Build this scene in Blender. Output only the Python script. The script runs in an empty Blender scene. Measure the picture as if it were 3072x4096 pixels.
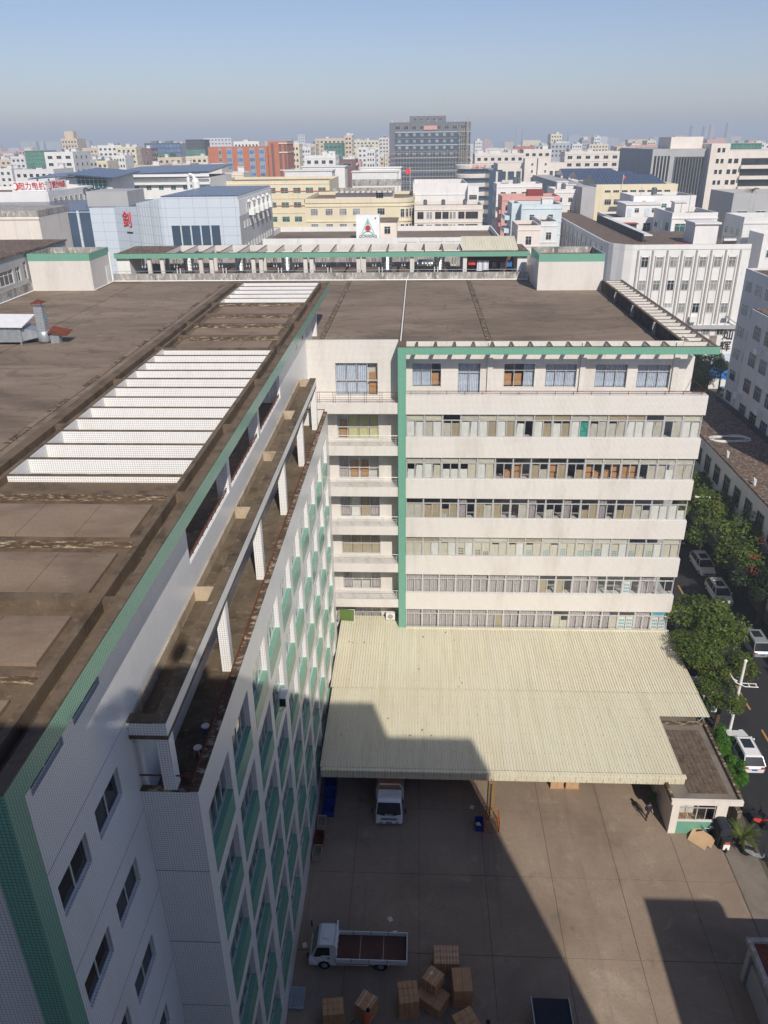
import bpy, bmesh, math, random
from mathutils import Vector, Matrix
sc = bpy.context.scene
COL = sc.collection
# ---------------------------------------------------------------- camera
F_PX = 3109.79
def look_axes(pitch, yaw, roll):
    cy, sy, cp, sp = math.cos(yaw), math.sin(yaw), math.cos(pitch), math.sin(pitch)
    fwd = Vector((sy*cp, cy*cp, -sp)); right = Vector((cy, -sy, 0)); down = fwd.cross(right)
    c, s = math.cos(roll), math.sin(roll)
    return c*right+s*down, -s*right+c*down, fwd
r_, d_, f_ = look_axes(math.radians(25.54867), math.radians(-2.69958), math.radians(0.72466))
cd = bpy.data.cameras.new('camera'); cam = bpy.data.objects.new('camera', cd); COL.objects.link(cam)
cd.sensor_fit = 'VERTICAL'; cd.sensor_height = 36.0; cd.sensor_width = 27.0
cd.lens = F_PX/4096*36.0; cd.clip_start = 0.2; cd.clip_end = 30000
m = Matrix(((r_.x, -d_.x, -f_.x), (r_.y, -d_.y, -f_.y), (r_.z, -d_.z, -f_.z))).to_4x4()
m.translation = Vector((0, 0, 46)); cam.matrix_world = m
sc.camera = cam
# ---------------------------------------------------------------- sky, sun, exposure
LIGHT = Vector((-0.331, 1.0, -0.873)).normalized()          # direction the sunlight travels
EL = math.asin(-LIGHT.z); AZ = math.atan2(-LIGHT.x, -LIGHT.y)  # compass angle of the sun from +Y towards +X
w = bpy.data.worlds.new('World'); sc.world = w; w.use_nodes = True
nt = w.node_tree; bg = nt.nodes['Background']
sky = nt.nodes.new('ShaderNodeTexSky'); sky.sky_type = 'NISHITA'; sky.sun_disc = False
sky.sun_elevation = EL; sky.sun_rotation = AZ
sky.altitude = 0; sky.air_density = 1.0; sky.dust_density = 0.7; sky.ozone_density = 4.0
tint = nt.nodes.new('ShaderNodeMix'); tint.data_type = 'RGBA'; tint.blend_type = 'MULTIPLY'; tint.inputs[0].default_value = 1.0; tint.inputs[7].default_value = (1.0, .895, .955, 1)
nt.links.new(sky.outputs[0], tint.inputs[6]); nt.links.new(tint.outputs[2], bg.inputs[0]); bg.inputs[1].default_value = 0.108
sl = bpy.data.lights.new('sun', 'SUN'); so = bpy.data.objects.new('sun', sl); COL.objects.link(so)
sl.energy = 4.8; sl.angle = math.radians(0.53); sl.color = (1.0, 0.935, 0.835)
so.rotation_euler = LIGHT.to_track_quat('-Z', 'Y').to_euler(); so.location = (60, -60, 120)
sc.view_settings.view_transform = 'Standard'; sc.view_settings.look = 'None'
sc.view_settings.exposure = 0.0; sc.view_settings.gamma = 1.0; sc.view_settings.use_curve_mapping = False
sc.cycles.use_denoising = True
sc.cycles.max_bounces = 5; sc.cycles.diffuse_bounces = 3; sc.cycles.glossy_bounces = 2
sc.cycles.transmission_bounces = 4; sc.cycles.transparent_max_bounces = 12; sc.cycles.volume_bounces = 0
sc.cycles.sample_clamp_indirect = 6.0; sc.cycles.caustics_reflective = False; sc.cycles.caustics_refractive = False
rnd = random.Random(7)
# ---------------------------------------------------------------- object helpers
ORG = {}
def tag(o, label=None, cat=None, group=None, kind=None):
    if label: o['label'] = label
    if cat: o['category'] = cat
    if group: o['group'] = group
    if kind: o['kind'] = kind
    return o
def link(o, parent=None):
    COL.objects.link(o)
    if parent is not None:
        o.parent = parent; ORG[o.name] = ORG[parent.name]
    return o
def thing(name, label, cat, loc=(0, 0, 0), group=None, kind=None):
    o = bpy.data.objects.new(name, None); COL.objects.link(o); o.empty_display_size = 0.3
    o.location = loc; ORG[o.name] = Vector(loc)
    return tag(o, label, cat, group, kind)
class MB:
    def __init__(s): s.v = []; s.f = []; s.m = []; s.cm = 0; s.sm = False
    def add(s, vs, fs, mi=None):
        b = len(s.v); s.v += [tuple(v) for v in vs]
        for f in fs: s.f.append(tuple(b+i for i in f)); s.m.append(s.cm if mi is None else mi)
        return s
    def quad(s, a, b, c, d, mi=None): return s.add((a, b, c, d), ((0, 1, 2, 3),), mi)
    def box(s, x0, x1, y0, y1, z0, z1, mi=None):
        return s.add(((x0,y0,z0),(x1,y0,z0),(x1,y1,z0),(x0,y1,z0),(x0,y0,z1),(x1,y0,z1),(x1,y1,z1),(x0,y1,z1)),
            ((0,3,2,1),(4,5,6,7),(0,1,5,4),(1,2,6,5),(2,3,7,6),(3,0,4,7)), mi)
    def cbox(s, c, sx, sy, sz, rz=0.0, mi=None):
        b = len(s.v); s.box(-sx/2, sx/2, -sy/2, sy/2, 0, sz, mi); co, si = math.cos(rz), math.sin(rz)
        for i in range(b, len(s.v)):
            x, y, z = s.v[i]; s.v[i] = (c[0]+x*co-y*si, c[1]+x*si+y*co, c[2]+z)
        return s
    def prism(s, poly, z0, z1, mi=None):
        n = len(poly); vs = [(p[0], p[1], z0) for p in poly]+[(p[0], p[1], z1) for p in poly]
        fs = [tuple(reversed(range(n))), tuple(range(n, 2*n))]+[(i, (i+1) % n, n+(i+1) % n, n+i) for i in range(n)]
        return s.add(vs, fs, mi)
    def extrude(s, prof, axis, a0, a1, mi=None):            # closed profile of (u,v); axis 'x': (a,u,v)  'y': (u,a,v)
        n = len(prof); P = (lambda a, p: (a, p[0], p[1])) if axis == 'x' else (lambda a, p: (p[0], a, p[1]))
        vs = [P(a0, p) for p in prof]+[P(a1, p) for p in prof]
        fs = [tuple(range(n)), tuple(reversed(range(n, 2*n)))]+[(i, n+i, n+(i+1) % n, (i+1) % n) for i in range(n)]
        return s.add(vs, fs, mi)
    def tube(s, pts, r, n=6, mi=None, r1=None):
        pts = [Vector(p) for p in pts]; rings = []
        for i, p in enumerate(pts):
            t = (pts[min(i+1, len(pts)-1)]-pts[max(i-1, 0)]).normalized()
            u = t.cross(Vector((0, 0, 1)) if abs(t.z) < .9 else Vector((1, 0, 0))).normalized(); v = t.cross(u)
            rr = r if r1 is None else r+(r1-r)*i/(len(pts)-1)
            rings.append([p+(u*math.cos(2*math.pi*k/n)+v*math.sin(2*math.pi*k/n))*rr for k in range(n)])
        vs = [q for R in rings for q in R]; fs = []
        for i in range(len(rings)-1):
            for k in range(n): fs.append((i*n+k, i*n+(k+1) % n, (i+1)*n+(k+1) % n, (i+1)*n+k))
        fs += [tuple(reversed(range(n))), tuple(range((len(rings)-1)*n, len(rings)*n))]
        return s.add(vs, fs, mi)
    def lathe(s, c, prof, n=16, mi=None):                  # prof of (r,z) about vertical axis at c
        vs = []; fs = []
        for r, z in prof:
            for k in range(n): vs.append((c[0]+r*math.cos(2*math.pi*k/n), c[1]+r*math.sin(2*math.pi*k/n), c[2]+z))
        for i in range(len(prof)-1):
            for k in range(n): fs.append((i*n+k, i*n+(k+1) % n, (i+1)*n+(k+1) % n, (i+1)*n+k))
        fs += [tuple(reversed(range(n))), tuple(range((len(prof)-1)*n, len(prof)*n))]
        return s.add(vs, fs, mi)
    def wheel(s, c, r, wd, axis='x', n=18, mi=None):
        b = len(s.v); s.lathe((0, 0, 0), [(r*.55, -wd/2), (r*.93, -wd/2), (r, -wd/2+.03), (r, wd/2-.03), (r*.93, wd/2), (r*.55, wd/2)], n, mi)
        for i in range(b, len(s.v)):
            x, y, z = s.v[i]; s.v[i] = (c[0]+z, c[1]+x, c[2]+y) if axis == 'x' else (c[0]+x, c[1]+z, c[2]+y)
        return s
    def mesh(s, name, mats, org=(0, 0, 0), smooth=False):
        me = bpy.data.meshes.new(name); o = Vector(org)
        me.from_pydata([Vector(v)-o for v in s.v], [], s.f)
        for q in (mats if isinstance(mats, (list, tuple)) else [mats]): me.materials.append(M[q] if isinstance(q, str) else q)
        me.polygons.foreach_set('material_index', s.m)
        if smooth: me.polygons.foreach_set('use_smooth', [True]*len(me.polygons))
        me.update(); return me
    def build(s, name, mats, parent=None, smooth=False, bevel=0.0, org=None):
        o0 = ORG[parent.name] if parent is not None else Vector(org or (0, 0, 0))
        ob = bpy.data.objects.new(name, s.mesh(name, mats, o0, smooth)); link(ob, parent)
        if parent is None: ob.location = o0; ORG[ob.name] = o0.copy()
        if bevel:
            b = ob.modifiers.new('bevel', 'BEVEL'); b.width = bevel; b.segments = 2; b.limit_method = 'ANGLE'; b.angle_limit = .6
        return ob
def put(me, name, parent, loc, rz=0.0, scale=None):          # a copy that shares mesh data, placed at a world point
    o = bpy.data.objects.new(name, me); link(o, parent)
    o.location = Vector(loc)-(ORG[parent.name] if parent is not None else Vector((0, 0, 0)))
    if parent is None: ORG[o.name] = Vector(loc)
    if rz: o.rotation_euler.z = rz
    if scale: o.scale = scale
    return o
def copy_tree(o, parent=None):
    kids = list(o.children); c = o.copy(); COL.objects.link(c)
    if parent is not None: c.parent = parent
    for k in kids: copy_tree(k, c)
    return c
def holed(mb, axis, pos, u0, u1, v0, v1, holes, depth, out, mi=0, reveal_mi=None):
    """A wall sheet with rectangular openings and their reveals. axis 'y': plane y=pos, u=x; axis 'x': plane x=pos, u=y.
    out is the sign of the outward normal; reveals go inwards by depth."""
    us = sorted(set([u0, u1]+[q for h in holes for q in h[:2] if u0 < q < u1])); vs = sorted(set([v0, v1]+[q for h in holes for q in h[2:4] if v0 < q < v1]))
    P = (lambda u, v, d=0.0: (u, pos-out*d, v)) if axis == 'y' else (lambda u, v, d=0.0: (pos-out*d, u, v))
    flip = (axis == 'y') == (out > 0)
    def Q(a, b, c, d, mm): mb.quad(*((d, c, b, a) if flip else (a, b, c, d)), mm)
    for j in range(len(vs)-1):
        i = 0
        while i < len(us)-1:
            um = (us[i]+us[i+1])/2; vm = (vs[j]+vs[j+1])/2
            if any(h[0] < um < h[1] and h[2] < vm < h[3] for h in holes): i += 1; continue
            k = i+1
            while k < len(us)-1:
                um = (us[k]+us[k+1])/2
                if any(h[0] < um < h[1] and h[2] < vm < h[3] for h in holes): break
                k += 1
            Q(P(us[i], vs[j]), P(us[k], vs[j]), P(us[k], vs[j+1]), P(us[i], vs[j+1]), mi); i = k
    rm = mi if reveal_mi is None else reveal_mi
    for h in holes:
        a, b, c, d = h[:4]; D = depth if len(h) < 5 else h[4]
        Q(P(a, c), P(b, c), P(b, c, D), P(a, c, D), rm); Q(P(b, d), P(a, d), P(a, d, D), P(b, d, D), rm)
        Q(P(a, d), P(a, c), P(a, c, D), P(a, d, D), rm); Q(P(b, c), P(b, d), P(b, d, D), P(b, c, D), rm)
    return mb
def text_mesh(s, size, depth, mat, name='lettering', align='CENTER'):
    c = bpy.data.curves.new(name, 'FONT'); c.body = s; c.size = size; c.extrude = depth; c.align_x = align; c.align_y = 'CENTER'; c.resolution_u = 3
    o = bpy.data.objects.new(name, c); COL.objects.link(o)
    dg = bpy.context.evaluated_depsgraph_get(); me = bpy.data.meshes.new_from_object(o.evaluated_get(dg))
    bpy.data.objects.remove(o); bpy.data.curves.remove(c)
    me.materials.clear(); me.materials.append(M[mat]); me.name = name
    return me
def lettering(s, size, mat, parent, loc, rz=0.0, depth=.03, name='lettering', stretch=1.0):
    o = put(text_mesh(s, size, depth, mat, name), name, parent, loc)
    o.rotation_euler = (math.pi/2, 0, rz); o.scale = (stretch, 1, 1)
    return o
# ---------------------------------------------------------------- materials
M = {}
class N:
    def __init__(s, name):
        s.m = bpy.data.materials.new(name); s.m.use_nodes = True; s.t = s.m.node_tree
        s.b = s.t.nodes['Principled BSDF']; s.geo = None; M[name] = s.m
    def n(s, t, **k):
        q = s.t.nodes.new(t)
        for a, b in k.items(): setattr(q, a, b)
        return q
    def l(s, a, b): s.t.links.new(a, b)
    def pos(s):
        if s.geo is None: s.geo = s.n('ShaderNodeNewGeometry')
        return s.geo.outputs['Position']
    def math(s, op, a, b=None, c=None):
        q = s.n('ShaderNodeMath', operation=op)
        for i, v in enumerate((a, b, c)):
            if v is None: continue
            if isinstance(v, (int, float)): q.inputs[i].default_value = v
            else: s.l(v, q.inputs[i])
        return q.outputs[0]
    def noise(s, scale, detail=4, rough=.6, vec=None, stretch=None, dist=0.0):
        q = s.n('ShaderNodeTexNoise'); q.inputs['Scale'].default_value = scale; q.inputs['Detail'].default_value = detail
        q.inputs['Roughness'].default_value = rough; q.inputs['Distortion'].default_value = dist; v = vec or s.pos()
        if stretch:
            mp = s.n('ShaderNodeMapping'); mp.inputs['Scale'].default_value = stretch; s.l(v, mp.inputs['Vector']); v = mp.outputs[0]
        s.l(v, q.inputs['Vector']); return q.outputs['Fac']
    def ramp(s, fac, stops):
        q = s.n('ShaderNodeValToRGB'); e = q.color_ramp.elements
        while len(e) < len(stops): e.new(.5)
        for i, (p, c) in enumerate(stops): e[i].position = p; e[i].color = (c, c, c, 1) if isinstance(c, (int, float)) else (*c, 1)
        s.l(fac, q.inputs[0]); return q.outputs[0]
    def mix(s, fac, a, b, mode='MIX'):
        q = s.n('ShaderNodeMix', data_type='RGBA', blend_type=mode)
        if isinstance(fac, (int, float)): q.inputs[0].default_value = fac
        else: s.l(fac, q.inputs[0])
        for i, v in ((6, a), (7, b)):
            if isinstance(v, tuple): q.inputs[i].default_value = (*v, 1)
            else: s.l(v, q.inputs[i])
        return q.outputs[2]
    def done(s, col, rough=.8, spec=.3, bump=None, bdist=.02, metal=0.0):
        if isinstance(col, tuple): s.b.inputs['Base Color'].default_value = (*col, 1)
        else: s.l(col, s.b.inputs['Base Color'])
        if isinstance(rough, (int, float)): s.b.inputs['Roughness'].default_value = rough
        else: s.l(rough, s.b.inputs['Roughness'])
        s.b.inputs['Specular IOR Level'].default_value = spec; s.b.inputs['Metallic'].default_value = metal
        if bump is not None:
            q = s.n('ShaderNodeBump'); q.inputs['Strength'].default_value = .6; q.inputs['Distance'].default_value = bdist
            s.l(bump, q.inputs['Height']); s.l(q.outputs[0], s.b.inputs['Normal'])
        return s.m
def flat_mat(name, col, rough=.6, spec=.3, metal=0.0, vary=.12, scale=1.5):
    k = N(name); f = k.noise(scale, 3); lo = tuple(c*(1-vary) for c in col); hi = tuple(min(1, c*(1+vary)) for c in col)
    return k.done(k.ramp(f, ((.3, lo), (.7, hi))), rough, spec, metal=metal)
def facing_uv(k):
    p = k.n('ShaderNodeSeparateXYZ'); k.l(k.pos(), p.inputs[0]); nn = k.n('ShaderNodeSeparateXYZ'); k.l(k.geo.outputs['True Normal'], nn.inputs[0])
    ax = k.math('GREATER_THAN', k.math('ABSOLUTE', nn.outputs[0]), .5); az = k.math('GREATER_THAN', k.math('ABSOLUTE', nn.outputs[2]), .5)
    u = k.math('MULTIPLY_ADD', ax, k.math('SUBTRACT', p.outputs[1], p.outputs[0]), p.outputs[0])
    v = k.math('MULTIPLY_ADD', az, k.math('SUBTRACT', p.outputs[1], p.outputs[2]), p.outputs[2])
    c = k.n('ShaderNodeCombineXYZ'); k.l(u, c.inputs[0]); k.l(v, c.inputs[1]); return c.outputs[0]
def tile_mat(name, c1, c2, grout, pw=.1, ph=.1, rough=.3, mort=.011, stain=.25, spec=.5):
    k = N(name); uv = facing_uv(k); b = k.n('ShaderNodeTexBrick'); b.offset = 0.0; b.squash = 1.0
    k.l(uv, b.inputs['Vector']); b.inputs['Scale'].default_value = 1.0; b.inputs['Brick Width'].default_value = pw; b.inputs['Row Height'].default_value = ph
    b.inputs['Mortar Size'].default_value = mort; b.inputs['Mortar Smooth'].default_value = .1; b.inputs['Bias'].default_value = -.2
    b.inputs['Color1'].default_value = (*c1, 1); b.inputs['Color2'].default_value = (*c2, 1); b.inputs['Mortar'].default_value = (*grout, 1)
    st = k.noise(.45, 5, .65, stretch=(1, 1, .25)); st2 = k.noise(3.0, 3, .6, stretch=(1, 1, .15))
    col = k.mix(k.ramp(st, ((.5, 0.0), (.78, stain))), b.outputs['Color'], (.42, .36, .29), 'MULTIPLY')
    col = k.mix(k.ramp(st2, ((.58, 0.0), (.8, stain*.55))), col, (.5, .43, .34), 'MULTIPLY')
    return k.done(col, rough, spec, bump=k.math('SUBTRACT', 1.0, b.outputs['Fac']), bdist=.004)
def stain_mat(name, base, dark, pale, sc1=.35, stretch=(1, 1, 1), pale_at=.66, rough=.9, bump=.01, fine=14):
    k = N(name); a = k.noise(sc1, 7, .65, stretch=stretch, dist=.3); b = k.noise(sc1*4.3, 5, .7, stretch=stretch); c = k.noise(fine, 3, .7)
    col = k.ramp(a, ((.32, dark), (.52, base), (.72, tuple(x*1.18 for x in base))))
    col = k.mix(k.ramp(b, ((pale_at-.04, 0.0), (pale_at+.1, .75))), col, pale)
    col = k.mix(k.ramp(c, ((.3, .5), (.6, 0.0))), col, tuple(x*.72 for x in base))
    return k.done(col, rough, .2, bump=k.math('ADD', k.math('MULTIPLY', b, .6), k.math('MULTIPLY', c, .4)), bdist=bump)
tile_mat('tile_white', (.80, .765, .715), (.74, .70, .65), (.42, .395, .365), stain=.32)
tile_mat('tile_white_wing', (.88, .87, .85), (.84, .83, .81), (.50, .50, .49), stain=.2)
tile_mat('tile_green', (.195, .43, .315), (.175, .40, .29), (.085, .22, .165), rough=.25, stain=.12)
tile_mat('panel_blue', (.55, .61, .67), (.53, .59, .65), (.30, .36, .42), pw=2.4, ph=1.5, mort=.03, rough=.35, stain=.08)
tile_mat('solar_panel', (.035, .05, .095), (.045, .062, .11), (.16, .17, .2), pw=1.0, ph=1.7, mort=.04, rough=.25, stain=0.0)
k = N('roof_concrete'); a = k.noise(.09, 6, .62, stretch=(.6, 1.5, 1), dist=.8); b = k.noise(.5, 6, .72, stretch=(.6, 1.6, 1), dist=.3); c = k.noise(6, 3, .7); e = k.noise(.23, 3, .5, stretch=(.7, 1.4, 1), dist=1.2)
col = k.ramp(a, ((.30, (.10, .074, .054)), (.46, (.195, .147, .107)), (.62, (.255, .195, .145)), (.78, (.35, .275, .21))))
col = k.mix(k.ramp(b, ((.55, 0.0), (.74, .6))), col, (.33, .265, .20)); col = k.mix(k.ramp(b, ((.25, .75), (.43, 0.0))), col, (.10, .074, .054))
col = k.mix(k.ramp(e, ((.475, 0.0), (.5, .55), (.53, 0.0))), col, (.085, .066, .05)); col = k.mix(k.ramp(c, ((.3, .45), (.58, 0.0))), col, (.15, .112, .083))
k.done(col, .9, .2, bump=k.math('ADD', k.math('MULTIPLY', b, .6), k.math('MULTIPLY', c, .4)), bdist=.01)
stain_mat('slab_concrete', (.235, .172, .122), (.14, .10, .07), (.31, .245, .185), sc1=.35, stretch=(.7, 1.4, 1), pale_at=.64, fine=9)
stain_mat('curb_concrete', (.150, .108, .072), (.06, .043, .029), (.30, .25, .18), sc1=.8, pale_at=.64)
stain_mat('curb_flaking', (.10, .066, .042), (.045, .03, .02), (.62, .52, .38), sc1=1.1, stretch=(.5, 1, 2.5), pale_at=.54)
stain_mat('parapet_stained', (.33, .31, .285), (.09, .08, .07), (.74, .72, .68), sc1=.8, stretch=(1, 1, .35), pale_at=.55)
stain_mat('parapet_black', (.055, .05, .045), (.02, .018, .016), (.42, .40, .38), sc1=.9, stretch=(1, 1, .35), pale_at=.60)
stain_mat('terrace_concrete', (.14, .105, .07), (.045, .034, .022), (.34, .28, .20), sc1=.55, pale_at=.60)
stain_mat('tan_plaster', (.46, .37, .26), (.24, .18, .12), (.60, .52, .40), sc1=1.0, pale_at=.6)
k = N('yard_concrete'); a = k.noise(.11, 6, .62, dist=.6); b = k.noise(.7, 6, .7, dist=.4); c = k.noise(7, 3, .7); tr_ = k.noise(.9, 4, .6, stretch=(1.4, .07, 1)); tr2 = k.noise(.8, 4, .6, stretch=(.07, 1.3, 1)); oil = k.noise(.55, 2, .5)
col = k.ramp(a, ((.28, (.155, .120, .092)), (.45, (.235, .178, .130)), (.62, (.285, .218, .160)), (.78, (.43, .35, .27))))
col = k.mix(k.ramp(b, ((.56, 0.0), (.72, .55))), col, (.38, .31, .24)); col = k.mix(k.ramp(b, ((.26, .6), (.42, 0.0))), col, (.13, .10, .078))
col = k.mix(k.ramp(tr_, ((.56, 0.0), (.70, .38))), col, (.12, .095, .075)); col = k.mix(k.ramp(tr2, ((.60, 0.0), (.74, .25))), col, (.13, .10, .08))
col = k.mix(k.ramp(oil, ((.70, 0.0), (.78, .6))), col, (.07, .058, .048)); col = k.mix(k.ramp(c, ((.3, .4), (.55, 0.0))), col, (.17, .13, .10))
k.done(col, k.ramp(a, ((.3, .75), (.7, .95))), .25, bump=k.math('ADD', k.math('MULTIPLY', b, .5), k.math('MULTIPLY', c, .5)), bdist=.008)
stain_mat('asphalt', (.034, .034, .037), (.026, .026, .029), (.045, .044, .043), sc1=.3, pale_at=.62)
stain_mat('pavement_concrete', (.20, .17, .14), (.12, .10, .08), (.28, .25, .21), sc1=.5)
stain_mat('earth', (.12, .10, .075), (.06, .055, .035), (.2, .18, .14), sc1=.02)
stain_mat('paver', (.135, .10, .072), (.07, .052, .036), (.36, .31, .26), sc1=1.6, pale_at=.62)
stain_mat('rust', (.15, .042, .022), (.06, .02, .012), (.26, .11, .055), sc1=3, pale_at=.6)
stain_mat('roof_litter', (.13, .085, .06), (.05, .035, .025), (.42, .37, .33), sc1=.6, pale_at=.54)
def wall_mat(name, col):
    k = N(name); a = k.noise(.25, 4, .6); b = k.noise(1.3, 4, .7, stretch=(1, 1, .09)); c = k.noise(.5, 6, .7, stretch=(1, 1, .35))
    q = k.ramp(a, ((.3, tuple(x*.93 for x in col)), (.7, tuple(min(1, x*1.05) for x in col))))
    q = k.mix(k.ramp(b, ((.54, 0.0), (.78, .42))), q, tuple(x*.55 for x in col)); q = k.mix(k.ramp(c, ((.6, 0.0), (.8, .5))), q, (.25, .23, .20))
    return k.done(q, .85, .2)
wall_mat('render_white', (.72, .71, .69))
wall_mat('render_white2', (.66, .66, .65))
wall_mat('render_cream', (.70, .62, .44))
wall_mat('render_beige', (.62, .50, .36))
wall_mat('render_warm', (.70, .64, .575))
wall_mat('render_grey', (.40, .40, .40))
wall_mat('render_paleblue', (.58, .66, .68))
wall_mat('render_pink', (.62, .33, .29))
wall_mat('render_brown', (.18, .095, .08))
wall_mat('brick_orange', (.46, .155, .075))
flat_mat('tower_grey', (.15, .15, .165), .6, .3, vary=.06, scale=.2)
flat_mat('curtain_wall', (.05, .08, .12), .2, .6, vary=.2, scale=.15)
flat_mat('safety_net', (.055, .21, .155), .9, .1, vary=.35, scale=.12)
flat_mat('safety_net_dark', (.04, .045, .05), .9, .1, vary=.25, scale=.12)
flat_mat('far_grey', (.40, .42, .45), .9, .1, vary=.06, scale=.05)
flat_mat('trim_grey', (.33, .31, .29), .8, .2)
flat_mat('metal_white', (.74, .74, .72), .4, .5, vary=.05)
flat_mat('aluminium', (.58, .58, .575), .35, .5, metal=.35, vary=.06, scale=4)
flat_mat('steel', (.36, .36, .35), .38, .5, metal=1.0, vary=.15, scale=4)
flat_mat('galvanised', (.42, .46, .50), .4, .5, metal=.6, vary=.15, scale=3)
flat_mat('pvc_white', (.78, .78, .76), .4, .4, vary=.05)
flat_mat('scaffold', (.34, .29, .22), .6, .3, vary=.2)
flat_mat('paper_white', (.72, .72, .68), .9, .1, vary=.05, scale=2)
flat_mat('paper_cream', (.60, .565, .45), .9, .1, vary=.06, scale=2)
flat_mat('paper_tan', (.40, .33, .225), .9, .1, vary=.1, scale=2)
flat_mat('paper_grey', (.52, .49, .42), .9, .1, vary=.1, scale=2)
flat_mat('print_blue', (.15, .42, .55), .8, .1, vary=.3, scale=6)
flat_mat('print_teal', (.05, .32, .26), .8, .1, vary=.4, scale=6)
flat_mat('print_ink', (.07, .07, .075), .8, .1, vary=.3, scale=6)
flat_mat('curtain_lilac', (.50, .455, .465), .9, .1, vary=.12, scale=4)
flat_mat('curtain_blue', (.58, .64, .74), .9, .1, vary=.12, scale=4)
flat_mat('blind_yellow', (.55, .53, .28), .8, .1, vary=.05)
flat_mat('cloth_red', (.62, .06, .05), .8, .2)
flat_mat('cloth_white', (.62, .63, .68), .8, .2)
flat_mat('cloth_dark', (.028, .03, .038), .8, .2)
flat_mat('cardboard', (.47, .265, .135), .85, .15, vary=.10, scale=2)
flat_mat('cardboard_light', (.47, .315, .185), .85, .15, vary=.08, scale=2)
flat_mat('tape_white', (.62, .60, .56), .4, .4)
flat_mat('label_lilac', (.62, .45, .72), .7, .2)
flat_mat('truck_white', (.64, .68, .70), .28, .5, vary=.05)
flat_mat('truck_bed', (.095, .045, .034), .8, .2, vary=.15)
flat_mat('rubber', (.018, .018, .018), .85, .2)
flat_mat('black_plastic', (.022, .022, .024), .45, .4)
flat_mat('plate_blue', (.02, .09, .42), .4, .4)
flat_mat('car_white', (.72, .72, .72), .18, .6, vary=.02)
flat_mat('car_silver', (.42, .44, .46), .2, .6, metal=.4, vary=.02)
flat_mat('car_dark', (.025, .027, .032), .15, .6, vary=.02)
flat_mat('lamp_clear', (.72, .74, .75), .15, .6)
flat_mat('lamp_red', (.45, .02, .015), .2, .6)
flat_mat('bin_blue', (.012, .03, .22), .45, .4)
flat_mat('tarp_blue', (.03, .18, .62), .5, .3, vary=.25, scale=3)
flat_mat('orange_paint', (.42, .11, .03), .5, .4, vary=.2, scale=4)
flat_mat('yellow_paint', (.50, .26, .03), .55, .4, vary=.2, scale=4)
flat_mat('line_yellow', (.42, .22, .05), .8, .2)
flat_mat('sign_white', (.80, .80, .80), .5, .3, vary=.02)
flat_mat('sign_red', (.55, .02, .02), .5, .3, vary=.03)
flat_mat('sign_teal', (.22, .40, .38), .5, .3, vary=.03)
flat_mat('sign_pale', (.36, .60, .56), .5, .3, vary=.03)
flat_mat('sign_black', (.03, .028, .025), .5, .3)
flat_mat('sign_gold', (.33, .22, .07), .4, .4)
flat_mat('roof_red', (.24, .03, .022), .6, .3, vary=.15)
flat_mat('door_blue', (.035, .14, .24), .45, .4, vary=.1)
flat_mat('door_pale', (.55, .62, .70), .6, .3)
flat_mat('door_red', (.45, .10, .055), .6, .3)
flat_mat('skin', (.40, .24, .165), .6, .3)
flat_mat('hair', (.012, .01, .009), .6, .3)
flat_mat('vest_orange', (.45, .10, .035), .8, .2)
flat_mat('trousers_dark', (.03, .03, .035), .85, .2)
flat_mat('stool_blue', (.03, .18, .42), .4, .4)
flat_mat('stool_pink', (.55, .30, .34), .4, .4)
flat_mat('bark', (.10, .07, .05), .9, .1, vary=.3, scale=5)
flat_mat('green_tarp', (.085, .14, .03), .7, .2, vary=.15)
flat_mat('flower_red', (.38, .06, .035), .8, .2)
def glass(name, tint, refl_rough=.06):
    k = N(name); k.b.inputs['Base Color'].default_value = (*tint, 1); k.b.inputs['Roughness'].default_value = refl_rough
    k.b.inputs['Specular IOR Level'].default_value = .6
    tr = k.n('ShaderNodeBsdfTransparent'); tr.inputs[0].default_value = (.965, .97, .965, 1)
    gl = k.n('ShaderNodeBsdfGlossy'); gl.inputs['Roughness'].default_value = .03; gl.inputs[0].default_value = (.95, .97, 1, 1)
    lw = k.n('ShaderNodeLayerWeight'); lw.inputs[0].default_value = .5
    fr = k.math('MULTIPLY_ADD', k.math('POWER', lw.outputs['Facing'], 4.0), .85, .05)
    mx = k.n('ShaderNodeMixShader'); k.l(fr, mx.inputs[0]); k.l(tr.outputs[0], mx.inputs[1]); k.l(gl.outputs[0], mx.inputs[2])
    k.l(mx.outputs[0], k.t.nodes['Material Output'].inputs[0]); return k.m
glass('glass_clear', (1, 1, 1))
def dark_glass(name, c, rough=.08):
    k = N(name); f = k.noise(.35, 2); return k.done(k.ramp(f, ((.35, tuple(x*.6 for x in c)), (.65, tuple(x*1.4 for x in c)))), rough, .55)
dark_glass('glass_dark', (.02, .024, .028)); dark_glass('glass_blue', (.03, .075, .15)); dark_glass('glass_green', (.03, .11, .095)); dark_glass('glass_curtain', (.24, .24, .225), .25)
dark_glass('glass_bright_blue', (.05, .16, .38))
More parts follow.
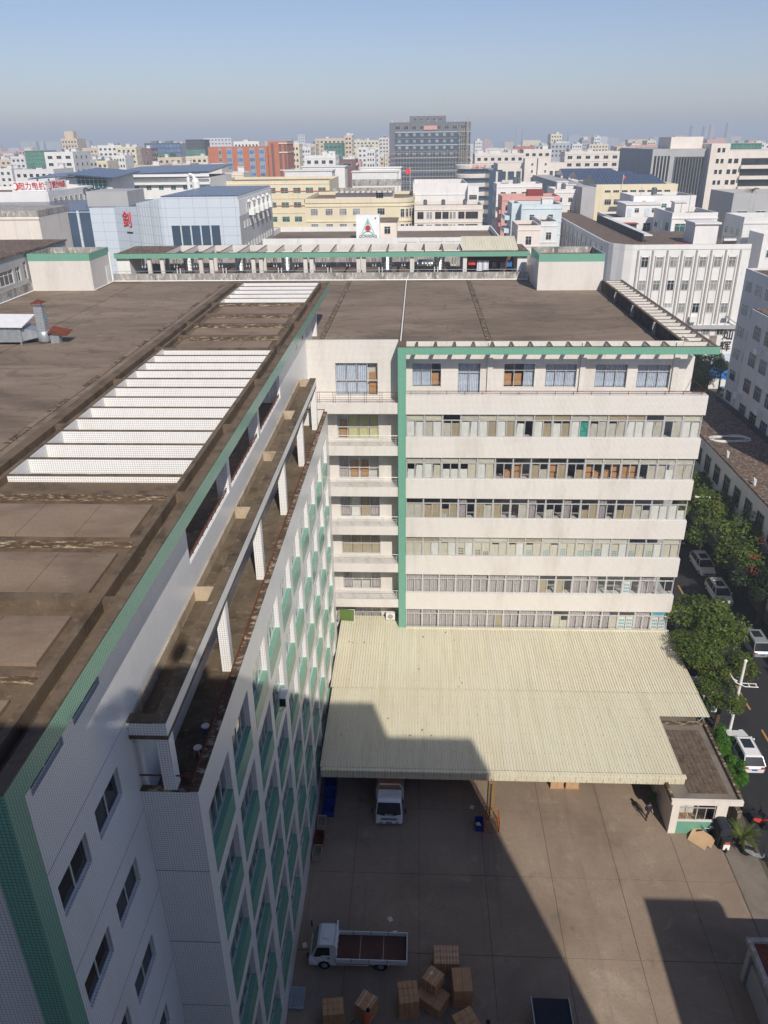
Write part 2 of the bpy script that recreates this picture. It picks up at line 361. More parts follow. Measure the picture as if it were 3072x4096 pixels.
# corrugated canopy sheet with faint rust halos at the screws and run-off streaks
k = N('canopy_sheet'); sp = k.n('ShaderNodeSeparateXYZ'); k.l(k.pos(), sp.inputs[0])
st = k.noise(.5, 5, .7, stretch=(4, .25, 1)); st2 = k.noise(.12, 4, .6)
col = k.ramp(st, ((.3, (.60, .555, .41)), (.55, (.68, .64, .485)), (.8, (.74, .70, .545))))
col = k.mix(k.ramp(st2, ((.45, 0.0), (.75, .35))), col, (.60, .50, .36))
rl = k.math('FRACT', k.math('MULTIPLY', k.math('ADD', sp.outputs[0], 7.25), 1/.2301))
col = k.mix(k.math('MULTIPLY', k.ramp(rl, ((.50, 0.0), (.56, 1.0), (.63, 1.0), (.70, 0.0))), .55), col, (.30, .26, .17))
fx = k.math('SUBTRACT', k.math('FRACT', k.math('MULTIPLY', sp.outputs[0], 1/.40)), .5); fy = k.math('SUBTRACT', k.math('FRACT', k.math('MULTIPLY', sp.outputs[1], 1/1.05)), .5)
dd = k.math('SQRT', k.math('ADD', k.math('POWER', k.math('MULTIPLY', fx, .40), 2.0), k.math('POWER', k.math('MULTIPLY', fy, 1.05), 2.0)))
dn = k.noise(2.5, 2)
dot = k.math('MULTIPLY', k.ramp(dd, ((.02, 1.0), (.075, 0.0))), k.ramp(dn, ((.45, 0.0), (.62, .75))))
wn = k.n('ShaderNodeTexWhiteNoise', noise_dimensions='1D'); k.l(k.math('FLOOR', k.math('MULTIPLY', k.math('ADD', sp.outputs[0], 7.25), 1/.9204)), wn.inputs['W'])
col = k.mix(k.ramp(wn.outputs['Value'], ((.0, .0), (.65, .06), (1.0, .30))), col, (.62, .60, .50)); run = k.noise(1.6, 5, .7, stretch=(3.0, .12, 1)); col = k.mix(k.ramp(run, ((.58, 0.0), (.76, .45))), col, (.40, .32, .21))
col = k.mix(dot, col, (.22, .16, .10)); k.done(col, .5, .4)
# foliage with light and dark leaves
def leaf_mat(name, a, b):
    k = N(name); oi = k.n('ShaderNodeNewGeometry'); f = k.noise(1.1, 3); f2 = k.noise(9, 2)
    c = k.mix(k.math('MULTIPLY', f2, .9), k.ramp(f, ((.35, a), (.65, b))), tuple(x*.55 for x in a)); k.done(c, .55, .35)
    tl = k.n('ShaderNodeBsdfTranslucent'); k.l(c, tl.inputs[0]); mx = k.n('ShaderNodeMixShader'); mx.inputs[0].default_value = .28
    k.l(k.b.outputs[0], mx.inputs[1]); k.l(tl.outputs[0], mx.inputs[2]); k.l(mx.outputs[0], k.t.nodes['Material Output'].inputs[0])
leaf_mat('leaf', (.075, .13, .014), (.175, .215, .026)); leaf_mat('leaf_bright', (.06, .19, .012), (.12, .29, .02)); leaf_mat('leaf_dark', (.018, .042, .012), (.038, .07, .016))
# ================================================================ setting
g = MB(); g.quad((-9000, -3000, -.02), (9000, -3000, -.02), (9000, 14000, -.02), (-9000, 14000, -.02)); tag(g.build('ground', 'earth'), kind='structure')
yard = MB(); yard.quad((-9.3, 8, 0), (24.2, 8, 0), (24.2, 63, 0), (-9.3, 63, 0)); yard = tag(yard.build('yard', 'curb_concrete'), kind='structure')
XS = [-9.3, -4.24, .33, 4.9, 9.47, 14.05, 18.6, 21.98]; YS = [8, 14.5, 20.35, 26.2, 32.05, 37.9, 43.75, 49.6, 55.4, 63]
for i in range(len(XS)-1):
    for j in range(len(YS)-1):
        s = MB(); s.box(XS[i]+.015, XS[i+1]-.015, YS[j]+.015, YS[j+1]-.015, .004, .03+.006*((i*3+j*5) % 3)); s.build('concrete_slab', 'yard_concrete', yard)
s = MB(); s.box(22.06, 24.2, 8, 63, .004, .035); s.build('concrete_strip', 'pavement_concrete', yard)
s = MB(); s.box(24.6, 36.5, -40, 260, -.01, .012); road = tag(s.build('road', 'asphalt'), kind='structure')
for y in range(20, 150, 6):
    s = MB(); s.box(29.6, 29.78, y, y+3.4, .012, .017); s.build('centre_line', 'line_yellow', road)
s = MB(); s.box(36.5, 39.5, -40, 260, -.01, .14); tag(s.build('pavement', 'pavement_concrete'), kind='structure')
s = MB(); s.box(23.8, 24.6, 60, 260, -.01, .13); tag(s.build('kerb', 'pavement_concrete'), kind='structure')
# ================================================================ back block of the factory
blk = thing('factory_block', 'white tiled seven-storey factory block with ribbon windows and green roof frame', 'building', (11, 64, 0))
b = MB(); b.box(-.9, 23.4, 66, 102.4, 0, 29.2); b.box(-18, -.9, 64.6, 102.4, 0, 29.2); b.build('core', 'tile_white', blk)
# roof panels with open joints
b = MB(); b.box(-18.2, 21.4, 64.05, 102.4, 29.25, 29.72); b.build('roof_deck', 'curb_concrete', blk)
for x0, x1 in ((-18.2, -9.1), (-8.55, -1.72), (-1.45, 6.02), (6.55, 21.38)):
    b = MB(); b.box(x0, x1, 64.1, 102.4, 29.722, 29.8); b.build('roof_panel', 'roof_concrete', blk)
for x0, x1 in ((-9.06, -8.6), (6.06, 6.5)):
    for y in range(64, 102, 4):
        b = MB(); b.box(x0, x1, y+.15, min(y+4.1, 102.4), 29.722, 29.84); b.build('joint_cover', 'curb_flaking', blk)
b = MB(); b.tube([(-1.58, 64.2, 29.86), (-1.58, 102.3, 29.86)], .07, 8); b.build('drain_pipe', 'pvc_white', blk)
# spandrel bands
bands = [(25.36, 27.0), (21.5, 23.3), (17.68, 19.48), (13.86, 15.68), (10.02, 11.88), (6.24, 8.03), (0, 4.15)]
for z0, z1 in bands:
    b = MB(); b.box(-.99, 23.57, 62, 62.9, z0, z1); b.build('spandrel', 'tile_white', blk)
    b = MB(); b.box(-.9, 23.4, 62.9, 66, z0+.35, z1-.75 if z1 > 5 else 3.3); b.build('floor_slab', 'render_grey', blk)
b = MB(); b.box(-.9, 23.4, 65.8, 65.95, 4.2, 25.4); b.build('interior_wall', 'render_grey', blk)
# ribbon windows
BW = (23.43+.97)/16; WH = 2.08
f = MB()
for x0, x1, z0, z1 in ((0, .06, 0, WH), (BW-.06, BW, 0, WH), (.06, BW-.06, 0, .07), (.06, BW-.06, WH-.06, WH), (.06, BW-.06, 1.48, 1.56)): f.box(x0, x1, 0, .09, z0, z1)
f.box(BW/2-.035, BW/2+.035, .012, .07, .07, 1.48); f.box(.06, .10, .012, .06, .07, 1.48); f.box(BW-.10, BW-.06, .03, .08, .07, 1.48)
fm = f.mesh('window', 'aluminium')
p1_ = MB(); p1_.box(0, BW/2-.14, 0, .008, 0, 1.40); pane_m = p1_.mesh('pane', 'glass_clear')
p2_ = MB(); p2_.box(0, BW-.12, 0, .008, 0, .46); tran_m = p2_.mesh('transom_pane', 'glass_clear')
def curtain_mesh(wd, ht, mat, n=9, seed=0):
    r = random.Random(seed); q = MB(); K = n*4
    top = []; bot = []
    for i in range(K+1):
        x = wd*i/K; y = .035*math.sin(i*math.pi/2+r.uniform(-.4, .4))+r.uniform(-.008, .008); top.append((x, y, ht)); bot.append((x+r.uniform(-.01, .01), y*1.5, 0))
    for i in range(K): q.quad(bot[i], bot[i+1], top[i+1], top[i])
    return q.mesh('curtain', mat, smooth=True)
cur_full = [curtain_mesh(BW-.12, WH-.14, 'curtain_lilac', 8, s) for s in range(3)]
cur_half = [curtain_mesh(BW*.42, WH-.14, 'curtain_lilac', 5, s+5) for s in range(3)]
def sheet_mesh(wd, ht, mat, seed):
    r = random.Random(seed); q = MB(); n = 4
    P = [[(wd*i/n+r.uniform(-.01, .01), r.uniform(-.015, .015), ht*j/n) for i in range(n+1)] for j in range(n+1)]
    for j in range(n):
        for i in range(n): q.quad(P[j][i], P[j][i+1], P[j+1][i+1], P[j+1][i])
    return q.mesh('paper_sheet', mat, smooth=False)
PAP = {m: [sheet_mesh(BW/2-.15, 1.38, m, s) for s in range(3)] for m in ('paper_white', 'paper_cream', 'paper_tan', 'paper_grey', 'print_blue', 'print_teal')}
PAPT = {m: [sheet_mesh(BW-.16, .45, m, s) for s in range(2)] for m in ('paper_white', 'paper_cream', 'paper_tan', 'paper_grey', 'print_blue')}
lab = MB(); lab.box(0, .42, 0, .01, 0, .34); lab_m = lab.mesh('printed_label', 'paper_white')
LABP = {}
for m in ('print_ink', 'print_blue'):
    q = MB()
    for a in range(3):
        for c in range(3): q.box(.03+.14*a, .12+.14*a, -.004, 0, .03+.11*c, .09+.11*c)
    LABP[m] = q.mesh('printed_label', m)
bx_ = MB(); bx_.box(0, .6, 0, .5, 0, .5); box_m = bx_.mesh('stored_carton', 'cardboard')
rw = random.Random(21)
WZ = [4.15, 8.03, 11.88, 15.68, 19.48, 23.3]; WT = [6.24, 10.02, 13.86, 17.68, 21.5, 25.36]
def pick(seq): return rw.choice(seq)
for row in range(6):
    zs = (WT[row]-WZ[row])/WH
    for i in range(16):
        x = -.97+BW*i; z = WZ[row]; Y = 62.16
        wi = put(fm, 'window', blk, (x, Y, z+.002), scale=(1, 1, zs*.997)); ORG[wi.name] = ORG[blk.name]
        def sub(me, name, dx, dy, dz, sc_=None, ry=0.0):
            o = bpy.data.objects.new(name, me); COL.objects.link(o); o.parent = wi; o.location = (dx, dy, dz)
            if sc_: o.scale = sc_
            if ry: o.rotation_euler.y = ry
            return o
        sub(pane_m, 'pane', .10, .035, .075); sub(pane_m, 'pane', BW/2+.035, .055, .075); sub(tran_m, 'transom_pane', .06, .045, 1.56)
        # what stands or hangs behind the glass
        L = ['', '']; Tn = ''
        if row == 5:
            L = [pick(['paper_grey', 'paper_white', 'paper_grey', 'paper_tan', 'paper_white']) for _ in '12']; Tn = pick(['paper_grey', 'paper_tan', 'paper_grey', 'paper_cream'])
            if i in (2, 13): Tn = ''
            if i == 6: L[1] = ''
            if i == 9: L = ['paper_white', 'print_teal']
            if i == 14: L[0] = ''
        elif row == 4:
            if i < 5: L = ['paper_white', pick(['paper_white', 'paper_cream'])]; Tn = pick(['paper_grey', 'paper_cream'])
            elif i < 14: L = [pick(['paper_grey', 'box', 'box', '', 'paper_tan']) for _ in '12']; Tn = '' if i < 10 else 'paper_grey'
            else: L = ['paper_grey', pick(['paper_white', 'paper_grey'])]; Tn = 'paper_grey'
        elif row == 3:
            L = [pick(['paper_tan', 'paper_tan', 'paper_tan', '', 'paper_grey']) for _ in '12']; Tn = ''
            if i in (3, 7, 9, 11): L = ['halfcur', '']
            if i >= 14: L = ['paper_white', 'paper_white']
        elif row == 2:
            L = ['paper_cream', pick(['paper_cream', 'paper_cream', 'paper_white'])]; Tn = pick(['paper_cream', 'paper_cream', 'paper_grey', 'paper_tan'])
            if i in (13, 14): Tn = ''
        elif row == 1:
            L = ['cur', 'cur']
            if i in (8, 9): L = ['paper_tan', pick(['', 'paper_grey'])]
            if i in (11, 12, 13): L = [pick(['halfcur', 'print', '']), pick(['print', ''])]
            if i == 15: L = ['', '']
        else:
            L = ['cur', 'cur']; Tn = ''
            if i in (5, 9): L = ['paper_cream', 'paper_cream'] if i == 9 else ['cur', 'paper_tan']
            if i == 13: L = ['print', 'print']
            if i == 15: L = ['print', 'print']; Tn = 'print_blue'
            if i == 12: L = ['halfcur', 'paper_grey']
        if L[0] == 'cur': sub(pick(cur_full), 'curtain', .06, .24, .05, (pick([1, 1, .96, .9]), 1, 1))
        for s_ in (0, 1):
            dx = .10 if s_ == 0 else BW/2+.04; a = L[s_]
            if a in PAP:
                hh = pick([1, 1, 1, 1, .93, .85]) if row in (5, 2) else pick([1, 1, .9, .62])
                sub(pick(PAP[a]), 'paper_sheet', dx, .10+.01*s_, .07, (1, 1, hh), pick([0, 0, 0, .03, -.03, .07]) if row in (4, 5) else 0)
                if a == 'paper_cream' and row == 2 and (i > 6 and rw.random() < .6 or i in (3, 4)):
                    mm = 'print_blue' if i > 6 else 'print_ink'
                    sub(LABP[mm], 'printed_label', dx+.06, .075, .1, (1.1, 1, pick([1.2, 1.8, 2.4])))
                if row == 3 and rw.random() < .25: sub(lab_m, 'printed_label', dx+.05, .08, .08); sub(LABP['print_ink'], 'printed_label', dx+.05, .076, .08)
            elif a == 'box':
                h0 = 0.0
                for kk in range(pick([1, 2, 2])): sub(box_m, 'stored_carton', dx+rw.uniform(-.02, .06), .3+rw.uniform(0, .2), .06+h0, (1, 1, pick([.9, 1.1]))); h0 += .56
            elif a == 'halfcur': sub(pick(cur_half), 'curtain', dx+.02, .22, .05)
            elif a == 'print':
                sub(PAP['paper_white'][0], 'paper_sheet', dx, .10, .07); sub(LABP['print_blue'], 'printed_label', dx+.05, .075, .12, (1.15, 1, 3.2))
        if Tn: sub(pick(PAPT[Tn]), 'paper_sheet', .08, .10, 1.57)
# recess with balconies
recz = [26.36, 22.45, 18.65, 14.85, 11.0, 7.18, 3.5]
b = MB(); holed(b, 'y', 64.0, -9.4, -1.66, 0, 31.12, [(-6.98, -3.4, z, z+(2.83 if i == 0 else 2.25)) for i, z in enumerate(recz)], .28, -1); b.box(-9.4, -1.66, 64.005, 64.25, 31.0, 31.121)
b.build('recess_wall', 'tile_white', blk)
b = MB(); b.box(-7.6, -2.8, 65.2, 65.3, 3.4, 29.4); b.build('interior_wall', 'render_grey', blk)
balb = [(25.36, 26.3), (21.62, 22.48), (17.78, 18.66), (13.98, 14.85), (10.14, 11.03), (6.34, 7.2)]
for i, (z0, z1) in enumerate(balb):
    b = MB(); b.box(-9.0, -1.67, 62.1, 62.24, z0, z1); b.box(-9.0, -1.67, 62.24, 63.99, z0+.3, z1-.12); b.build('balcony', 'tile_white', blk)
    r = MB()
    for zz in (.12, .3, .48, .66): r.tube([(-8.9, 62.17, z1+zz), (-1.75, 62.17, z1+zz)], .013, 4)
    r.tube([(-8.9, 62.17, z1+.93), (-1.7, 62.17, z1+.93)], .026, 6)
    for kx in range(6):
        xx = -8.35+1.3*kx; r.box(xx-.015, xx+.015, 62.155, 62.185, z1, z1+.92); r.box(xx+.16, xx+.19, 62.155, 62.185, z1, z1+.92)
    r.build('railing', 'rust' if i == 0 else 'aluminium', blk)
dm = MB(); DW = 3.58
for xx in (0, .86, 1.76, 2.66, DW-.06): dm.box(xx, xx+.06, 0, .07, 0, 2.25)
dm.box(0, DW, .005, .065, 2.18, 2.25); dm.box(0, DW, .005, .065, 0, .07); dm.box(0, DW, .005, .065, 1.02, 1.10)
dm = dm.mesh('balcony_door', 'aluminium'); dg = MB(); dg.box(0, .80, 0, .008, 0, 2.1); dg = dg.mesh('pane', 'glass_clear')
cd_ = [curtain_mesh(.82, 2.1, mm, 5, 31+q) for q, mm in enumerate(('curtain_lilac', 'curtain_blue'))]
sh_ = {mm: sheet_mesh(.78, 2.05, mm, 3) for mm in ('paper_tan', 'blind_yellow', 'paper_white')}
cont = [['cb', 'cb', 'cb', 'box'], ['box', 'blind_yellow', 'blind_yellow', 'blind_yellow'], ['cl', 'box', 'box', ''], ['cl', 'paper_white', 'paper_tan', 'cl'], ['paper_tan']*4, ['cl', '', '', 'cl'], ['cl', 'cl', 'cl', 'cl']]
for i, z in enumerate(recz):
    d = put(dm, 'balcony_door', blk, (-6.97, 64.12, z+.003), scale=(.997, 1, 1.25 if i == 0 else .995))
    for s_ in range(4):
        def sub(me, name, dx, dy, dz, sc_=None):
            o = bpy.data.objects.new(name, me); COL.objects.link(o); o.parent = d; o.location = (dx, dy, dz)
            if sc_: o.scale = sc_
        xx = .06+.9*s_; sub(dg, 'pane', xx, .03, .07); a = cont[i][s_]
        if a == 'cb': sub(cd_[1], 'curtain', xx, .2, .06)
        elif a == 'cl': sub(cd_[0], 'curtain', xx, .2, .06)
        elif a in sh_: sub(sh_[a], 'paper_sheet', xx+.01, .08, .06)
        elif a == 'box':
            for kk in range(3): sub(box_m, 'stored_carton', xx+.05+.03*kk, .35, .06+.5*kk, (1.1, 1, .95))
# pilaster and green frame
b = MB(); b.box(-1.65, -.99, 61.985, 63.98, 3.9, 31.0); b.build('pilaster', 'tile_green', blk)
b = MB(); b.box(-.988, 23.85, 61.985, 62.2, 30.4, 30.98); b.build('fascia', 'tile_green', blk)
b = MB(); b.box(-1.66, 23.86, 61.98, 62.22, 30.982, 31.02); b.box(-1.66, -.98, 62.22, 63.95, 31.002, 31.05); b.build('coping', 'curb_concrete', blk)
# top storey wall
tops = [(-.49, 1.92, 27.15, 29.17), (3.33, 5.18, 26.45, 29.17), (7.15, 9.69, 27.12, 29.14), (10.6, 13.16, 27.12, 29.1), (14.71, 17.32, 27.08, 29.08), (18.15, 20.83, 27.04, 29.05)]
b = MB(); holed(b, 'y', 63.9, -.988, 22.05, 26.0, 31.0, tops, .25, -1); b.quad((22.05, 63.9, 26), (22.05, 66, 26), (22.05, 66, 31), (22.05, 63.9, 31)); b.box(-.988, 22.05, 63.905, 64.1, 30.9, 31.001)
b.build('top_wall', 'tile_white', blk)
for xx in (5.98, 13.62, 21.19):
    b = MB(); b.box(xx-.22, xx+.22, 63.72, 63.898, 26.2, 30.95); b.build('pier', 'tile_white', blk)
b = MB(); b.box(-.9, 22, 65.3, 65.4, 26.2, 29.6); b.build('interior_wall', 'render_grey', blk)
b = MB(); b.box(-.98, 23.4, 62.9, 64.0, 25.9, 26.2); b.build('balcony_floor', 'curb_concrete', blk)
r = MB(); r.tube([(-.95, 62.3, 27.28), (23.45, 62.3, 27.28)], .03, 6); r.tube([(-.95, 62.3, 27.12), (23.45, 62.3, 27.12)], .015, 4)
for kx in range(17): r.box(-.6+1.48*kx, -.56+1.48*kx, 62.28, 62.32, 27.0, 27.27)
r.tube([(23.4, 62.3, 27.28), (23.4, 66, 27.28)], .03, 6); r.build('railing', 'rust', blk)
for x0, x1, z0, z1 in tops:
    W_ = x1-x0; H_ = z1-z0; q = MB(); n = 3 if W_ > 2 else 2; tz = H_*.7
    for kx in range(n+1): xx = (W_-.05)*kx/n; q.box(xx, xx+.05, 0, .06, 0, H_)
    for zz in (0, tz, H_-.05): q.box(.05, W_-.05, .005, .055, zz, zz+.05)
    wo = put(q.mesh('window', 'aluminium'), 'window', blk, (x0+.003, 64.05, z0+.003))
    for kx in range(n):
        pw = (W_-.05)/n-.05; pm = MB(); pm.box(0, pw, 0, .008, 0, H_-.1); o = bpy.data.objects.new('pane', pm.mesh('pane', 'glass_clear')); COL.objects.link(o); o.parent = wo; o.location = ((W_-.05)*kx/n+.05, .03, .05)
        boxes = (x0 > 7 and x0 < 8 and kx < 2) or (x0 < 0 and kx == 2)
        if boxes:
            for kk in range(2): o = bpy.data.objects.new('stored_carton', box_m); COL.objects.link(o); o.parent = wo; o.location = ((W_-.05)*kx/n+.06, .4, .05+.52*kk); o.scale = (1.1, 1, 1)
        else: o = bpy.data.objects.new('curtain', curtain_mesh(pw, H_-.1, 'curtain_blue', 6, int(x0*10)+kx)); COL.objects.link(o); o.parent = wo; o.location = ((W_-.05)*kx/n+.05, .2, .05)
# front pergola
for kx in range(-9, 6):
    xx = 13.76+1.54*kx
    if xx > 21.3: continue
    b = MB(); b.box(xx-.08, xx+.08, 62.2, 63.9, 30.46, 30.97); o = b.build('pergola_beam', 'tile_white', blk)
    c = MB(); c.box(xx-.085, xx+.085, 62.22, 63.95, 30.972, 31.015); c.build('coping', 'curb_concrete', o)
b = MB(); b.box(-.98, 21.5, 63.86, 63.898, 30.2, 31.03); b.build('pergola_back', 'tile_white', blk)
# right pergola and its stained parapet
b = MB(); b.box(21.38, 21.55, 64.1, 94.6, 29.75, 30.97); b.build('parapet', 'parapet_black', blk)
b = MB(); b.box(21.34, 21.59, 64.1, 94.6, 30.972, 31.03); b.build('coping', 'curb_concrete', blk)
for y in (71.5, 79.4, 86.8):
    b = MB(); b.box(21.15, 21.379, y-.12, y+.12, 29.8, 30.95); b.tube([(21.1, y-.16, 30.7), (21.1, y-.16, 29.85)], .05, 8); b.build('buttress', 'parapet_stained', blk)
b = MB(); b.box(23.5, 23.7, 62.22, 94.6, 30.46, 30.97); b.build('pergola_edge', 'tile_white', blk)
b = MB(); b.box(23.48, 23.72, 62.22, 94.6, 30.972, 31.02); b.build('coping', 'curb_concrete', blk)
for kx in range(22):
    y = 63.9+1.44*kx; b = MB(); b.box(21.55, 23.5, y-.06, y+.06, 30.46, 30.96); o = b.build('pergola_beam', 'tile_white', blk)
    c = MB(); c.box(21.59, 23.48, y-.065, y+.065, 30.962, 31.0); c.build('coping', 'curb_concrete', o)
# stair houses with green bands
def stair_house(x0, x1, y0, y1, zt):
    b = MB(); b.box(x0, x1, y0, y1, 29.7, zt-.85); w_ = b.build('stair_house', 'tile_white', blk)
    b = MB(); t = .14
    for q in ((x0-.01, x1+.01, y0-.01, y0+t), (x0-.01, x1+.01, y1-t, y1+.01), (x0-.01, x0+t, y0+t, y1-t), (x1-t, x1+.01, y0+t, y1-t)): b.box(*q, zt-.849, zt)
    b.build('green_band', 'tile_green', w_)
    b = MB(); b.box(x0+t, x1-t, y0+t, y1-t, zt-.86, zt-.7); b.build('stair_roof', 'roof_concrete', w_)
    b = MB()
    for q in ((x0+t, x1-t, y1-t-.05, y1-t-.002), (x0+t, x0+t+.05, y0+t, y1-t-.06), (x1-t-.05, x1-t, y0+t, y1-t-.06)): b.box(*q, zt-.7, zt-.002)
    b.build('inner_parapet', 'parapet_stained', w_)
    return w_
sh = stair_house(13.93, 21.5, 94.8, 101.8, 33.9); sl_ = stair_house(-47.25, -39.65, 96.0, 102.4, 34.15)
b = MB(); b.box(-39.649, -39.6, 100.6, 101.7, 29.85, 32.0); b.build('door', 'metal_white', sl_)
p = MB(); p.tube([(-39.5, 102.0, 33.6), (-39.5, 102.0, 29.95)], .09, 8); p.tube([(-39.5, 96.0, 29.92), (-39.5, 102.4, 29.92)], .07, 8); p.build('drain_pipe', 'pvc_white', blk)
# rear parapet, terrace and pergola behind it
b = MB(); b.box(-39.5, 13.9, 102.5, 102.75, 29.3, 30.78); b.build('rear_parapet', 'parapet_stained', blk)
p = MB(); p.tube([(-39.4, 102.4, 29.9), (13.8, 102.4, 29.9)], .07, 8); p.build('drain_pipe', 'pvc_white', blk)
b = MB(); b.box(-39.6, 22, 102.76, 116, 29.2, 29.7); b.build('rear_terrace', 'curb_concrete', blk)
b = MB(); b.box(-39.6, 22, 115.7, 116, 29.7, 31.2); b.build('rear_parapet', 'parapet_stained', blk)
r = MB(); r.tube([(-39.4, 102.62, 31.1), (13.8, 102.62, 31.1)], .025, 5)
for kx in range(36): r.tube([(-39.2+1.5*kx, 102.62, 30.78), (-39.2+1.5*kx, 102.62, 31.1)], .02, 4)
r.build('railing', 'galvanised', blk)
b = MB(); b.box(-39.6, 14.0, 103.9, 104.15, 32.5, 33.1); b.build('rear_fascia', 'tile_green', blk)
b = MB(); b.box(-39.6, 14.0, 103.88, 104.17, 33.102, 33.15); b.build('coping', 'curb_concrete', blk)
b = MB(); b.box(-33.2, 5.4, 112.3, 112.5, 32.3, 33.1); b.build('pergola_back', 'tile_white', blk)
b = MB(); b.box(-39.6, -33.4, 104.2, 112.5, 32.7, 33.05); b.box(12.9, 14.0, 104.2, 112, 32.7, 33.05); b.build('rear_roof', 'roof_litter', blk)
x = -33.2
while x < 5.6:
    b = MB(); b.box(x-.08, x+.08, 104.16, 112.3, 32.5, 33.08); o = b.build('pergola_beam', 'tile_white', blk)
    c = MB(); c.box(x-.085, x+.085, 104.18, 112.3, 33.082, 33.12); c.build('coping', 'curb_concrete', o); x += 2.42
for x in (-35.2, -33.5, -28.4, -27.0, -21.5, -20.5, -14.7, -13.9, -7.8, -7.1, -.9, 5.9):
    b = MB(); b.box(x-.25, x+.25, 104.2, 104.6, 29.7, 32.5); b.build('pillar', 'tile_white', blk)
for x in (-35.2, -28.4, -21.5, -14.7, -7.8, -.9, 5.9):
    b = MB(); b.box(x-.25, x+.25, 111.8, 112.2, 29.7, 32.5); b.build('pillar', 'tile_white', blk)
b = MB(); b.box(-39.5, -37.8, 104.3, 110, 29.7, 32.6); b.box(12.6, 13.8, 104.3, 110, 29.7, 32.6); b.build('rear_room', 'render_white', blk)
b = MB()
n = 40; x0, x1 = 5.5, 12.6
for kx in range(n):
    xa = x0+(x1-x0)*kx/n; xb = x0+(x1-x0)*(kx+1)/n; h = .04 if kx % 2 else 0
    b.quad((xa, 104.0, 33.2+h), (xb, 104.0, 33.2+h), (xb, 109.5, 34.35+h), (xa, 109.5, 34.35+h)); b.quad((xa, 104.0, 33.2), (xa, 104.0, 33.24), (xa, 109.5, 34.39), (xa, 109.5, 34.35))
b.build('sheet_roof', 'canopy_sheet', blk)
for i, x in enumerate((-36.5, -32.2, -29.6, -26.2, -22.6, -19, -16.2, -12.6, -9.4, -6, -2.2, 1.1, 4.3)):
    p = MB(); p.tube([(x, 105.2, 31.2), (x, 105.2, 32.5)], .06, 6); p.tube([(x+.36, 105.2, 31.2), (x+.36, 105.2, 32.5)], .06, 6)
    if i % 2: p.tube([(x+.9, 103.2, 29.7), (x+.9, 103.2, 31.35)], .06, 6); p.tube([(x+1.3, 103.2, 29.7), (x+1.3, 103.2, 31.35)], .06, 6)
    p.build('vent_pipe', 'pvc_white', blk)
# ================================================================ left wing
wing = thing('factory_wing', 'white tiled factory wing with green sill panels, roof pergola and green corner frame', 'building', (-12, 40, 0))
# lower roof on the far side of the wing
b = MB(); b.box(-47.2, -18.25, 12, 102.4, 29.25, 29.72); b.build('roof_deck', 'curb_concrete', wing)
YJ = [12, 30.8, 48.4, 66.0, 84.0, 102.4]
for i in range(5):
    for x0, x1 in ((-47.2, -36.1), (-36.0, -24.95), (-24.45, -18.25)):
        b = MB(); b.box(x0, x1, YJ[i]+.05, YJ[i+1]-.05, 29.722, 29.8); b.build('roof_panel', 'roof_concrete', wing)
for y in range(13, 102, 3):
    b = MB(); b.box(-24.9, -24.5, y, y+2.9, 29.722, 29.83); b.build('joint_cover', 'curb_flaking' if y % 2 else 'slab_concrete', wing)
# outer wall above the terrace and towards the near corner
wins = [(y0, y1, z, z+1.18) for z in (31.62, 27.22, 23.27, 19.38, 15.5, 11.6, 7.7) for y0, y1 in ((13.77, 15.63), (16.32, 18.18))]
lo = [(27.66, 34.98, 30.3, 33.03), (35.5, 42.85, 30.3, 33.03), (43.37, 50.7, 30.3, 33.03)]
b = MB(); holed(b, 'x', -9.34, 12.0, 68.0, 0, 33.03, wins+lo, .22, 1); b.quad((-9.34, 68, 29), (-18, 68, 29), (-18, 68, 33.03), (-9.34, 68, 33.03))
b.quad((-18.1, 12.0, 0), (-9.34, 12.0, 0), (-9.34, 12.0, 33.03), (-18.1, 12.0, 33.03)); b.build('wall', 'tile_white_wing', wing)
b = MB(); b.box(-18.0, -9.9, 12.3, 27.3, 0, 29.7); b.box(-18, -9.6, 27.3, 63.9, 0, 29.78); b.build('core', 'render_grey', wing)
wf = MB(); W_, H_ = 1.854, 1.174
for y0, y1, z0, z1 in ((0, .06, 0, H_), (W_-.06, W_, 0, H_), (.06, W_-.06, 0, .06), (.06, W_-.06, H_-.06, H_), (W_/2-.035, W_/2+.035, .06, H_-.06)): wf.box(-.07, 0, y0, y1, z0, z1)
wf = wf.mesh('window', 'aluminium'); wp = MB(); wp.box(-.008, 0, 0, W_/2-.1, 0, H_-.12); wp = wp.mesh('pane', 'glass_dark')
for y0, y1, z0, z1 in wins:
    o = put(wf, 'window', wing, (-9.45, y0+.003, z0+.003))
    for q in (0, 1):
        c = bpy.data.objects.new('pane', wp); COL.objects.link(c); c.parent = o; c.location = (-.03, .065+q*(W_/2-.03), .06)
for y in (59.0, 61.9):
    b = MB(); b.box(-9.40, -9.33, y, y+.9, 31.5, 32.2); o = b.build('vent_window', 'aluminium', wing); c = MB(); c.box(-9.33, -9.322, y+.08, y+.82, 31.57, 32.13); c.build('pane', 'glass_dark', o)
b = MB(); b.box(-9.339, -9.30, 64.2, 65.2, 29.4, 31.4); b.build('door', 'metal_white', wing)
for zz in (29.2, 25.3, 21.4, 17.5, 13.6):      # expansion joints in the tiling
    b = MB(); b.box(-9.338, -9.33, 12.5, 19.38, zz-.012, zz+.012); b.build('tile_joint', 'trim_grey', wing)
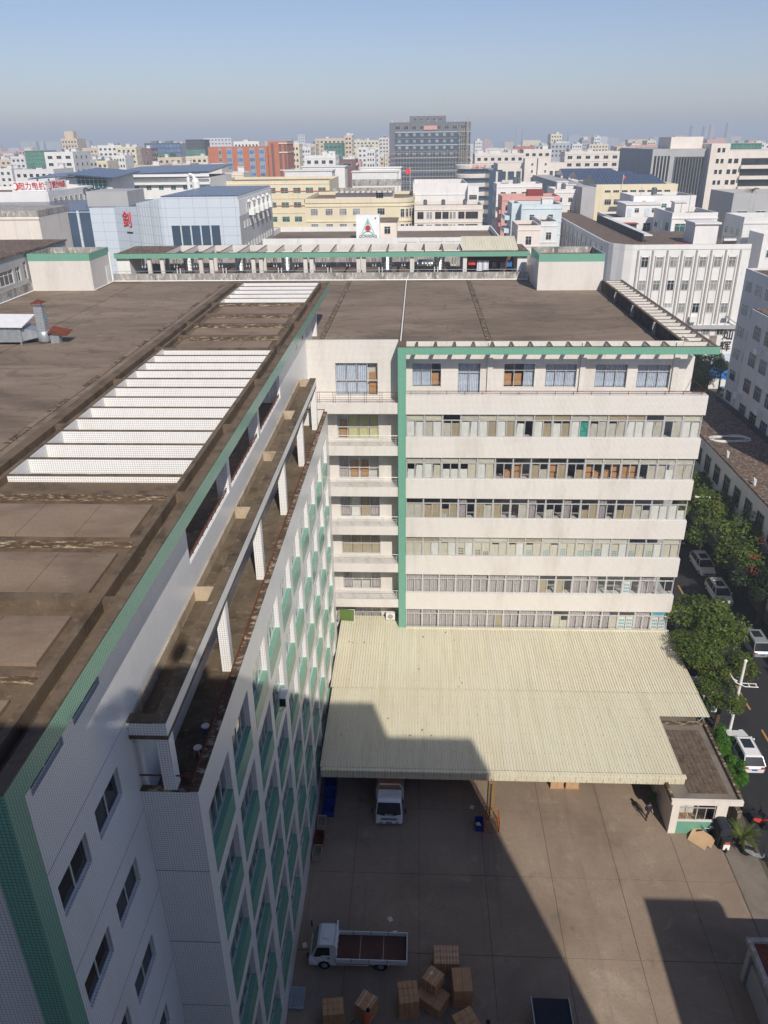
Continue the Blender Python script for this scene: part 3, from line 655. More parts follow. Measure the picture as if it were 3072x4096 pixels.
# roof loggia behind the openings
b = MB(); b.box(-16.9, -9.57, 27.3, 51.0, 29.6, 29.82); b.build('loggia_floor', 'terrace_concrete', wing)
b = MB(); b.quad((-9.58, 51.0, 29.8), (-16.9, 51.0, 29.8), (-16.9, 51.0, 33.05), (-9.58, 51.0, 33.05)); b.quad((-16.9, 27.4, 29.8), (-9.58, 27.4, 29.8), (-9.58, 27.4, 33.05), (-16.9, 27.4, 33.05))
b.quad((-16.9, 51, 29.8), (-16.9, 27.4, 29.8), (-16.9, 27.4, 33.05), (-16.9, 51, 33.05)); b.build('loggia_wall', 'tile_white_wing', wing)
b = MB(); b.box(-12.3, -10.7, 50.9, 50.985, 29.83, 32.0); o = b.build('loggia_door', 'door_blue', wing)
b = MB(); b.box(-11.52, -11.48, 50.88, 50.899, 29.9, 31.95); b.box(-12.25, -10.75, 50.88, 50.899, 31.0, 31.06); b.build('door_rail', 'trim_grey', o)
p = MB(); p.tube([(-10.1, 50.85, 29.9), (-10.1, 50.85, 33)], .07, 8); p.build('drain_pipe', 'pvc_white', wing)
for y in (35.0, 42.88):
    b = MB(); b.box(-9.95, -9.565, y, y+.48, 29.82, 33.03); b.build('pillar', 'tile_white_wing', wing)
b = MB(); b.box(-9.56, -9.36, 27.66, 50.7, 29.83, 30.29); b.build('loggia_parapet', 'parapet_stained', wing)
for y0, y1 in ((27.7, 34.9), (35.55, 42.8), (43.4, 50.6)):
    r = MB(); r.tube([(-9.45, y0, 30.55), (-9.45, y1, 30.55)], .028, 5); r.tube([(-9.45, y0, 30.42), (-9.45, y1, 30.42)], .018, 4)
    k_ = int((y1-y0)/.8)
    for q in range(k_+1): r.tube([(-9.45, y0+.1+q*.8, 30.28), (-9.45, y0+.1+q*.8, 30.55)], .018, 4)
    r.build('rusty_rail', 'rust', wing)
b = MB(); b.box(-9.9, -9.34, 71.2, 71.75, 29.8, 33.03); b.build('pillar', 'tile_white_wing', wing)
b = MB(); b.box(-16.9, -16.4, 71.2, 71.75, 29.8, 33.03); b.build('pillar', 'tile_white_wing', wing)
# upper roof: curbs, gutters, beams, slabs, pergolas
Y0, Y1 = 11.76, 76.8
b = MB(); b.box(-8.67, -8.6, Y0, Y1, 33.03, 33.72); b.build('fascia', 'tile_green', wing)
b = MB(); b.box(-9.28, -8.6, Y0, 12.42, 0, 33.028); b.build('corner_pilaster', 'tile_green', wing)
b = MB(); b.box(-9.28, -8.672, Y0, Y0+.09, 33.03, 33.72); b.build('fascia', 'tile_green', wing)
b = MB(); b.box(-8.93, -8.671, Y0+.1, Y1, 33.04, 33.71); b.box(-8.95, -8.6, Y0, Y1, 33.722, 33.77); b.build('outer_curb', 'curb_concrete', wing)
b = MB(); b.box(-9.6, -9.38, Y0+.1, Y1, 33.04, 33.75); b.build('inner_curb', 'curb_concrete', wing)
b = MB(); b.box(-9.38, -8.93, Y0+.1, Y1, 33.04, 33.3); b.build('gutter', 'terrace_concrete', wing)
b = MB(); b.box(-17.12, -16.9, Y0+.1, Y1, 33.04, 33.75); b.build('inner_curb', 'curb_concrete', wing)
b = MB(); b.box(-17.6, -17.12, Y0+.1, Y1, 33.04, 33.3); b.build('gutter', 'terrace_concrete', wing)
b = MB(); b.box(-18.15, -17.6, Y0+.1, Y1, 29.8, 33.74); b.build('outer_curb', 'curb_concrete', wing)
for y in (19.55, 27.3, 35.3, 43.2, 51.0, 58.9, 66.7, 76.6):
    for x0, x1 in ((-9.38, -8.93), (-17.6, -17.12)):
        b = MB(); b.box(x0, x1, y-.13, y+.13, 33.3, 33.70); b.build('gutter_rib', 'curb_concrete', wing)
for ya, yb in ((Y0+.1, 28.85), (50.45, 67.0)):
    b = MB(); b.box(-16.9, -9.6, ya, yb, 33.06, 33.45); b.build('roof_deck', 'curb_concrete', wing)
beams = [(11.87, 12.2), (15.7, 16.02), (19.28, 19.82), (23.1, 23.43), (27.0, 27.45), (50.46, 50.72), (53.88, 54.45), (57.95, 58.48), (61.44, 62.02), (66.2, 66.6)]
for i, (ya, yb) in enumerate(beams):
    b = MB(); b.box(-16.88, -9.62, ya+.08, yb, 33.45, 33.72); o = b.build('cross_beam', 'curb_concrete', wing)
    c = MB(); c.box(-16.86, -9.64, ya+.05, ya+.079, 33.45, 33.70); c.build('flaking_face', 'curb_flaking' if i not in (0, 2, 5) else 'curb_concrete', o)
slabs = [(12.75, 15.0), (16.5, 18.78), (20.15, 22.65), (23.95, 26.5), (51.25, 53.4), (54.95, 57.5), (58.95, 61.0), (62.5, 65.75)]
for ya, yb in slabs:
    xs = [-16.4, -14.22, -12.07, -10.08]
    for i in range(3):
        b = MB(); b.box(xs[i]+.01, xs[i+1]-.01, ya, yb, 33.46, 33.56); b.build('roof_slab', 'slab_concrete', wing)
def perg(y):
    b = MB(); b.box(-16.86, -9.6, y-.06, y+.06, 33.05, 33.71); o = b.build('pergola_beam', 'tile_white_wing', wing)
    c = MB(); c.box(-16.88, -9.58, y-.068, y+.068, 33.712, 33.755); c.build('coping', 'curb_concrete', o)
for kx in range(12): perg(28.98+1.785*(kx+1) if kx < 11 else 28.9)
for y in (68.5, 70.5, 72.55, 74.6, 76.7): perg(y)
b = MB(); b.box(-16.9, -16.862, 28.86, 50.44, 33.02, 33.72); b.box(-16.9, -16.862, 67.02, 76.7, 33.02, 33.72); b.build('pergola_side', 'tile_white_wing', wing)
b = MB(); b.box(-9.638, -9.601, 28.86, 50.44, 33.02, 33.72); b.box(-9.638, -9.601, 67.02, 76.7, 33.02, 33.72); b.build('pergola_side', 'tile_white_wing', wing)
b = MB(); b.box(-16.86, -9.64, 50.40, 50.448, 33.02, 33.6); b.box(-16.86, -9.64, 66.98, 67.02, 33.0, 33.6); b.build('pergola_back', 'tile_white_wing', wing)
# raised planter trough on the terrace
b = MB(); b.box(-9.335, -8.04, 19.34, 59.45, 28.45, 28.62); b.build('trough_floor', 'terrace_concrete', wing)
b = MB(); b.box(-8.2, -8.04, 19.342, 59.45, 28.621, 29.14); b.build('trough_side', 'tile_white_wing', wing)
b = MB(); b.box(-9.335, -8.202, 19.342, 19.50, 28.46, 29.12); b.build('trough_end', 'tile_white_wing', wing)
b = MB(); b.box(-8.5, -8.201, 19.5, 59.45, 28.622, 29.13); b.build('trough_kerb', 'terrace_concrete', wing)
b = MB(); b.box(-8.5, -8.03, 19.33, 59.46, 29.142, 29.18); b.box(-9.335, -8.5, 19.33, 19.75, 29.122, 29.178); b.build('trough_coping', 'terrace_concrete', wing)
b = MB(); b.box(-9.334, -9.27, 19.5, 59.2, 28.62, 29.12); b.build('trough_lining', 'tan_plaster', wing)
for y in (27.53, 35.42, 43.3, 51.1, 59.0):
    b = MB(); b.box(-9.27, -8.5, y, y+.3, 28.62, 29.14); b.build('trough_divider', 'tan_plaster', wing)
# terrace block with the window wall
cols = [20.15, 23.88, 27.95, 31.72, 35.8, 39.6, 43.65, 47.45, 51.5, 55.35]; rows = [22.4-3.85*q for q in range(6)]
CW, WHT, PH = 3.1, 2.05, 1.1
h = []
for y in cols:
    for z in rows: h += [(y, y+CW, z, z+WHT, .34)]
b = MB(); holed(b, 'x', -7.35, 19.4, 60.2, 0, 26.15, h, .34, 1); b.quad((-9.34, 19.4, 0), (-7.35, 19.4, 0), (-7.35, 19.4, 26.13), (-9.34, 19.4, 26.13)); b.quad((-7.35, 60.2, 0), (-9.34, 60.2, 0), (-9.34, 60.2, 26.1), (-7.35, 60.2, 26.1))
b.build('window_wall', 'tile_white_wing', wing)
for zz in (22.3, 18.45, 14.6):
    b = MB(); b.box(-9.33, -7.36, 19.385, 19.398, zz-.015, zz+.015); b.build('tile_joint', 'trim_grey', wing)
b = MB(); b.box(-8.4, -8.3, 19.6, 60, .1, 24.6); b.build('interior_wall', 'render_grey', wing)
for z in rows:
    b = MB(); b.box(-8.9, -7.7, 19.6, 60, z-1.0, z-.55); b.build('floor_slab', 'render_grey', wing)
b = MB(); b.box(-9.335, -7.6, 19.45, 60.15, 24.7, 25.0); b.build('terrace_floor', 'terrace_concrete', wing)
b = MB(); b.box(-7.62, -7.36, 19.41, 60.15, 25.0, 26.1); b.box(-9.33, -7.63, 19.41, 19.6, 25.0, 26.1); b.build('terrace_parapet', 'tile_white_wing', wing)
b = MB(); b.box(-7.64, -7.33, 19.39, 60.2, 26.152, 26.19); b.box(-9.33, -7.64, 19.38, 19.62, 26.13, 26.18); b.build('parapet_coping', 'curb_flaking', wing)
r = MB(); r.tube([(-7.56, 19.5, 26.42), (-7.56, 60.1, 26.42)], .035, 6); r.tube([(-9.3, 19.5, 26.75), (-7.56, 19.5, 26.75)], .03, 6)
for q in range(34): r.tube([(-7.56, 19.6+1.22*q, 26.18), (-7.56, 19.6+1.22*q, 26.42)], .022, 4)
r.tube([(-7.56, 60, 26.42), (-9.2, 60, 26.42)], .03, 6); r.build('rusty_rail', 'rust', wing)
for y in (19.41, 27.5, 35.42, 43.32, 51.32, 59.05):
    b = MB(); b.box(-8.5, -8.06, y, y+.44, 25.0 if y > 20 else 26.19, 28.449); b.build('terrace_pillar', 'tile_white_wing', wing)
p = MB(); p.tube([(-9.2, 19.75, 26.0), (-9.2, 19.75, 28.4)], .08, 8); p.build('drain_pipe', 'pvc_white', wing)
wf = MB()
for q in range(5): yy = (CW-.066)*q/4; wf.box(-.08, 0, yy, yy+.06, 0, WHT-.008)
for zz in (0, 1.42, WHT-.068): wf.box(-.075, -.005, .06, CW-.066, zz, zz+.06)
for q in range(4): yy = (CW-.066)*q/4+.06; wf.box(-.06, -.02, yy, yy+.035, .06, 1.42)
wf = wf.mesh('window', 'aluminium'); pw = (CW-.066)/4-.06
gp = MB(); gp.box(-.008, 0, 0, pw, 0, WHT-.13); gp = gp.mesh('pane', 'glass_clear')
sp_ = MB(); sp_.box(-.05, 0.062, .003, CW-.009, 0, PH-.03); sp_ = sp_.mesh('sill_panel', 'tile_green')
lg = MB(); lg.box(-.30, .04, 0, CW-.006, 0, .028); lg = lg.mesh('sill_ledge', 'tile_green')
def curt_y(wd, ht, mat, sd):
    me = curtain_mesh(wd, ht, mat, 5, sd)
    for v in me.vertices: v.co = (v.co.y, v.co.x, v.co.z)
    return me
wc = [curt_y(pw, WHT-.13, mm, 50+q) for q, mm in enumerate(('paper_cream', 'blind_yellow', 'curtain_lilac', 'paper_grey'))]
rw = random.Random(5)
for ci, y in enumerate(cols):
    for ri, z in enumerate(rows):
        o = put(wf, 'window', wing, (-7.58, y+.003, z+.004)); 
        for q in range(4):
            yy = (CW-.066)*q/4+.06; c = bpy.data.objects.new('pane', gp); COL.objects.link(c); c.parent = o; c.location = (-.035, yy, .06)
            if rw.random() < (.62 if ri < 2 else .4):
                c = bpy.data.objects.new('curtain', rw.choice(wc)); COL.objects.link(c); c.parent = o; c.location = (-.22, yy, .06); c.scale = (1, 1, rw.choice([1, 1, .97]))
        s_ = put(sp_, 'sill_panel', wing, (-7.40, y+.003, z-PH+.004)); c = bpy.data.objects.new('sill_ledge', lg); COL.objects.link(c); c.parent = s_; c.location = (.03, 0, PH-.029)
# ================================================================ the building behind the viewpoint, whose shadow lies on the yard
tb = thing('viewpoint_building', 'tall white building at the viewpoint whose stepped shadow falls across the yard', 'building', (0, -10, 0))
b = MB(); b.box(-40, -1.75, -22, -.6, 0, 46.4); b.box(-1.74, 13.65, -22, -.6, 0, 49.2); b.box(13.66, 20.15, -22, -.6, 0, 45.7); b.build('wall', 'render_white', tb)
rt = random.Random(3)
ro = thing('added_shade_block', 'unseen pale block added outside the frame to shade the far side of the street', 'building', (48, 36, 0))  # unseen block, added and sized for the shade it throws on the road
b = MB(); b.box(41, 55, 14, 57, 0, 19); b.build('wall', 'render_white2', ro)
tw = thing('gate_tower', 'slim pale stair tower outside the frame casting the square shadow beside the gate', 'tower', (25, 8, 0))
b = MB(); b.box(23.1, 27.75, -4, 11.3, 0, 19.5); b.build('wall', 'render_white', tw)
b = MB(); b.box(22.91, 27.78, -4, 13.63, 19.5, 20.0); b.build('roof', 'roof_concrete', tw)
# ================================================================ loading canopy
can = thing('loading_canopy', 'cream corrugated metal canopy over the loading yard', 'canopy', (8, 53, 0))
def czz(y): return 4.16-.011*(62-y)
def corr(x0, x1, y0, y1, dz=0.0, name='roof_sheet'):
    b = MB(); pit = .2301; n = max(1, round((x1-x0)/pit)); pit = (x1-x0)/n
    for i in range(n):
        x = x0+pit*i; P = [(x, 0), (x+.13, 0), (x+.148, .045), (x+.20, .045), (x+pit, 0)]
        for (xa, ha), (xb, hb) in zip(P, P[1:]): b.quad((xa, y0, czz(y0)+ha+dz), (xb, y0, czz(y0)+hb+dz), (xb, y1, czz(y1)+hb+dz), (xa, y1, czz(y1)+ha+dz))
    return b.build(name, 'canopy_sheet', can)
corr(-7.25, -.95, 53.0, 63.9, .012); corr(-.95, 23.6, 53.0, 62.0, .012); corr(-7.1, 19.55, 43.85, 53.15, -.03); corr(19.55, 23.6, 50.12, 53.15, -.03)
b = MB(); b.box(-.95, 23.62, 61.84, 62.0, 4.12, 4.3); b.build('flashing', 'canopy_sheet', can)
b = MB(); b.box(-7.0, 19.75, 43.52, 43.84, 3.78, 3.93); b.build('gutter', 'canopy_sheet', can)
b = MB(); x = -6.98
while x < 19.7:
    b.box(x, x+.185, 43.6, 43.64, 3.16, 3.78); b.box(x+.185, x+.23, 43.63, 43.66, 3.16, 3.78); x += .23
b.build('fascia', 'canopy_sheet', can)
b = MB()
for x in (-6.5, .3, 7.2, 13.9, 19.2): b.box(x-.1, x+.1, 44, 61.9, 3.45, 3.8)
for y in (44.2, 47, 50, 53, 56, 59): b.box(-7, 19.4, y-.05, y+.05, 3.8, 3.92)
b.build('roof_frame', 'galvanised', can)
for x in (-6.5, .3, 12.9):
    for y in (50.6, 57): b = MB(); b.tube([(x, y, 0), (x, y, 3.45)], .11, 10); b.build('post', 'galvanised', can)
b = MB(); b.tube([(23.2, 50.4, 3.2), (23.2, 50.4, 3.9)], .06, 8); b.tube([(22.6, 50.2, 3.2), (23.2, 50.4, 3.85)], .04, 6); b.build('post', 'galvanised', can)
for i in range(26):                                        # leaves and litter blown onto the sheets
    x, y = rt.uniform(-6.5, 4), rt.uniform(47, 61.5); s = MB(); s.cbox((x, y, czz(y)+.05), rt.uniform(.05, .16), rt.uniform(.04, .12), .02, rt.uniform(0, 3))
    o = s.build('litter', 'bark' if i % 3 else 'paper_white', None, org=(x, y, czz(y))); tag(o, 'dry leaves and scraps scattered over the cream canopy sheets', 'litter', 'litter on the canopy')
# ================================================================ gatehouse
gh = thing('gatehouse', 'low gatehouse with paver roof, sliding windows and green panel below the sill', 'building', (21, 46, 0))
b = MB(); holed(b, 'y', 42.0, 18.48, 22.4, 0, 3.0, [(19.0, 21.62, .0, 1.24, .05), (19.0, 21.62, 1.26, 2.86, .22)], .2, -1); b.box(18.48, 18.6, 42.01, 55, 0, 2.99); b.box(22.28, 22.4, 42.01, 55, 0, 2.99); b.build('wall', 'render_warm', gh)
b = MB(); b.box(19.0, 21.62, 42.03, 42.06, 0.03, 1.24); b.build('sill_panel', 'tile_green', gh)
b = MB(); b.box(18.35, 23.3, 41.9, 52.2, 3.0, 3.22); b.build('roof', 'pavement_concrete', gh)
b = MB(); b.box(18.3, 23.32, 41.84, 42.06, 2.98, 3.40); b.build('roof_edge', 'render_warm', gh)
b = MB(); b.box(23.12, 23.33, 42.07, 52.2, 3.0, 3.45); b.box(19.8, 23.1, 50.0, 50.22, 3.22, 3.5); b.box(18.3, 18.5, 42.07, 52, 3.0, 3.42); b.build('parapet', 'curb_flaking', gh)
pv = MB(); pv.box(0, .33, 0, .33, 0, .035); pv = pv.mesh('paver', 'paver')
for i in range(8):
    for j in range(19):
        if rt.random() < .03: continue
        put(pv, 'paver', gh, (19.78+.352*i+rt.uniform(-.006, .006), 42.75+.352*j+rt.uniform(-.006, .006), 3.221), rz=rt.uniform(-.015, .015), scale=(1, 1, rt.uniform(.7, 1.5)))
f = MB()
for x0, x1, z0, z1 in ((0, 2.6, 0, .06), (0, 2.6, 1.53, 1.59), (0, .06, .06, 1.53), (2.54, 2.6, .06, 1.53), (1.27, 1.34, .06, 1.53), (.06, 2.54, 1.17, 1.23)): f.box(x0, x1, 0, .06, z0, z1)
for x in (.64, 1.92): f.box(x, x+.05, .01, .05, .06, 1.17)
o = put(f.mesh('window', 'aluminium'), 'window', gh, (19.01, 42.1, 1.265))
gp2 = MB(); gp2.box(0, .56, 0, .008, 0, 1.1); gp2 = gp2.mesh('pane', 'glass_clear')
for x in (.07, .70, 1.36, 1.98):
    c = bpy.data.objects.new('pane', gp2); COL.objects.link(c); c.parent = o; c.location = (x, .03, .06)
b = MB(); b.box(18.7, 22.2, 44.0, 44.1, 0, 3); b.build('interior_wall', 'render_white', gh)
b = MB(); b.box(19.03, 20.2, 42.3, 42.9, 1.05, 1.15); b.build('desk', 'cardboard', gh)
s = MB(); s.box(18.0, 18.4, 42.5, 42.9, 3.4, 3.5)
# boundary wall beside the street
bw = thing('boundary_wall', 'low concrete boundary wall behind the clipped hedge', 'wall', (23.7, 52, 0))
b = MB(); b.box(23.45, 23.7, 42.5, 60, 0, 1.6); b.build('wall_body', 'pavement_concrete', bw)
b = MB(); b.box(23.4, 23.75, 42.5, 60, 1.602, 1.7); b.build('coping', 'curb_flaking', bw)
# small building at the lower right corner
gk = thing('gate_kiosk', 'kiosk with rusty sunken roof and grey green walls at lower right corner', 'building', (21, 29, 0))
b = MB(); b.box(20.1, 24.5, 22, 31.2, 0, 3.0); b.build('wall', 'render_grey', gk)
b = MB(); b.box(19.7, 25, 21.8, 31.42, 3.0, 3.12); b.build('roof', 'rust', gk)
b = MB()
for q in ((19.62, 19.9, 21.8, 31.45), (19.9, 25, 31.17, 31.45)): b.box(*q, 2.95, 3.3)
b.build('roof_edge', 'parapet_stained', gk)
b = MB(); b.box(19.75, 20.1, 30.8, 31.2, 0, 2.949); b.box(19.9, 20.098, 24, 30.7, 0, 1.9); b.build('pier', 'render_grey', gk)
# ================================================================ vehicles
def flatbed():
    t = thing('flatbed_truck', 'white flatbed truck with empty rust brown bed and low sides', 'truck', (-3.4, 31.6, 0))
    # cab at -x end ; truck spans x -6.4..-0.43, y 30.75..32.55
    x0 = -6.38; ya, yb = 30.8, 32.5; c = MB()
    prof = [(x0+.02, .45), (x0, .95), (x0+.12, 1.2), (x0+.52, 2.02), (x0+.68, 2.12), (x0+1.5, 2.13), (x0+1.58, 2.0), (x0+1.6, .5), (x0+1.32, .5), (x0+1.2, .78), (x0+.9, .9), (x0+.6, .78), (x0+.46, .45)]
    n = len(prof); ins = [(.0 if z < 1.2 else .12) for _, z in prof]
    vs = [(x, ya+i, z) for (x, z), i in zip(prof, ins)]+[(x, yb-i, z) for (x, z), i in zip(prof, ins)]
    c.add(vs, [tuple(range(n)), tuple(reversed(range(n, 2*n)))]+[(i, (i+1) % n, n+(i+1) % n, n+i) for i in range(n)])
    cab = c.build('cab', 'truck_white', t, bevel=.04)
    q = MB(); q.add([(x0+.145, ya+.06, 1.26), (x0+.145, yb-.06, 1.26), (x0+.50, yb-.18, 1.98), (x0+.50, ya+.18, 1.98)], [(0, 1, 2, 3)]); 
    for i in range(4): x, y, z = q.v[i]; q.v[i] = (x-.022, y, z+.008)
    q.build('windscreen', 'glass_dark', cab)
    for y, sgn in ((ya, -1), (yb, 1)):
        q = MB(); P = [(x0+.30, 1.28), (x0+.55, 1.90), (x0+1.28, 1.92), (x0+1.28, 1.34), (x0+.85, 1.33), (x0+.62, 1.2), (x0+.36, 1.18)]
        pts = [(x, y-sgn*(.13 if z > 1.6 else .035)+sgn*.02, z) for x, z in P]; q.add(pts, [tuple(range(len(pts)))]); q.build('side_window', 'glass_dark', cab)
        q = MB(); q.box(x0+1.12, x0+1.28, y-.012, y+.012, 1.06, 1.12); q.build('door_handle', 'black_plastic', cab)
    q = MB(); q.box(x0+.85, x0+1.2, 31.35, 31.95, 2.15, 2.18); q.build('roof_hatch', 'truck_white', cab, bevel=.02)
    q = MB(); q.tube([(x0+.1, ya-.02, 1.5), (x0+.02, ya-.2, 1.75)], .015, 5); q.box(x0-.05, x0+.03, ya-.28, ya-.14, 1.45, 1.85); q.tube([(x0+.1, yb+.02, 1.5), (x0, yb+.2, 1.75)], .015, 5); q.box(x0-.07, x0+.01, yb+.14, yb+.28, 1.45, 1.85); q.build('mirror', 'black_plastic', t)
    q = MB(); q.box(x0-.05, x0+.1, ya+.05, yb-.05, .38, .62); q.build('bumper', 'black_plastic', t)
    for y in (ya+.12, yb-.32):
        q = MB(); q.box(x0-.03, x0+.05, y, y+.22, .72, .88); q.build('headlight', 'lamp_clear', t)
    bx0, bx1 = -4.72, -.44
    q = MB(); q.box(bx0, bx1, ya-.05, yb+.05, .82, .9); bed = q.build('bed', 'truck_bed', t)
    for x in (-3.3, -1.87): q = MB(); q.box(x-.02, x+.02, ya, yb, .9, .912); q.build('bed_joint', 'scaffold', bed)
    for y0, y1 in ((ya-.1, ya-.05), (yb+.05, yb+.1)):
        q = MB(); q.box(bx0, bx1, y0, y1, .80, 1.2); sd = q.build('side_board', 'truck_white', t)
        for x in (-3.8, -2.7, -1.6): q = MB(); q.box(x-.03, x+.03, y0-.012, y1+.012, .9, 1.21); q.build('hinge', 'scaffold', sd)
    q = MB(); q.box(bx1, bx1+.05, ya-.1, yb+.1, .80, 1.2); q.build('tailgate', 'truck_white', t)
    q = MB()
    for y in (ya, 31.2, 31.65, 32.1, yb): q.tube([(bx0, y, .9), (bx0, y, 2.2)], .03, 6)
    for z in (1.25, 1.7, 2.2): q.tube([(bx0, ya-.05, z), (bx0, yb+.05, z)], .035 if z < 2 else .05, 6)
    q.build('headboard_rack', 'truck_white', t)
    q = MB()
    for y in (ya+.02, yb-.02):
        for z in (.5, .68): q.tube([(-4.85, y, z), (-2.75, y, z)], .025, 5)
        for x in (-4.85, -3.8, -2.8): q.tube([(x, y, .48), (x, y, .84)], .025, 5)
    q.build('side_guard', 'metal_white', t)
    q = MB(); q.box(-6.0, -.6, 31.2, 31.35, .55, .8); q.box(-6.0, -.6, 31.95, 32.1, .55, .8); q.build('chassis', 'black_plastic', t)
    for x in (-5.46, -2.0):
        for y in (ya+.14, yb-.14):
            q = MB(); q.wheel((x, y, .38), .38, .24, 'y'); wo = q.build('wheel', 'rubber', t, smooth=False); q = MB(); q.wheel((x, y, .38), .2, .25, 'y'); q.lathe((x, y, .38), [(0.001, 0), (.001, 0)], 3); q.build('rim', 'galvanised', wo)
    for y in (ya-.02, yb+.02):
        q = MB(); q.tube([(-2.5, y, .6), (-2.35, y, .82), (-2.0, y, .86), (-1.65, y, .82), (-1.5, y, .6)], .03, 5); q.build('mudguard', 'metal_white', t)
    return t
flatbed()
def cab_truck():
    t = thing('loaded_truck', 'white truck with round cab front loaded with cartons under the canopy edge', 'truck', (-1.9, 44.5, 0))
    xc = -1.9; w2 = 1.0; y0 = 42.0; c = MB()
    prof = [(y0+.02, .35), (y0-.02, .6), (y0+.02, 1.15), (y0+.48, 2.0), (y0+.62, 2.1), (y0+1.5, 2.16), (y0+1.62, 2.05), (y0+1.65, .5)]
    n = len(prof); rings = []
    for x, ins in ((-w2, .10), (-w2+.1, .0), (w2-.1, .0), (w2, .10)): rings.append([(xc+x*(1 if z < 1.2 else .9), y+ins*(1 if y < y0+.7 else 0), z-ins*.4*(z > 2)) for y, z in prof])
    vs = [p for R in rings for p in R]; fs = [tuple(reversed(range(n))), tuple(range(3*n, 4*n))]
    for i in range(3): fs += [(i*n+k, i*n+(k+1) % n, (i+1)*n+(k+1) % n, (i+1)*n+k) for k in range(n)]
    c.add(vs, fs); cab = c.build('cab', 'truck_white', t, bevel=.05)
    q = MB(); dn = .03
    q.add([(xc-.9, y0+.03-dn, 1.22), (xc-.45, y0+.0-dn, 1.12), (xc+.45, y0+.0-dn, 1.12), (xc+.9, y0+.03-dn, 1.22), (xc+.82, y0+.44-dn, 1.95), (xc-.82, y0+.44-dn, 1.95)], [(0, 1, 2, 3, 4, 5)]); ws = q.build('windscreen', 'glass_dark', cab)
    me = text_mesh('FOTON', .13, .003, 'metal_white'); o = bpy.data.objects.new('lettering', me); COL.objects.link(o); o.parent = ws; o.location = Vector((xc, y0+.0, 1.2))-ORG[t.name]+Vector((0, -.035, 0)); o.rotation_euler = (math.pi/2-.35, 0, 0); o.scale = (1.3, 1, 1)
    q = MB(); q.box(xc-.75, xc-.2, y0+.22, y0+.28, 1.3, 1.36); q.box(xc-.7, xc-.45, y0+.16, y0+.24, 1.38, 1.4); q.build('papers_on_dashboard', 'paper_white', ws)
    q = MB(); q.box(xc-.6, xc+.6, y0-.05, y0-.025, .68, .84); q.build('grille', 'black_plastic', cab)
    q = MB(); q.box(xc-.58, xc+.58, y0-.06, y0-.051, .75, .77); q.build('grille_bar', 'metal_white', cab)
    for sx in (-1, 1):
        q = MB(); q.box(xc+sx*.78-.14, xc+sx*.78+.14, y0-.035, y0+.03, .66, .82); q.build('headlight', 'lamp_clear', cab)
        q = MB(); q.box(xc+sx*.6-.12, xc+sx*.6+.12, y0-.07, y0-.045, .42, .5); q.build('bumper_vent', 'black_plastic', cab)
        q = MB(); q.tube([(xc+sx*.98, y0+.2, 1.7), (xc+sx*1.2, y0+.05, 1.7)], .015, 5); q.box(xc+sx*1.22-.06, xc+sx*1.22+.06, y0-.02, y0+.04, 1.35, 1.75); q.build('mirror', 'black_plastic', t)
        q = MB(); xx = xc+sx*.985; q.add([(xx, y0+.25, 1.25), (xx, y0+1.3, 1.25), (xx-sx*.06, y0+1.3, 1.85), (xx-sx*.06, y0+.52, 1.85)], [(0, 1, 2, 3)]); q.build('side_window', 'glass_dark', cab)
    q = MB(); q.box(xc-.98, xc+.98, y0-.06, y0+.1, .34, .58); q.build('bumper', 'truck_white', t, bevel=.03)
    q = MB(); q.box(xc-.22, xc+.22, y0-.08, y0-.061, .4, .52); q.build('number_plate', 'plate_blue', t)
    q = MB()
    for z in range(6): q.box(xc-.8, xc+.8, y0+.75+.13*z, y0+.79+.13*z, 2.17, 2.21)
    q.box(xc-.8, xc-.76, y0+.7, y0+1.5, 2.15, 2.2); q.box(xc+.76, xc+.8, y0+.7, y0+1.5, 2.15, 2.2); q.build('roof_rack', 'metal_white', t)
    q = MB(); q.tube([(xc-1.0, y0+1.75, 1.0), (xc-1.0, y0+1.75, 1.9), (xc-.75, y0+1.75, 2.45), (xc+.75, y0+1.75, 2.45), (xc+1.0, y0+1.75, 1.9), (xc+1.0, y0+1.75, 1.0)], .045, 8); q.build('headboard_rack', 'metal_white', t)
    q = MB(); q.box(xc-1.0, xc+1.0, y0+1.8, y0+6, .8, .92); q.build('bed', 'truck_bed', t)
    for sx in (-1, 1): q = MB(); q.box(xc+sx*1.0-.025, xc+sx*1.0+.025, y0+1.8, y0+6, .85, 1.25); q.build('side_board', 'truck_white', t)
    for y in (y0+.85, y0+4.6):
        for sx in (-1, 1):
            q = MB(); q.wheel((xc+sx*.86, y, .38), .38, .24, 'x'); q.build('wheel', 'rubber', t)
    i = 0
    for ly in range(4):
        for lx in range(3):
            for lz in range(2):
                dx, dy, dz = .62, .95, .62; s = MB(); s.box(-dx/2, dx/2, -dy/2, dy/2, 0, dz)
                loc = (xc-.63+.63*lx, y0+2.35+.97*ly, .93+.63*lz+.0); s2 = MB(); s2.v = [(a+loc[0], b_+loc[1], c_+loc[2]) for a, b_, c_ in s.v]; s2.f = s.f; s2.m = s.m
                o = s2.build('carton', 'cardboard', None, org=loc); tag(o, '%s layer %s carton in row %s behind the cab of the loaded truck' % (['lower', 'upper'][lz], ['left', 'middle', 'right'][lx], ['one', 'two', 'three', 'four'][ly]), 'carton', 'cartons on the loaded truck'); i += 1
cab_truck()
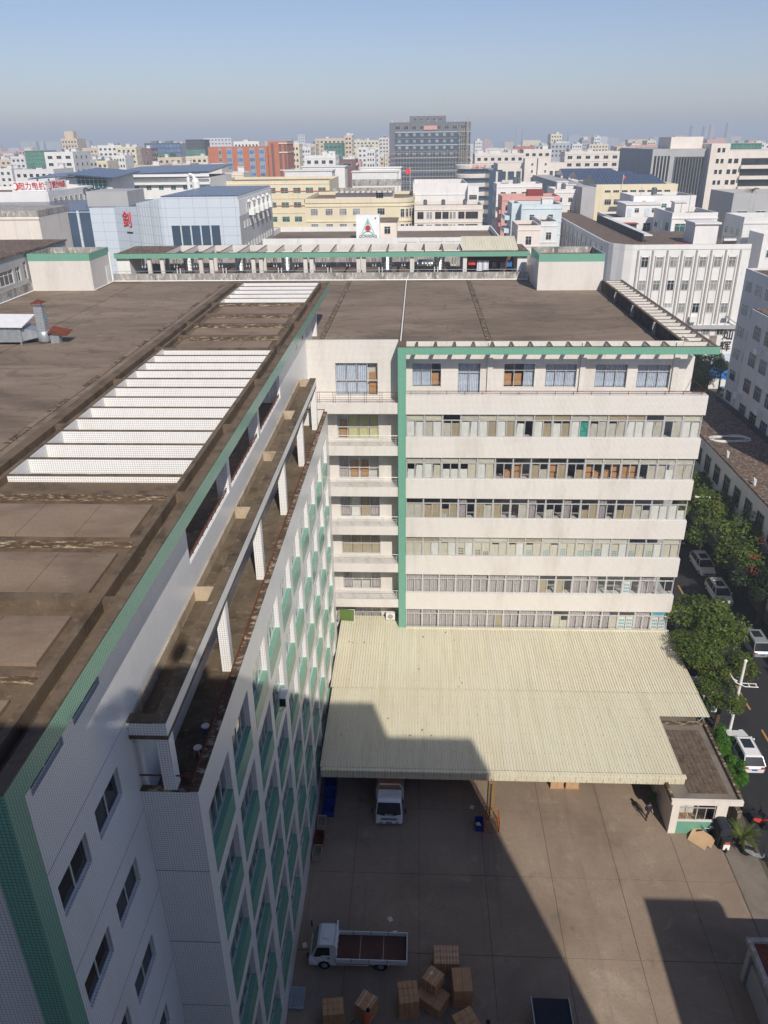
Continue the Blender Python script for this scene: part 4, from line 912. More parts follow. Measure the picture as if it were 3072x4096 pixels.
def car(name, label, loc, rz, paint='car_white', L=4.6, Wd=1.82, Ht=1.62, group=None, suv=True):
    t = thing(name, label, 'car', loc, group); h = Wd/2
    # side profile stations along y (front at -y): lower body top, belt; built in local frame
    st = [(-L/2, .42, .60, .70), (-L/2+.12, .30, .82, .90), (-L/2+.95, .24, .96, 1.0), (-L/2+1.25, .24, 1.0, 1.0), (L/2-.9, .24, 1.0, 1.0), (L/2-.15, .28, .98, .95), (L/2, .42, .78, .82)]
    b = MB(); R = []
    for y, z0, z1, wf_ in st: x = h*wf_; R.append([(-x*.94, y, z0), (x*.94, y, z0), (x, y, z0+.2), (x*.985, y, (z0+z1)/2+.08), (x*.93, y, z1), (-x*.93, y, z1), (-x*.985, y, (z0+z1)/2+.08), (-x, y, z0+.2)])
    vs = [(p[0]+loc[0], p[1]+loc[1], p[2]+loc[2]) for r_2 in R for p in r_2]; n = 8; fs = [tuple(reversed(range(n))), tuple(range((len(R)-1)*n, len(R)*n))]
    for i in range(len(R)-1): fs += [(i*n+k, i*n+(k+1) % n, (i+1)*n+(k+1) % n, (i+1)*n+k) for k in range(n)]
    b.add(vs, fs); body = b.build('body', paint, t, bevel=.03)
    ya, yb, yc, yd = -L/2+1.05, -L/2+1.75, L/2-.62, L/2-.12
    def P(x, y, z): return (x+loc[0], y+loc[1], z+loc[2])
    xb, xt = h*.92, h*.74; g_ = MB(); zb = .985
    V = [P(-xb, ya, zb), P(xb, ya, zb), P(xb, yd, zb), P(-xb, yd, zb), P(-xt, yb, Ht-.05), P(xt, yb, Ht-.05), P(xt, yc, Ht-.06), P(-xt, yc, Ht-.06)]
    g_.add(V, [(0, 1, 5, 4), (1, 2, 6, 5), (2, 3, 7, 6), (3, 0, 4, 7)]); g_.build('window_glass', 'glass_dark', t)
    r = MB(); r.add([P(-xt-.02, yb-.06, Ht-.06), P(xt+.02, yb-.06, Ht-.06), P(xt+.02, yc+.1, Ht-.07), P(-xt-.02, yc+.1, Ht-.07), P(-xt+.08, yb+.08, Ht), P(xt-.08, yb+.08, Ht), P(xt-.08, yc-.04, Ht-.01), P(-xt+.08, yc-.04, Ht-.01)], [(0, 1, 5, 4), (1, 2, 6, 5), (2, 3, 7, 6), (3, 0, 4, 7), (4, 5, 6, 7)]); rf = r.build('roof', paint, t)
    s = MB(); s.box(*[P(-.42, 0, 0)[0], P(.42, 0, 0)[0]], P(0, yb+.3, 0)[1], P(0, yb+1.35, 0)[1], loc[2]+Ht+.001, loc[2]+Ht+.012); s.build('sunroof', 'glass_dark', rf)
    for sx in (-1, 1):
        pl = MB()
        for (y1, y2) in ((ya, yb), (yd, yc)): pl.tube([P(sx*xb, y1, zb), P(sx*xt, y2, Ht-.05)], .035, 5)
        pl.tube([P(sx*xb*.995, 0.05, zb), P(sx*xt, 0.0, Ht-.05)], .03, 5); pl.build('pillar', paint, t)
        q = MB(); q.box(P(sx*(h+.1)-.09, 0, 0)[0], P(sx*(h+.1)+.09, 0, 0)[0], loc[1]+ya+.35, loc[1]+ya+.47, loc[2]+1.0, loc[2]+1.14); q.build('mirror', paint, t)
        q = MB(); q.box(P(sx*h*.62-.17, 0, 0)[0], P(sx*h*.62+.17, 0, 0)[0], loc[1]-L/2+.0, loc[1]-L/2+.16, loc[2]+.68, loc[2]+.8); q.build('headlight', 'lamp_clear', t)
        q = MB(); q.box(P(sx*h*.7-.16, 0, 0)[0], P(sx*h*.7+.16, 0, 0)[0], loc[1]+L/2-.12, loc[1]+L/2-.015, loc[2]+.80, loc[2]+.9); q.build('tail_light', 'lamp_red', t)
        rl = MB(); rl.tube([P(sx*xt*.94, yb+.2, Ht+.03), P(sx*xt*.94, yc-.1, Ht+.02)], .018, 5); rl.build('roof_rail', 'galvanised', t)
        for y in (-L/2+.85, L/2-.85):
            q = MB(); q.wheel(P(sx*(h-.12), y, .34), .34, .23, 'x'); wo = q.build('wheel', 'rubber', t); q = MB(); q.wheel(P(sx*(h-.115), y, .34), .21, .245, 'x', 10); q.build('rim', 'galvanised', wo)
    q = MB(); q.box(P(-.22, 0, 0)[0], P(.22, 0, 0)[0], loc[1]+L/2-.01, loc[1]+L/2+.012, loc[2]+.62, loc[2]+.74); q.build('number_plate', 'plate_blue', t)
    q = MB(); q.box(P(-.5, 0, 0)[0], P(.5, 0, 0)[0], loc[1]-L/2-.012, loc[1]-L/2+.05, loc[2]+.5, loc[2]+.66); q.build('grille', 'black_plastic', t)
    q = MB(); q.box(P(-h*.8, 0, 0)[0], P(h*.8, 0, 0)[0], loc[1]+L/2-.08, loc[1]+L/2+.008, loc[2]+.76, loc[2]+.79); q.build('trim_strip', 'black_plastic', t)
    t.rotation_euler.z = rz; return t
PI = math.pi
car('parked_car', 'white hatchback parked with its tail towards the gate beside the hedge', (26.85, 50.15, .01), PI, paint='car_white')
car('parked_car', 'silver grey van-like car parked farther along the dark street near the flagpole', (33.5, 65.6, .01), PI, 'car_silver', Ht=1.75)
car('parked_car', 'white estate car facing the viewer on the shaded street beside the trees', (33.55, 81.2, .01), 0, 'car_white')
car('parked_car', 'white car half hidden under the dark tree in front of the estate car', (33.3, 74.9, .01), 0, 'car_white')
car('parked_car', 'dark car parked in deep shade beyond the white estate car', (33.4, 88.5, .01), 0, 'car_dark')
car('parked_car', 'dark car at the right edge of the picture beside the silver van', (35.9, 61.5, .01), PI, 'car_dark')
car('parked_car', 'white car glimpsed through the street tree beside the canopy edge', (25.9, 57.4, .01), PI, 'car_white')
car('parked_car', 'pale car half hidden between the two street tree crowns', (26.0, 64.6, .01), PI, 'car_silver')
car('parked_car', 'silver car parked by the blue fence beyond the block', (61.2, 150.5, .01), PI/2, 'car_silver')
def scooter(label, loc, rz, paint, group=None):
    t = thing('scooter', label, 'scooter', loc, group); X, Y, Z = loc
    for y in (-.62, .62):
        q = MB(); q.wheel((X, Y+y, Z+.25), .25, .11, 'x', 12); q.build('wheel', 'rubber', t)
    q = MB(); q.add([(X+sx*w_, Y+y, Z+z) for y, z, w_ in ((-.55, .42, .08), (-.5, .85, .16), (-.4, .4, .18), (.1, .35, .15), (.25, .68, .16), (.8, .72, .1), (.75, .45, .08), (.2, .25, .14), (-.35, .25, .14)) for sx in (-1, 1)],
        [(0, 2, 3, 1), (2, 4, 5, 3), (4, 6, 7, 5), (6, 8, 9, 7), (8, 10, 11, 9), (10, 12, 13, 11), (12, 14, 15, 13), (14, 16, 17, 15), (16, 0, 1, 17), (0, 16, 4, 2), (1, 3, 5, 17), (16, 14, 6, 4), (5, 7, 15, 17), (14, 12, 8, 6), (7, 9, 13, 15), (12, 10, 8), (9, 11, 13)]); q.build('body', paint, t, bevel=.02)
    q = MB(); q.box(X-.14, X+.14, Y+.15, Y+.78, Z+.72, Z+.82); q.build('seat', 'black_plastic', t, bevel=.03)
    q = MB(); q.tube([(X, Y-.6, Z+.3), (X, Y-.42, Z+1.02)], .03, 6); q.tube([(X-.34, Y-.32, Z+1.02), (X, Y-.42, Z+1.05), (X+.34, Y-.32, Z+1.02)], .022, 6)
    for sx in (-1, 1): q.tube([(X+sx*.22, Y-.4, Z+1.04), (X+sx*.3, Y-.42, Z+1.22)], .01, 4); q.box(X+sx*.3-.05, X+sx*.3+.05, Y-.43, Y-.41, Z+1.18, Z+1.28)
    q.build('handlebar', 'black_plastic', t); t.rotation_euler.z = rz
scooter('dark scooter parked nearest the hedge end on the street side', (25.3, 43.9, .01), 1.3, 'car_dark')
scooter('black scooter with a red tail part beside the hedge scooter', (25.7, 43.0, .01), 1.5, 'cloth_red')
scooter('black scooter in the middle of the row by the gatehouse', (26.3, 42.3, .01), 1.2, 'car_dark')
scooter('white scooter in the row right of the gatehouse palm', (26.9, 41.7, .01), .4, 'car_white')
scooter('pale red scooter at the near end of the row by the gatehouse', (26.5, 40.3, .01), .6, 'lamp_red')
scooter('white and black scooter lying close to the cycad beside the gatehouse', (24.0, 40.0, .01), 1.2, 'car_silver')
scooter('black motorbike parked behind the silver van on the street', (33.9, 60.6, .01), .2, 'car_dark')
# covered delivery tricycle and the things around it
t = thing('cargo_tricycle', 'tall narrow delivery tricycle under a dark blue cover beside the gatehouse', 'tricycle', (22.1, 41.3, 0))
b = MB(); pr = [(-.44, .3), (-.46, 1.45), (-.38, 1.72), (-.2, 1.82), (.2, 1.82), (.38, 1.72), (.46, 1.45), (.44, .3)]
b.extrude([(22.05+x, z) for x, z in pr], 'y', 40.75, 42.6); b.build('cover', 'cloth_dark', t, bevel=.05)
b = MB(); b.box(21.75, 22.4, 40.4, 40.75, .25, 1.15); b.build('front_fairing', 'black_plastic', t, bevel=.04)
b = MB(); b.box(21.84, 22.3, 40.37, 40.399, .3, .78); b.build('white_board', 'sign_white', t)
b = MB(); b.box(21.9, 22.25, 40.36, 40.398, .82, 1.02); b.build('orange_bag', 'vest_orange', t)
for p_ in ((22.07, 40.5), (21.65, 42.1), (22.45, 42.1)): q = MB(); q.wheel((p_[0], p_[1], .26), .26, .12, 'x', 12); q.build('wheel', 'rubber', t)
b = MB(); b.tube([(21.7, 40.6, 1.2), (22.4, 40.6, 1.2)], .025, 6); b.tube([(21.75, 40.55, 1.2), (21.7, 40.5, 1.45)], .012, 4); b.box(21.62, 21.76, 40.48, 40.5, 1.4, 1.52); b.box(22.3, 22.44, 40.48, 40.5, 1.4, 1.52); b.build('handlebar', 'black_plastic', t)
b = MB(); b.add([(19.55, 41.15, .05), (20.85, 40.15, .05), (21.7, 41.05, .55), (20.4, 42.05, .85)], [(0, 1, 2, 3)]); cb = MB()
P4 = [Vector((19.72, 41.4, .10)), Vector((20.9, 40.3, .06)), Vector((21.62, 41.2, .45)), Vector((20.45, 42.3, .62))]
def lerp2(u, v): return (P4[0]*(1-u)*(1-v)+P4[1]*u*(1-v)+P4[2]*u*v+P4[3]*(1-u)*v)
ct = thing('cardboard_sheet', 'flattened brown carton leaning against a bicycle by the gatehouse', 'cardboard', (20.6, 41.2, 0))
for i, (v0, v1) in enumerate(((0, .33), (.33, 1))):
    q = MB(); A = [lerp2(0, v0), lerp2(1 if i else .82, v0), lerp2(1 if i else .82, v1), lerp2(0, v1)]; q.add([p_ for p_ in A]+[p_+Vector((0, .01, -.02)) for p_ in A], [(0, 1, 2, 3), (7, 6, 5, 4), (0, 4, 5, 1), (1, 5, 6, 2), (2, 6, 7, 3), (3, 7, 4, 0)]); q.build('flap', 'cardboard_light', ct)
bk = thing('bicycle', 'bicycle with pale carrier leaning behind the flattened carton', 'bicycle', (21.2, 41.85, 0))
for x in (20.7, 21.7): q = MB(); q.lathe((0, 0, 0), [(.29, -.02), (.32, 0), (.29, .02)], 20); q.v = [(x+a, 41.85+c_, .32+b_) for a, b_, c_ in q.v]; q.build('wheel', 'rubber', bk)
q = MB(); q.tube([(20.7, 41.85, .32), (20.95, 41.85, .8), (21.45, 41.85, .75), (21.3, 41.85, .3), (20.95, 41.85, .8)], .02, 6); q.tube([(21.45, 41.85, .75), (21.7, 41.85, .32)], .018, 6); q.tube([(20.95, 41.85, .8), (20.9, 41.85, 1.0)], .018, 6); q.tube([(20.85, 41.6, 1.02), (20.85, 42.1, 1.02)], .016, 6); q.build('frame', 'galvanised', bk)
q = MB(); q.box(21.35, 21.6, 41.77, 41.93, .85, .92); q.build('saddle', 'metal_white', bk)
# ladder lift and bins
lf = thing('ladder_lift', 'orange and yellow lattice goods lift with barred cage at the canopy edge', 'goods lift', (5.65, 42.3, 0))
q = MB(); X0, X1, YA, YB = 5.1, 6.2, 41.65, 42.85
for x in (X0, X1):
    for y in (YA, YB): q.tube([(x, y, 0), (x, y, 1.1)], .035, 6)
for z in (.08, 1.1):
    q.tube([(X0, YA, z), (X1, YA, z), (X1, YB, z), (X0, YB, z), (X0, YA, z)], .03, 6)
q.build('cage_frame', 'orange_paint', lf)
for i in range(1, 7):
    q = MB(); x = X0+(X1-X0)*i/7; q.tube([(x, YA, .08), (x, YA, 1.1)], .016, 5); q.build('cage_bar', 'yellow_paint', lf)
for i in range(1, 6):
    q = MB(); y = YA+(YB-YA)*i/6; q.tube([(X0, y, .08), (X0, y, 1.1)], .016, 5); q.build('cage_bar', 'orange_paint', lf)
    q = MB(); q.tube([(X1, y, .08), (X1, y, 1.1)], .016, 5); q.build('cage_bar', 'orange_paint', lf)
q = MB()
for x in (5.38, 5.78):
    for y in (43.0, 43.3): q.tube([(x, y, .1), (x, y, 3.6)], .028, 6)
for i in range(12):
    z = .2+.28*i; q.tube([(5.38, 43.0, z), (5.78, 43.0, z+.26)], .014, 4); q.tube([(5.38, 43.0, z), (5.78, 43.0, z)], .014, 4)
q.build('mast', 'yellow_paint', lf)
q = MB(); q.tube([(5.58, 42.9, .1), (5.58, 42.9, 3.6)], .05, 8); q.build('ram', 'steel', lf)
def bin_(label, x0, x1, y0, y1, h_, mat, name='crate', cat='crate', z=0.035, group=None, litter=True):
    t = thing(name, label, cat, ((x0+x1)/2, (y0+y1)/2, z), group); q = MB(); w_ = .03
    q.box(x0, x1, y0, y1, z, z+.03)
    for a in ((x0, x1, y0, y0+w_), (x0, x1, y1-w_, y1), (x0, x0+w_, y0+w_, y1-w_), (x1-w_, x1, y0+w_, y1-w_)): q.box(*a, z+.03, z+h_)
    q.build('tray', mat, t); q = MB()
    for a in ((x0-.02, x1+.02, y0-.02, y0+.02), (x0-.02, x1+.02, y1-.02, y1+.02), (x0-.02, x0+.02, y0+.02, y1-.02), (x1-.02, x1+.02, y0+.02, y1-.02)): q.box(*a, z+h_, z+h_+.03)
    q.build('rim', mat, t)
    if litter: q = MB(); q.cbox(((x0+x1)/2-.05, (y0+y1)/2-.1, z+h_*.5), .3, .35, .1, .4); q.build('waste_paper', 'paper_cream', t)
    return t
bin_('blue bin of waste paper standing left of the goods lift', 4.47, 5.03, 41.7, 42.6, .55, 'bin_blue', 'waste_bin', 'bin')
for i, (y, h_) in enumerate(((45.4, .9), (44.3, .7), (43.2, .5))): bin_(['blue slatted crate at the back of the row along the wing wall', 'middle blue crate in the row along the wing wall', 'nearest blue crate along the wing wall under the canopy edge'][i], -7.0, -6.1, y-.5, y+.5, h_, 'bin_blue', litter=False)
for i, y in enumerate((41.9, 40.5, 39.2)): bin_(['yellow green wire basket behind the blue crates along the wing wall', 'rusty brown basket between two wire baskets along the wing wall', 'near wire basket of scraps along the wing wall'][i], -7.2, -6.6, y-.5, y+.5, .5, ['scaffold', 'rust', 'scaffold'][i], 'basket', 'basket', litter=False)
pc = thing('plastic_pallet', 'grey ribbed plastic pallet lying against the wing wall', 'pallet', (-6.95, 29.0, 0))
q = MB(); q.box(-7.3, -6.45, 28.3, 28.36, .03, .16); q.box(-7.3, -6.45, 29.55, 29.6, .03, .16); q.box(-7.3, -7.24, 28.36, 29.55, .03, .16); q.box(-6.5, -6.45, 28.36, 29.55, .03, .16); q.build('rim', 'galvanised', pc)
for i in range(9): q = MB(); x = -7.22+.08*i; q.box(x, x+.05, 28.36, 29.55, .1, .15); q.build('slat', 'galvanised', pc)
# carton stacks in the yard
def stack(label, cx, cy, nx, ny, nz, dx, dy, dz, rz, mat='cardboard', straps=False, skip=(), name='carton', z0=.035, tape=False):
    pal = MB(); pal.cbox((cx, cy, z0), nx*dx+.06, ny*dy+.06, .12, rz); o = pal.build('pallet', 'cardboard', None, org=(cx, cy, z0)); tag(o, 'wooden pallet under the '+label, 'pallet')
    co, si = math.cos(rz), math.sin(rz); me = {}
    q = MB(); q.box(-dx/2+.008, dx/2-.008, -dy/2+.008, dy/2-.008, 0, dz-.008); cm = q.mesh('carton', mat)
    tm = MB()
    if not straps: tm.box(-.02, .02, -dy/2+.006, dy/2-.006, dz-.009, dz-.004)
    if straps:
        for xx in (-dx*.25, dx*.25): tm.box(xx-.008, xx+.008, -dy/2+.004, dy/2-.004, dz-.008, dz-.003); tm.box(xx-.008, xx+.008, -dy/2+.003, -dy/2+.0075, 0, dz-.005)
        for yy in (0.0,): tm.box(-dx/2+.004, dx/2-.004, yy-.008, yy+.008, dz-.008, dz-.003)
    tmm = tm.mesh('tape', 'tape_white' if straps or tape else 'cardboard_light')
    for k in range(nz):
        for i in range(nx):
            for j in range(ny):
                if 0 < i < nx-1 and 0 < j < ny-1 and k < nz-1 or (i, j, k) in skip: continue
                lx = (i-(nx-1)/2)*dx+rt.uniform(-.006, .006); ly = (j-(ny-1)/2)*dy+rt.uniform(-.006, .006)
                z = z0+.122+k*dz; loc = (cx+lx*co-ly*si, cy+lx*si+ly*co, z); c = bpy.data.objects.new(name, cm); COL.objects.link(c); c.location = loc; c.rotation_euler.z = rz+rt.uniform(-.012, .012)
                lay = ['bottom', 'second', 'third', 'top'][k] if k < nz-1 else 'top'; row_ = 'front' if j == 0 else ('back' if j == ny-1 else 'middle'); col_ = ['first', 'second', 'third', 'fourth'][i]
                tag(c, '%s layer %s row %s carton from left in %s' % (lay, row_, col_, label), 'carton', 'cartons of the '+label)
                tt = bpy.data.objects.new('tape', tmm); COL.objects.link(tt); tt.parent = c
stack('square stack by the wing wall', -4.6, 27.84, 4, 3, 4, .30, .33, .27, .13)
stack('rotated stack by the worker', -2.72, 28.3, 2, 2, 2, .50, .52, .48, -.52, tape=True)
stack('tall middle stack', -.3, 28.65, 4, 3, 4, .29, .43, .34, .14)
stack('leaning pile', 1.15, 29.0, 3, 2, 1, .55, .62, .62, -.58)
stack('big double stack at the right', 2.85, 29.5, 2, 1, 2, .56, 1.45, .68, .06)
stack('strapped far stack', 2.0, 31.2, 4, 3, 3, .38, .40, .36, .02, straps=True)
stack('stack cut by the bottom edge', 3.0, 27.25, 3, 3, 4, .42, .42, .29, .5)
q = MB(); q.cbox((1.15, 29.55, .8), .95, .98, .85, -.6); o = q.build('carton', 'cardboard', None, org=(1.15, 29.55, .8)); tag(o, 'big brown carton with white straps on top of the leaning pile', 'carton')
q = MB()
for d_x in (-.2, .2): co, si = math.cos(-.6), math.sin(-.6); q.cbox((1.15+d_x*co, 29.55+d_x*si, .802), .025, .985, .852, -.6)
s_ = q.build('strap', 'tape_white', o)
q = MB(); q.cbox((1.06, 29.72, 1.655), .16, .2, .006, -.6); q.build('shipping_label', 'tape_white', o)
for i, (x, y) in enumerate(((11.1, 46.6), (12.28, 46.6))): stack(['left pallet load at the canopy edge', 'right pallet load at the canopy edge'][i], x, y, 2, 2, 1, .5, .5, .62, 0, 'cardboard_light')
for i, (x, y, r_z, mt) in enumerate(((-1.55, 34.35, .5, 'paper_cream'), (-1.2, 33.35, .1, 'paper_white'), (4.36, 44.0, -.4, 'paper_cream'), (-6.9, 32.35, .3, 'paper_cream'))):
    q = MB(); q.cbox((x, y, .05), .28, .36, .012, r_z); o = q.build('paper_scrap', mt, None, org=(x, y, .05)); tag(o, ['yellow sheet lying farther from the white flatbed', 'small white sheet lying beyond the flatbed bed', 'yellow sheet lying left of the goods lift', 'yellow scrap by the wing wall ahead of the flatbed'][i], 'paper')
ch = thing('cargo_cart', 'dark topped cart with pale edges at the bottom of the picture', 'cart', (7.85, 27.6, 0))
q = MB(); q.box(6.85, 8.95, 26.2, 28.85, .95, 1.02); q.build('deck', 'cloth_dark', ch)
for x in (6.8, 8.95): q = MB(); q.box(x, x+.05, 26.2, 28.87, .9, 1.15); q.build('side_rail', 'galvanised', ch)
for x in (7.1, 8.7):
    for y in (26.8, 28.3): q = MB(); q.wheel((x, y, .3), .3, .15, 'x', 12); q.build('wheel', 'rubber', ch)
q = MB(); q.box(6.95, 8.85, 26.4, 28.7, .6, .94); q.build('frame', 'black_plastic', ch)
# ================================================================ the town beyond
WC = {}
def win_mesh(w_, h_, gl='glass_dark', fr='metal_white', mull=1, trans=True, sur=0.0):
    key = (w_, h_, gl, fr, mull, trans, sur)
    if key in WC: return WC[key]
    q = MB(); t = .05 if w_ < 3 else .08; q.cm = 1; q.box(-w_/2+t, w_/2-t, -.03, .0, t, h_-t); q.cm = 0
    for a in ((-w_/2, -w_/2+t, 0, h_), (w_/2-t, w_/2, 0, h_), (-w_/2+t, w_/2-t, 0, t), (-w_/2+t, w_/2-t, h_-t, h_)): q.box(a[0], a[1], -.07, 0, a[2], a[3])
    for i in range(mull): x = -w_/2+w_*(i+1)/(mull+1); q.box(x-t*.4, x+t*.4, -.06, -.031, t, h_-t)
    if trans: q.box(-w_/2+t, w_/2-t, -.055, -.031, h_*.68, h_*.68+t*.8)
    WC[key] = q.mesh('window', [fr, gl]); return WC[key]
rb = random.Random(11)
def shell(t, x0, x1, y0, y1, h, wall, roof='roof_concrete', par=.8, z0=0.0, th=.25):
    q = MB(); zr = h-par
    q.add([(x0, y0, z0), (x1, y0, z0), (x1, y1, z0), (x0, y1, z0), (x0, y0, h), (x1, y0, h), (x1, y1, h), (x0, y1, h), (x0+th, y0+th, h), (x1-th, y0+th, h), (x1-th, y1-th, h), (x0+th, y1-th, h), (x0+th, y0+th, zr), (x1-th, y0+th, zr), (x1-th, y1-th, zr), (x0+th, y1-th, zr)],
        [(0, 1, 5, 4), (1, 2, 6, 5), (2, 3, 7, 6), (3, 0, 4, 7), (4, 5, 9, 8), (5, 6, 10, 9), (6, 7, 11, 10), (7, 4, 8, 11), (8, 9, 13, 12), (9, 10, 14, 13), (10, 11, 15, 14), (11, 8, 12, 15)])
    w_ = q.build('wall', wall, t); q = MB(); q.box(x0+th+.01, x1-th-.01, y0+th+.01, y1-th-.01, zr-.3, zr); r = q.build('roof', roof, t)
    return w_, r
def wins(t, face, a0, a1, pos, zt, n, rows, w_, h_, dz, gl='glass_dark', mull=1, trans=True, fr='metal_white', skip=0.0, sill=False):
    me = win_mesh(w_, h_, gl, fr, mull, trans)
    for r in range(rows):
        for i in range(n):
            if rb.random() < skip: continue
            a = a0+(a1-a0)*(i+.5)/n; z = zt-h_-dz*r
            if face == 'F': put(me, 'window', t, (a, pos, z))
            elif face == 'R': put(me, 'window', t, (pos, a, z), rz=math.pi/2)
            else: put(me, 'window', t, (pos, a, z), rz=-math.pi/2)
def clutter(t, x0, x1, y0, y1, z, n, mat='render_white'):
    for i in range(n):
        if rb.random() < .6: q = MB(); xa = rb.uniform(x0+1, x1-1); ya = rb.uniform(y0+1, y1-1); q.tube([(xa, ya, z), (xa, ya, z+rb.uniform(2.0, 4.5))], .05, 4); q.build('aerial', 'galvanised', t)
        x = rb.uniform(x0+1.5, max(x0+1.6, x1-3)); y = rb.uniform(y0+1, max(y0+1.1, y1-3)); k_ = rb.random()
        if k_ < .5:
            q = MB(); a, c, hh = rb.uniform(1.8, 3.4), rb.uniform(1.8, 3), rb.uniform(1.6, 2.8); q.box(x, x+a, y, y+c, z, z+hh); q.box(x-.2, x+a+.2, y-.2, y+c+.2, z+hh, z+hh+.18); q.build('stair_house', mat, t)
        elif k_ < .8:
            q = MB(); q.lathe((x, y, z+.6), [(.7, 0), (.7, 1.4), (.5, 1.65), (.1, 1.75)], 12); q.build('water_tank', 'steel', t, smooth=False)
        else:
            q = MB(); q.box(x, x+2.2, y, y+.06, z, z+.9); q.box(x, x+2.2, y+1, y+1.06, z, z+.6); q.build('roof_frame', 'galvanised', t)
def block(name, label, x0, x1, y0, depth, h, wall, n=4, rows=3, w_=1.6, h_=1.5, dz=3.4, off=1.4, side=None, gl='glass_dark', group=None, par=.8, cl=2, mull=1, trans=True, roof='roof_concrete', cat='building', cornice=False, fr='metal_white', floors=True):
    y1 = y0+depth; t = thing(name, label, cat, ((x0+x1)/2, (y0+y1)/2, 0), group); shell(t, x0, x1, y0, y1, h, wall, roof, par)
    if n: wins(t, 'F', x0+.4, x1-.4, y0, h-par-off, n, rows, w_, h_, dz, gl, mull, trans, fr)
    if side:
        s = ('R' if (x0+x1)/2 < 0 else 'L'); wins(t, s, y0+.6, y1-.6, x1 if s == 'R' else x0, h-par-off, side, rows, min(w_, (depth-1)/side*.7), h_, dz, gl, mull, trans, fr)
    if floors:
        for r in range(rows+1):
            z = h-par-.25-dz*r; q = MB(); q.box(x0-.1, x1+.1, y0-.12, y0-.002, z, z+.22); q.build('string_course', wall, t)
    if cornice: q = MB(); q.box(x0-.35, x1+.35, y0-.35, y1+.35, h-.02, h+.28); q.build('cornice', wall, t)
    if cl: clutter(t, x0, x1, y0, y1, h-par, cl)
    return t
# ---- office with QUNXING sign
t = thing('sign_building', 'flat roofed white building carrying the square logo sign', 'building', (-8, 170, 0))
shell(t, -31, 15.7, 159, 182, 28.9, 'render_white', par=1.0)
for x0, x1 in ((-4, -.4), (.2, 4.6), (5.2, 9.6), (10.2, 14.9)): q = MB(); q.box(x0, x1, 158.9, 158.998, 28.15, 28.95); q.build('parapet_panel', 'render_white', t)
q = MB(); q.box(-8.2, -4.6, 168, 173, 27.9, 31.2); rm = q.build('roof_room', 'render_warm', t); q = MB(); q.box(-8.4, -4.3, 167.6, 173.3, 31.2, 31.45); q.build('room_roof', 'roof_concrete', rm); put(win_mesh(1.3, 1.5), 'window', t, (-6.5, 168, 28.7))
sg = thing('logo_sign', 'square white rooftop sign with green triangle, red disc and dark lettering', 'sign', (-10.3, 165, 27.9))
q = MB(); q.box(-12.65, -7.95, 165, 168, 28.1, 32.6); q.build('sign_box', 'sign_white', sg)
q = MB()
for x in (-12, -11, -10, -9): q.tube([(x, 164.6, 27.9), (x, 165.1, 28.3)], .06, 5)
q.build('sign_feet', 'galvanised', sg)
def tri(q, cx, cz, w_, h_, y): q.add([(cx-w_/2, y, cz), (cx+w_/2, y, cz), (cx, y, cz+h_), (cx-w_/2, y+.02, cz), (cx+w_/2, y+.02, cz), (cx, y+.02, cz+h_)], [(0, 1, 2), (5, 4, 3), (0, 3, 4, 1), (1, 4, 5, 2), (2, 5, 3, 0)])
q = MB(); tri(q, -10.3, 28.75, 3.1, 3.4, 164.97); q.build('triangle_rim', 'sign_pale', sg); q = MB(); tri(q, -10.3, 28.95, 2.35, 2.75, 164.945); q.build('triangle_field', 'sign_white', sg)
q = MB(); tri(q, -10.3, 30.75, .75, 1.0, 164.92); q.build('triangle_tip', 'sign_teal', sg)
q = MB(); q.lathe((0, 0, 0), [(.74, 0), (.74, .02)], 28); q.v = [(-10.3+a, 164.91+c, 30.15+b_) for a, b_, c in q.v]; q.build('disc_ring', 'sign_pale', sg)
q = MB(); q.lathe((0, 0, 0), [(.52, 0), (.52, .03)], 28); q.v = [(-10.3+a, 164.88+c, 30.15+b_) for a, b_, c in q.v]; q.build('red_disc', 'sign_red', sg)
q = MB(); q.add([(-10.3+r_*math.cos(a), 164.91+dy, 28.9+r_*.62*math.sin(a)) for dy in (0, .02) for r_ in (1.1, .85) for a in [math.pi*k_/12 for k_ in range(13)]], [(i, i+1, 13+i+1, 13+i) for i in range(12)]); q.build('arch', 'sign_teal', sg)
lettering('QUNXING', .62, 'sign_black', sg, (-10.3, 164.95, 28.55), stretch=1.25); lettering('®', .42, 'sign_black', sg, (-8.75, 164.95, 32.0))
# ---- long pale building behind left stair house, with stained base, and the cream block behind it
t = thing('side_annex', 'grey annex wall with barred windows along the left roof edge', 'building', (-50, 95, 0))
q = MB(); holed(q, 'x', -47.5, 60, 108, 29.0, 34.45, [(88.2, 92.4, 31.3, 32.95), (93.0, 94.2, 31.35, 33.0), (95.1, 95.9, 31.35, 33.3)], .25, 1); q.box(-60, -47.76, 60, 108, 29, 34.3); q.build('wall', 'render_grey', t)
for y, w_ in ((90.3, 4.18), (93.6, 1.18), (95.5, .78)): put(win_mesh(w_, 1.62, mull=3 if w_ > 2 else 1), 'window', t, (-47.7, y, 31.32), rz=math.pi/2)
q = MB(); q.box(-47.48, -47.25, 60, 96, 29.8, 30.9); q.build('stained_base', 'parapet_stained', t); q = MB(); q.tube([(-47.1, 60, 29.88), (-47.1, 96, 29.88)], .08, 8); q.build('drain_pipe', 'pvc_white', t)
q = MB(); q.box(-60.2, -47.3, 60, 108.2, 34.3, 34.5); q.build('roof', 'roof_litter', t)
t = block('cream_block', 'blank cream walled block with stained parapet at the left edge', -72, -53.8, 115, 10, 37.6, 'render_warm', n=0, par=.9, cl=0)
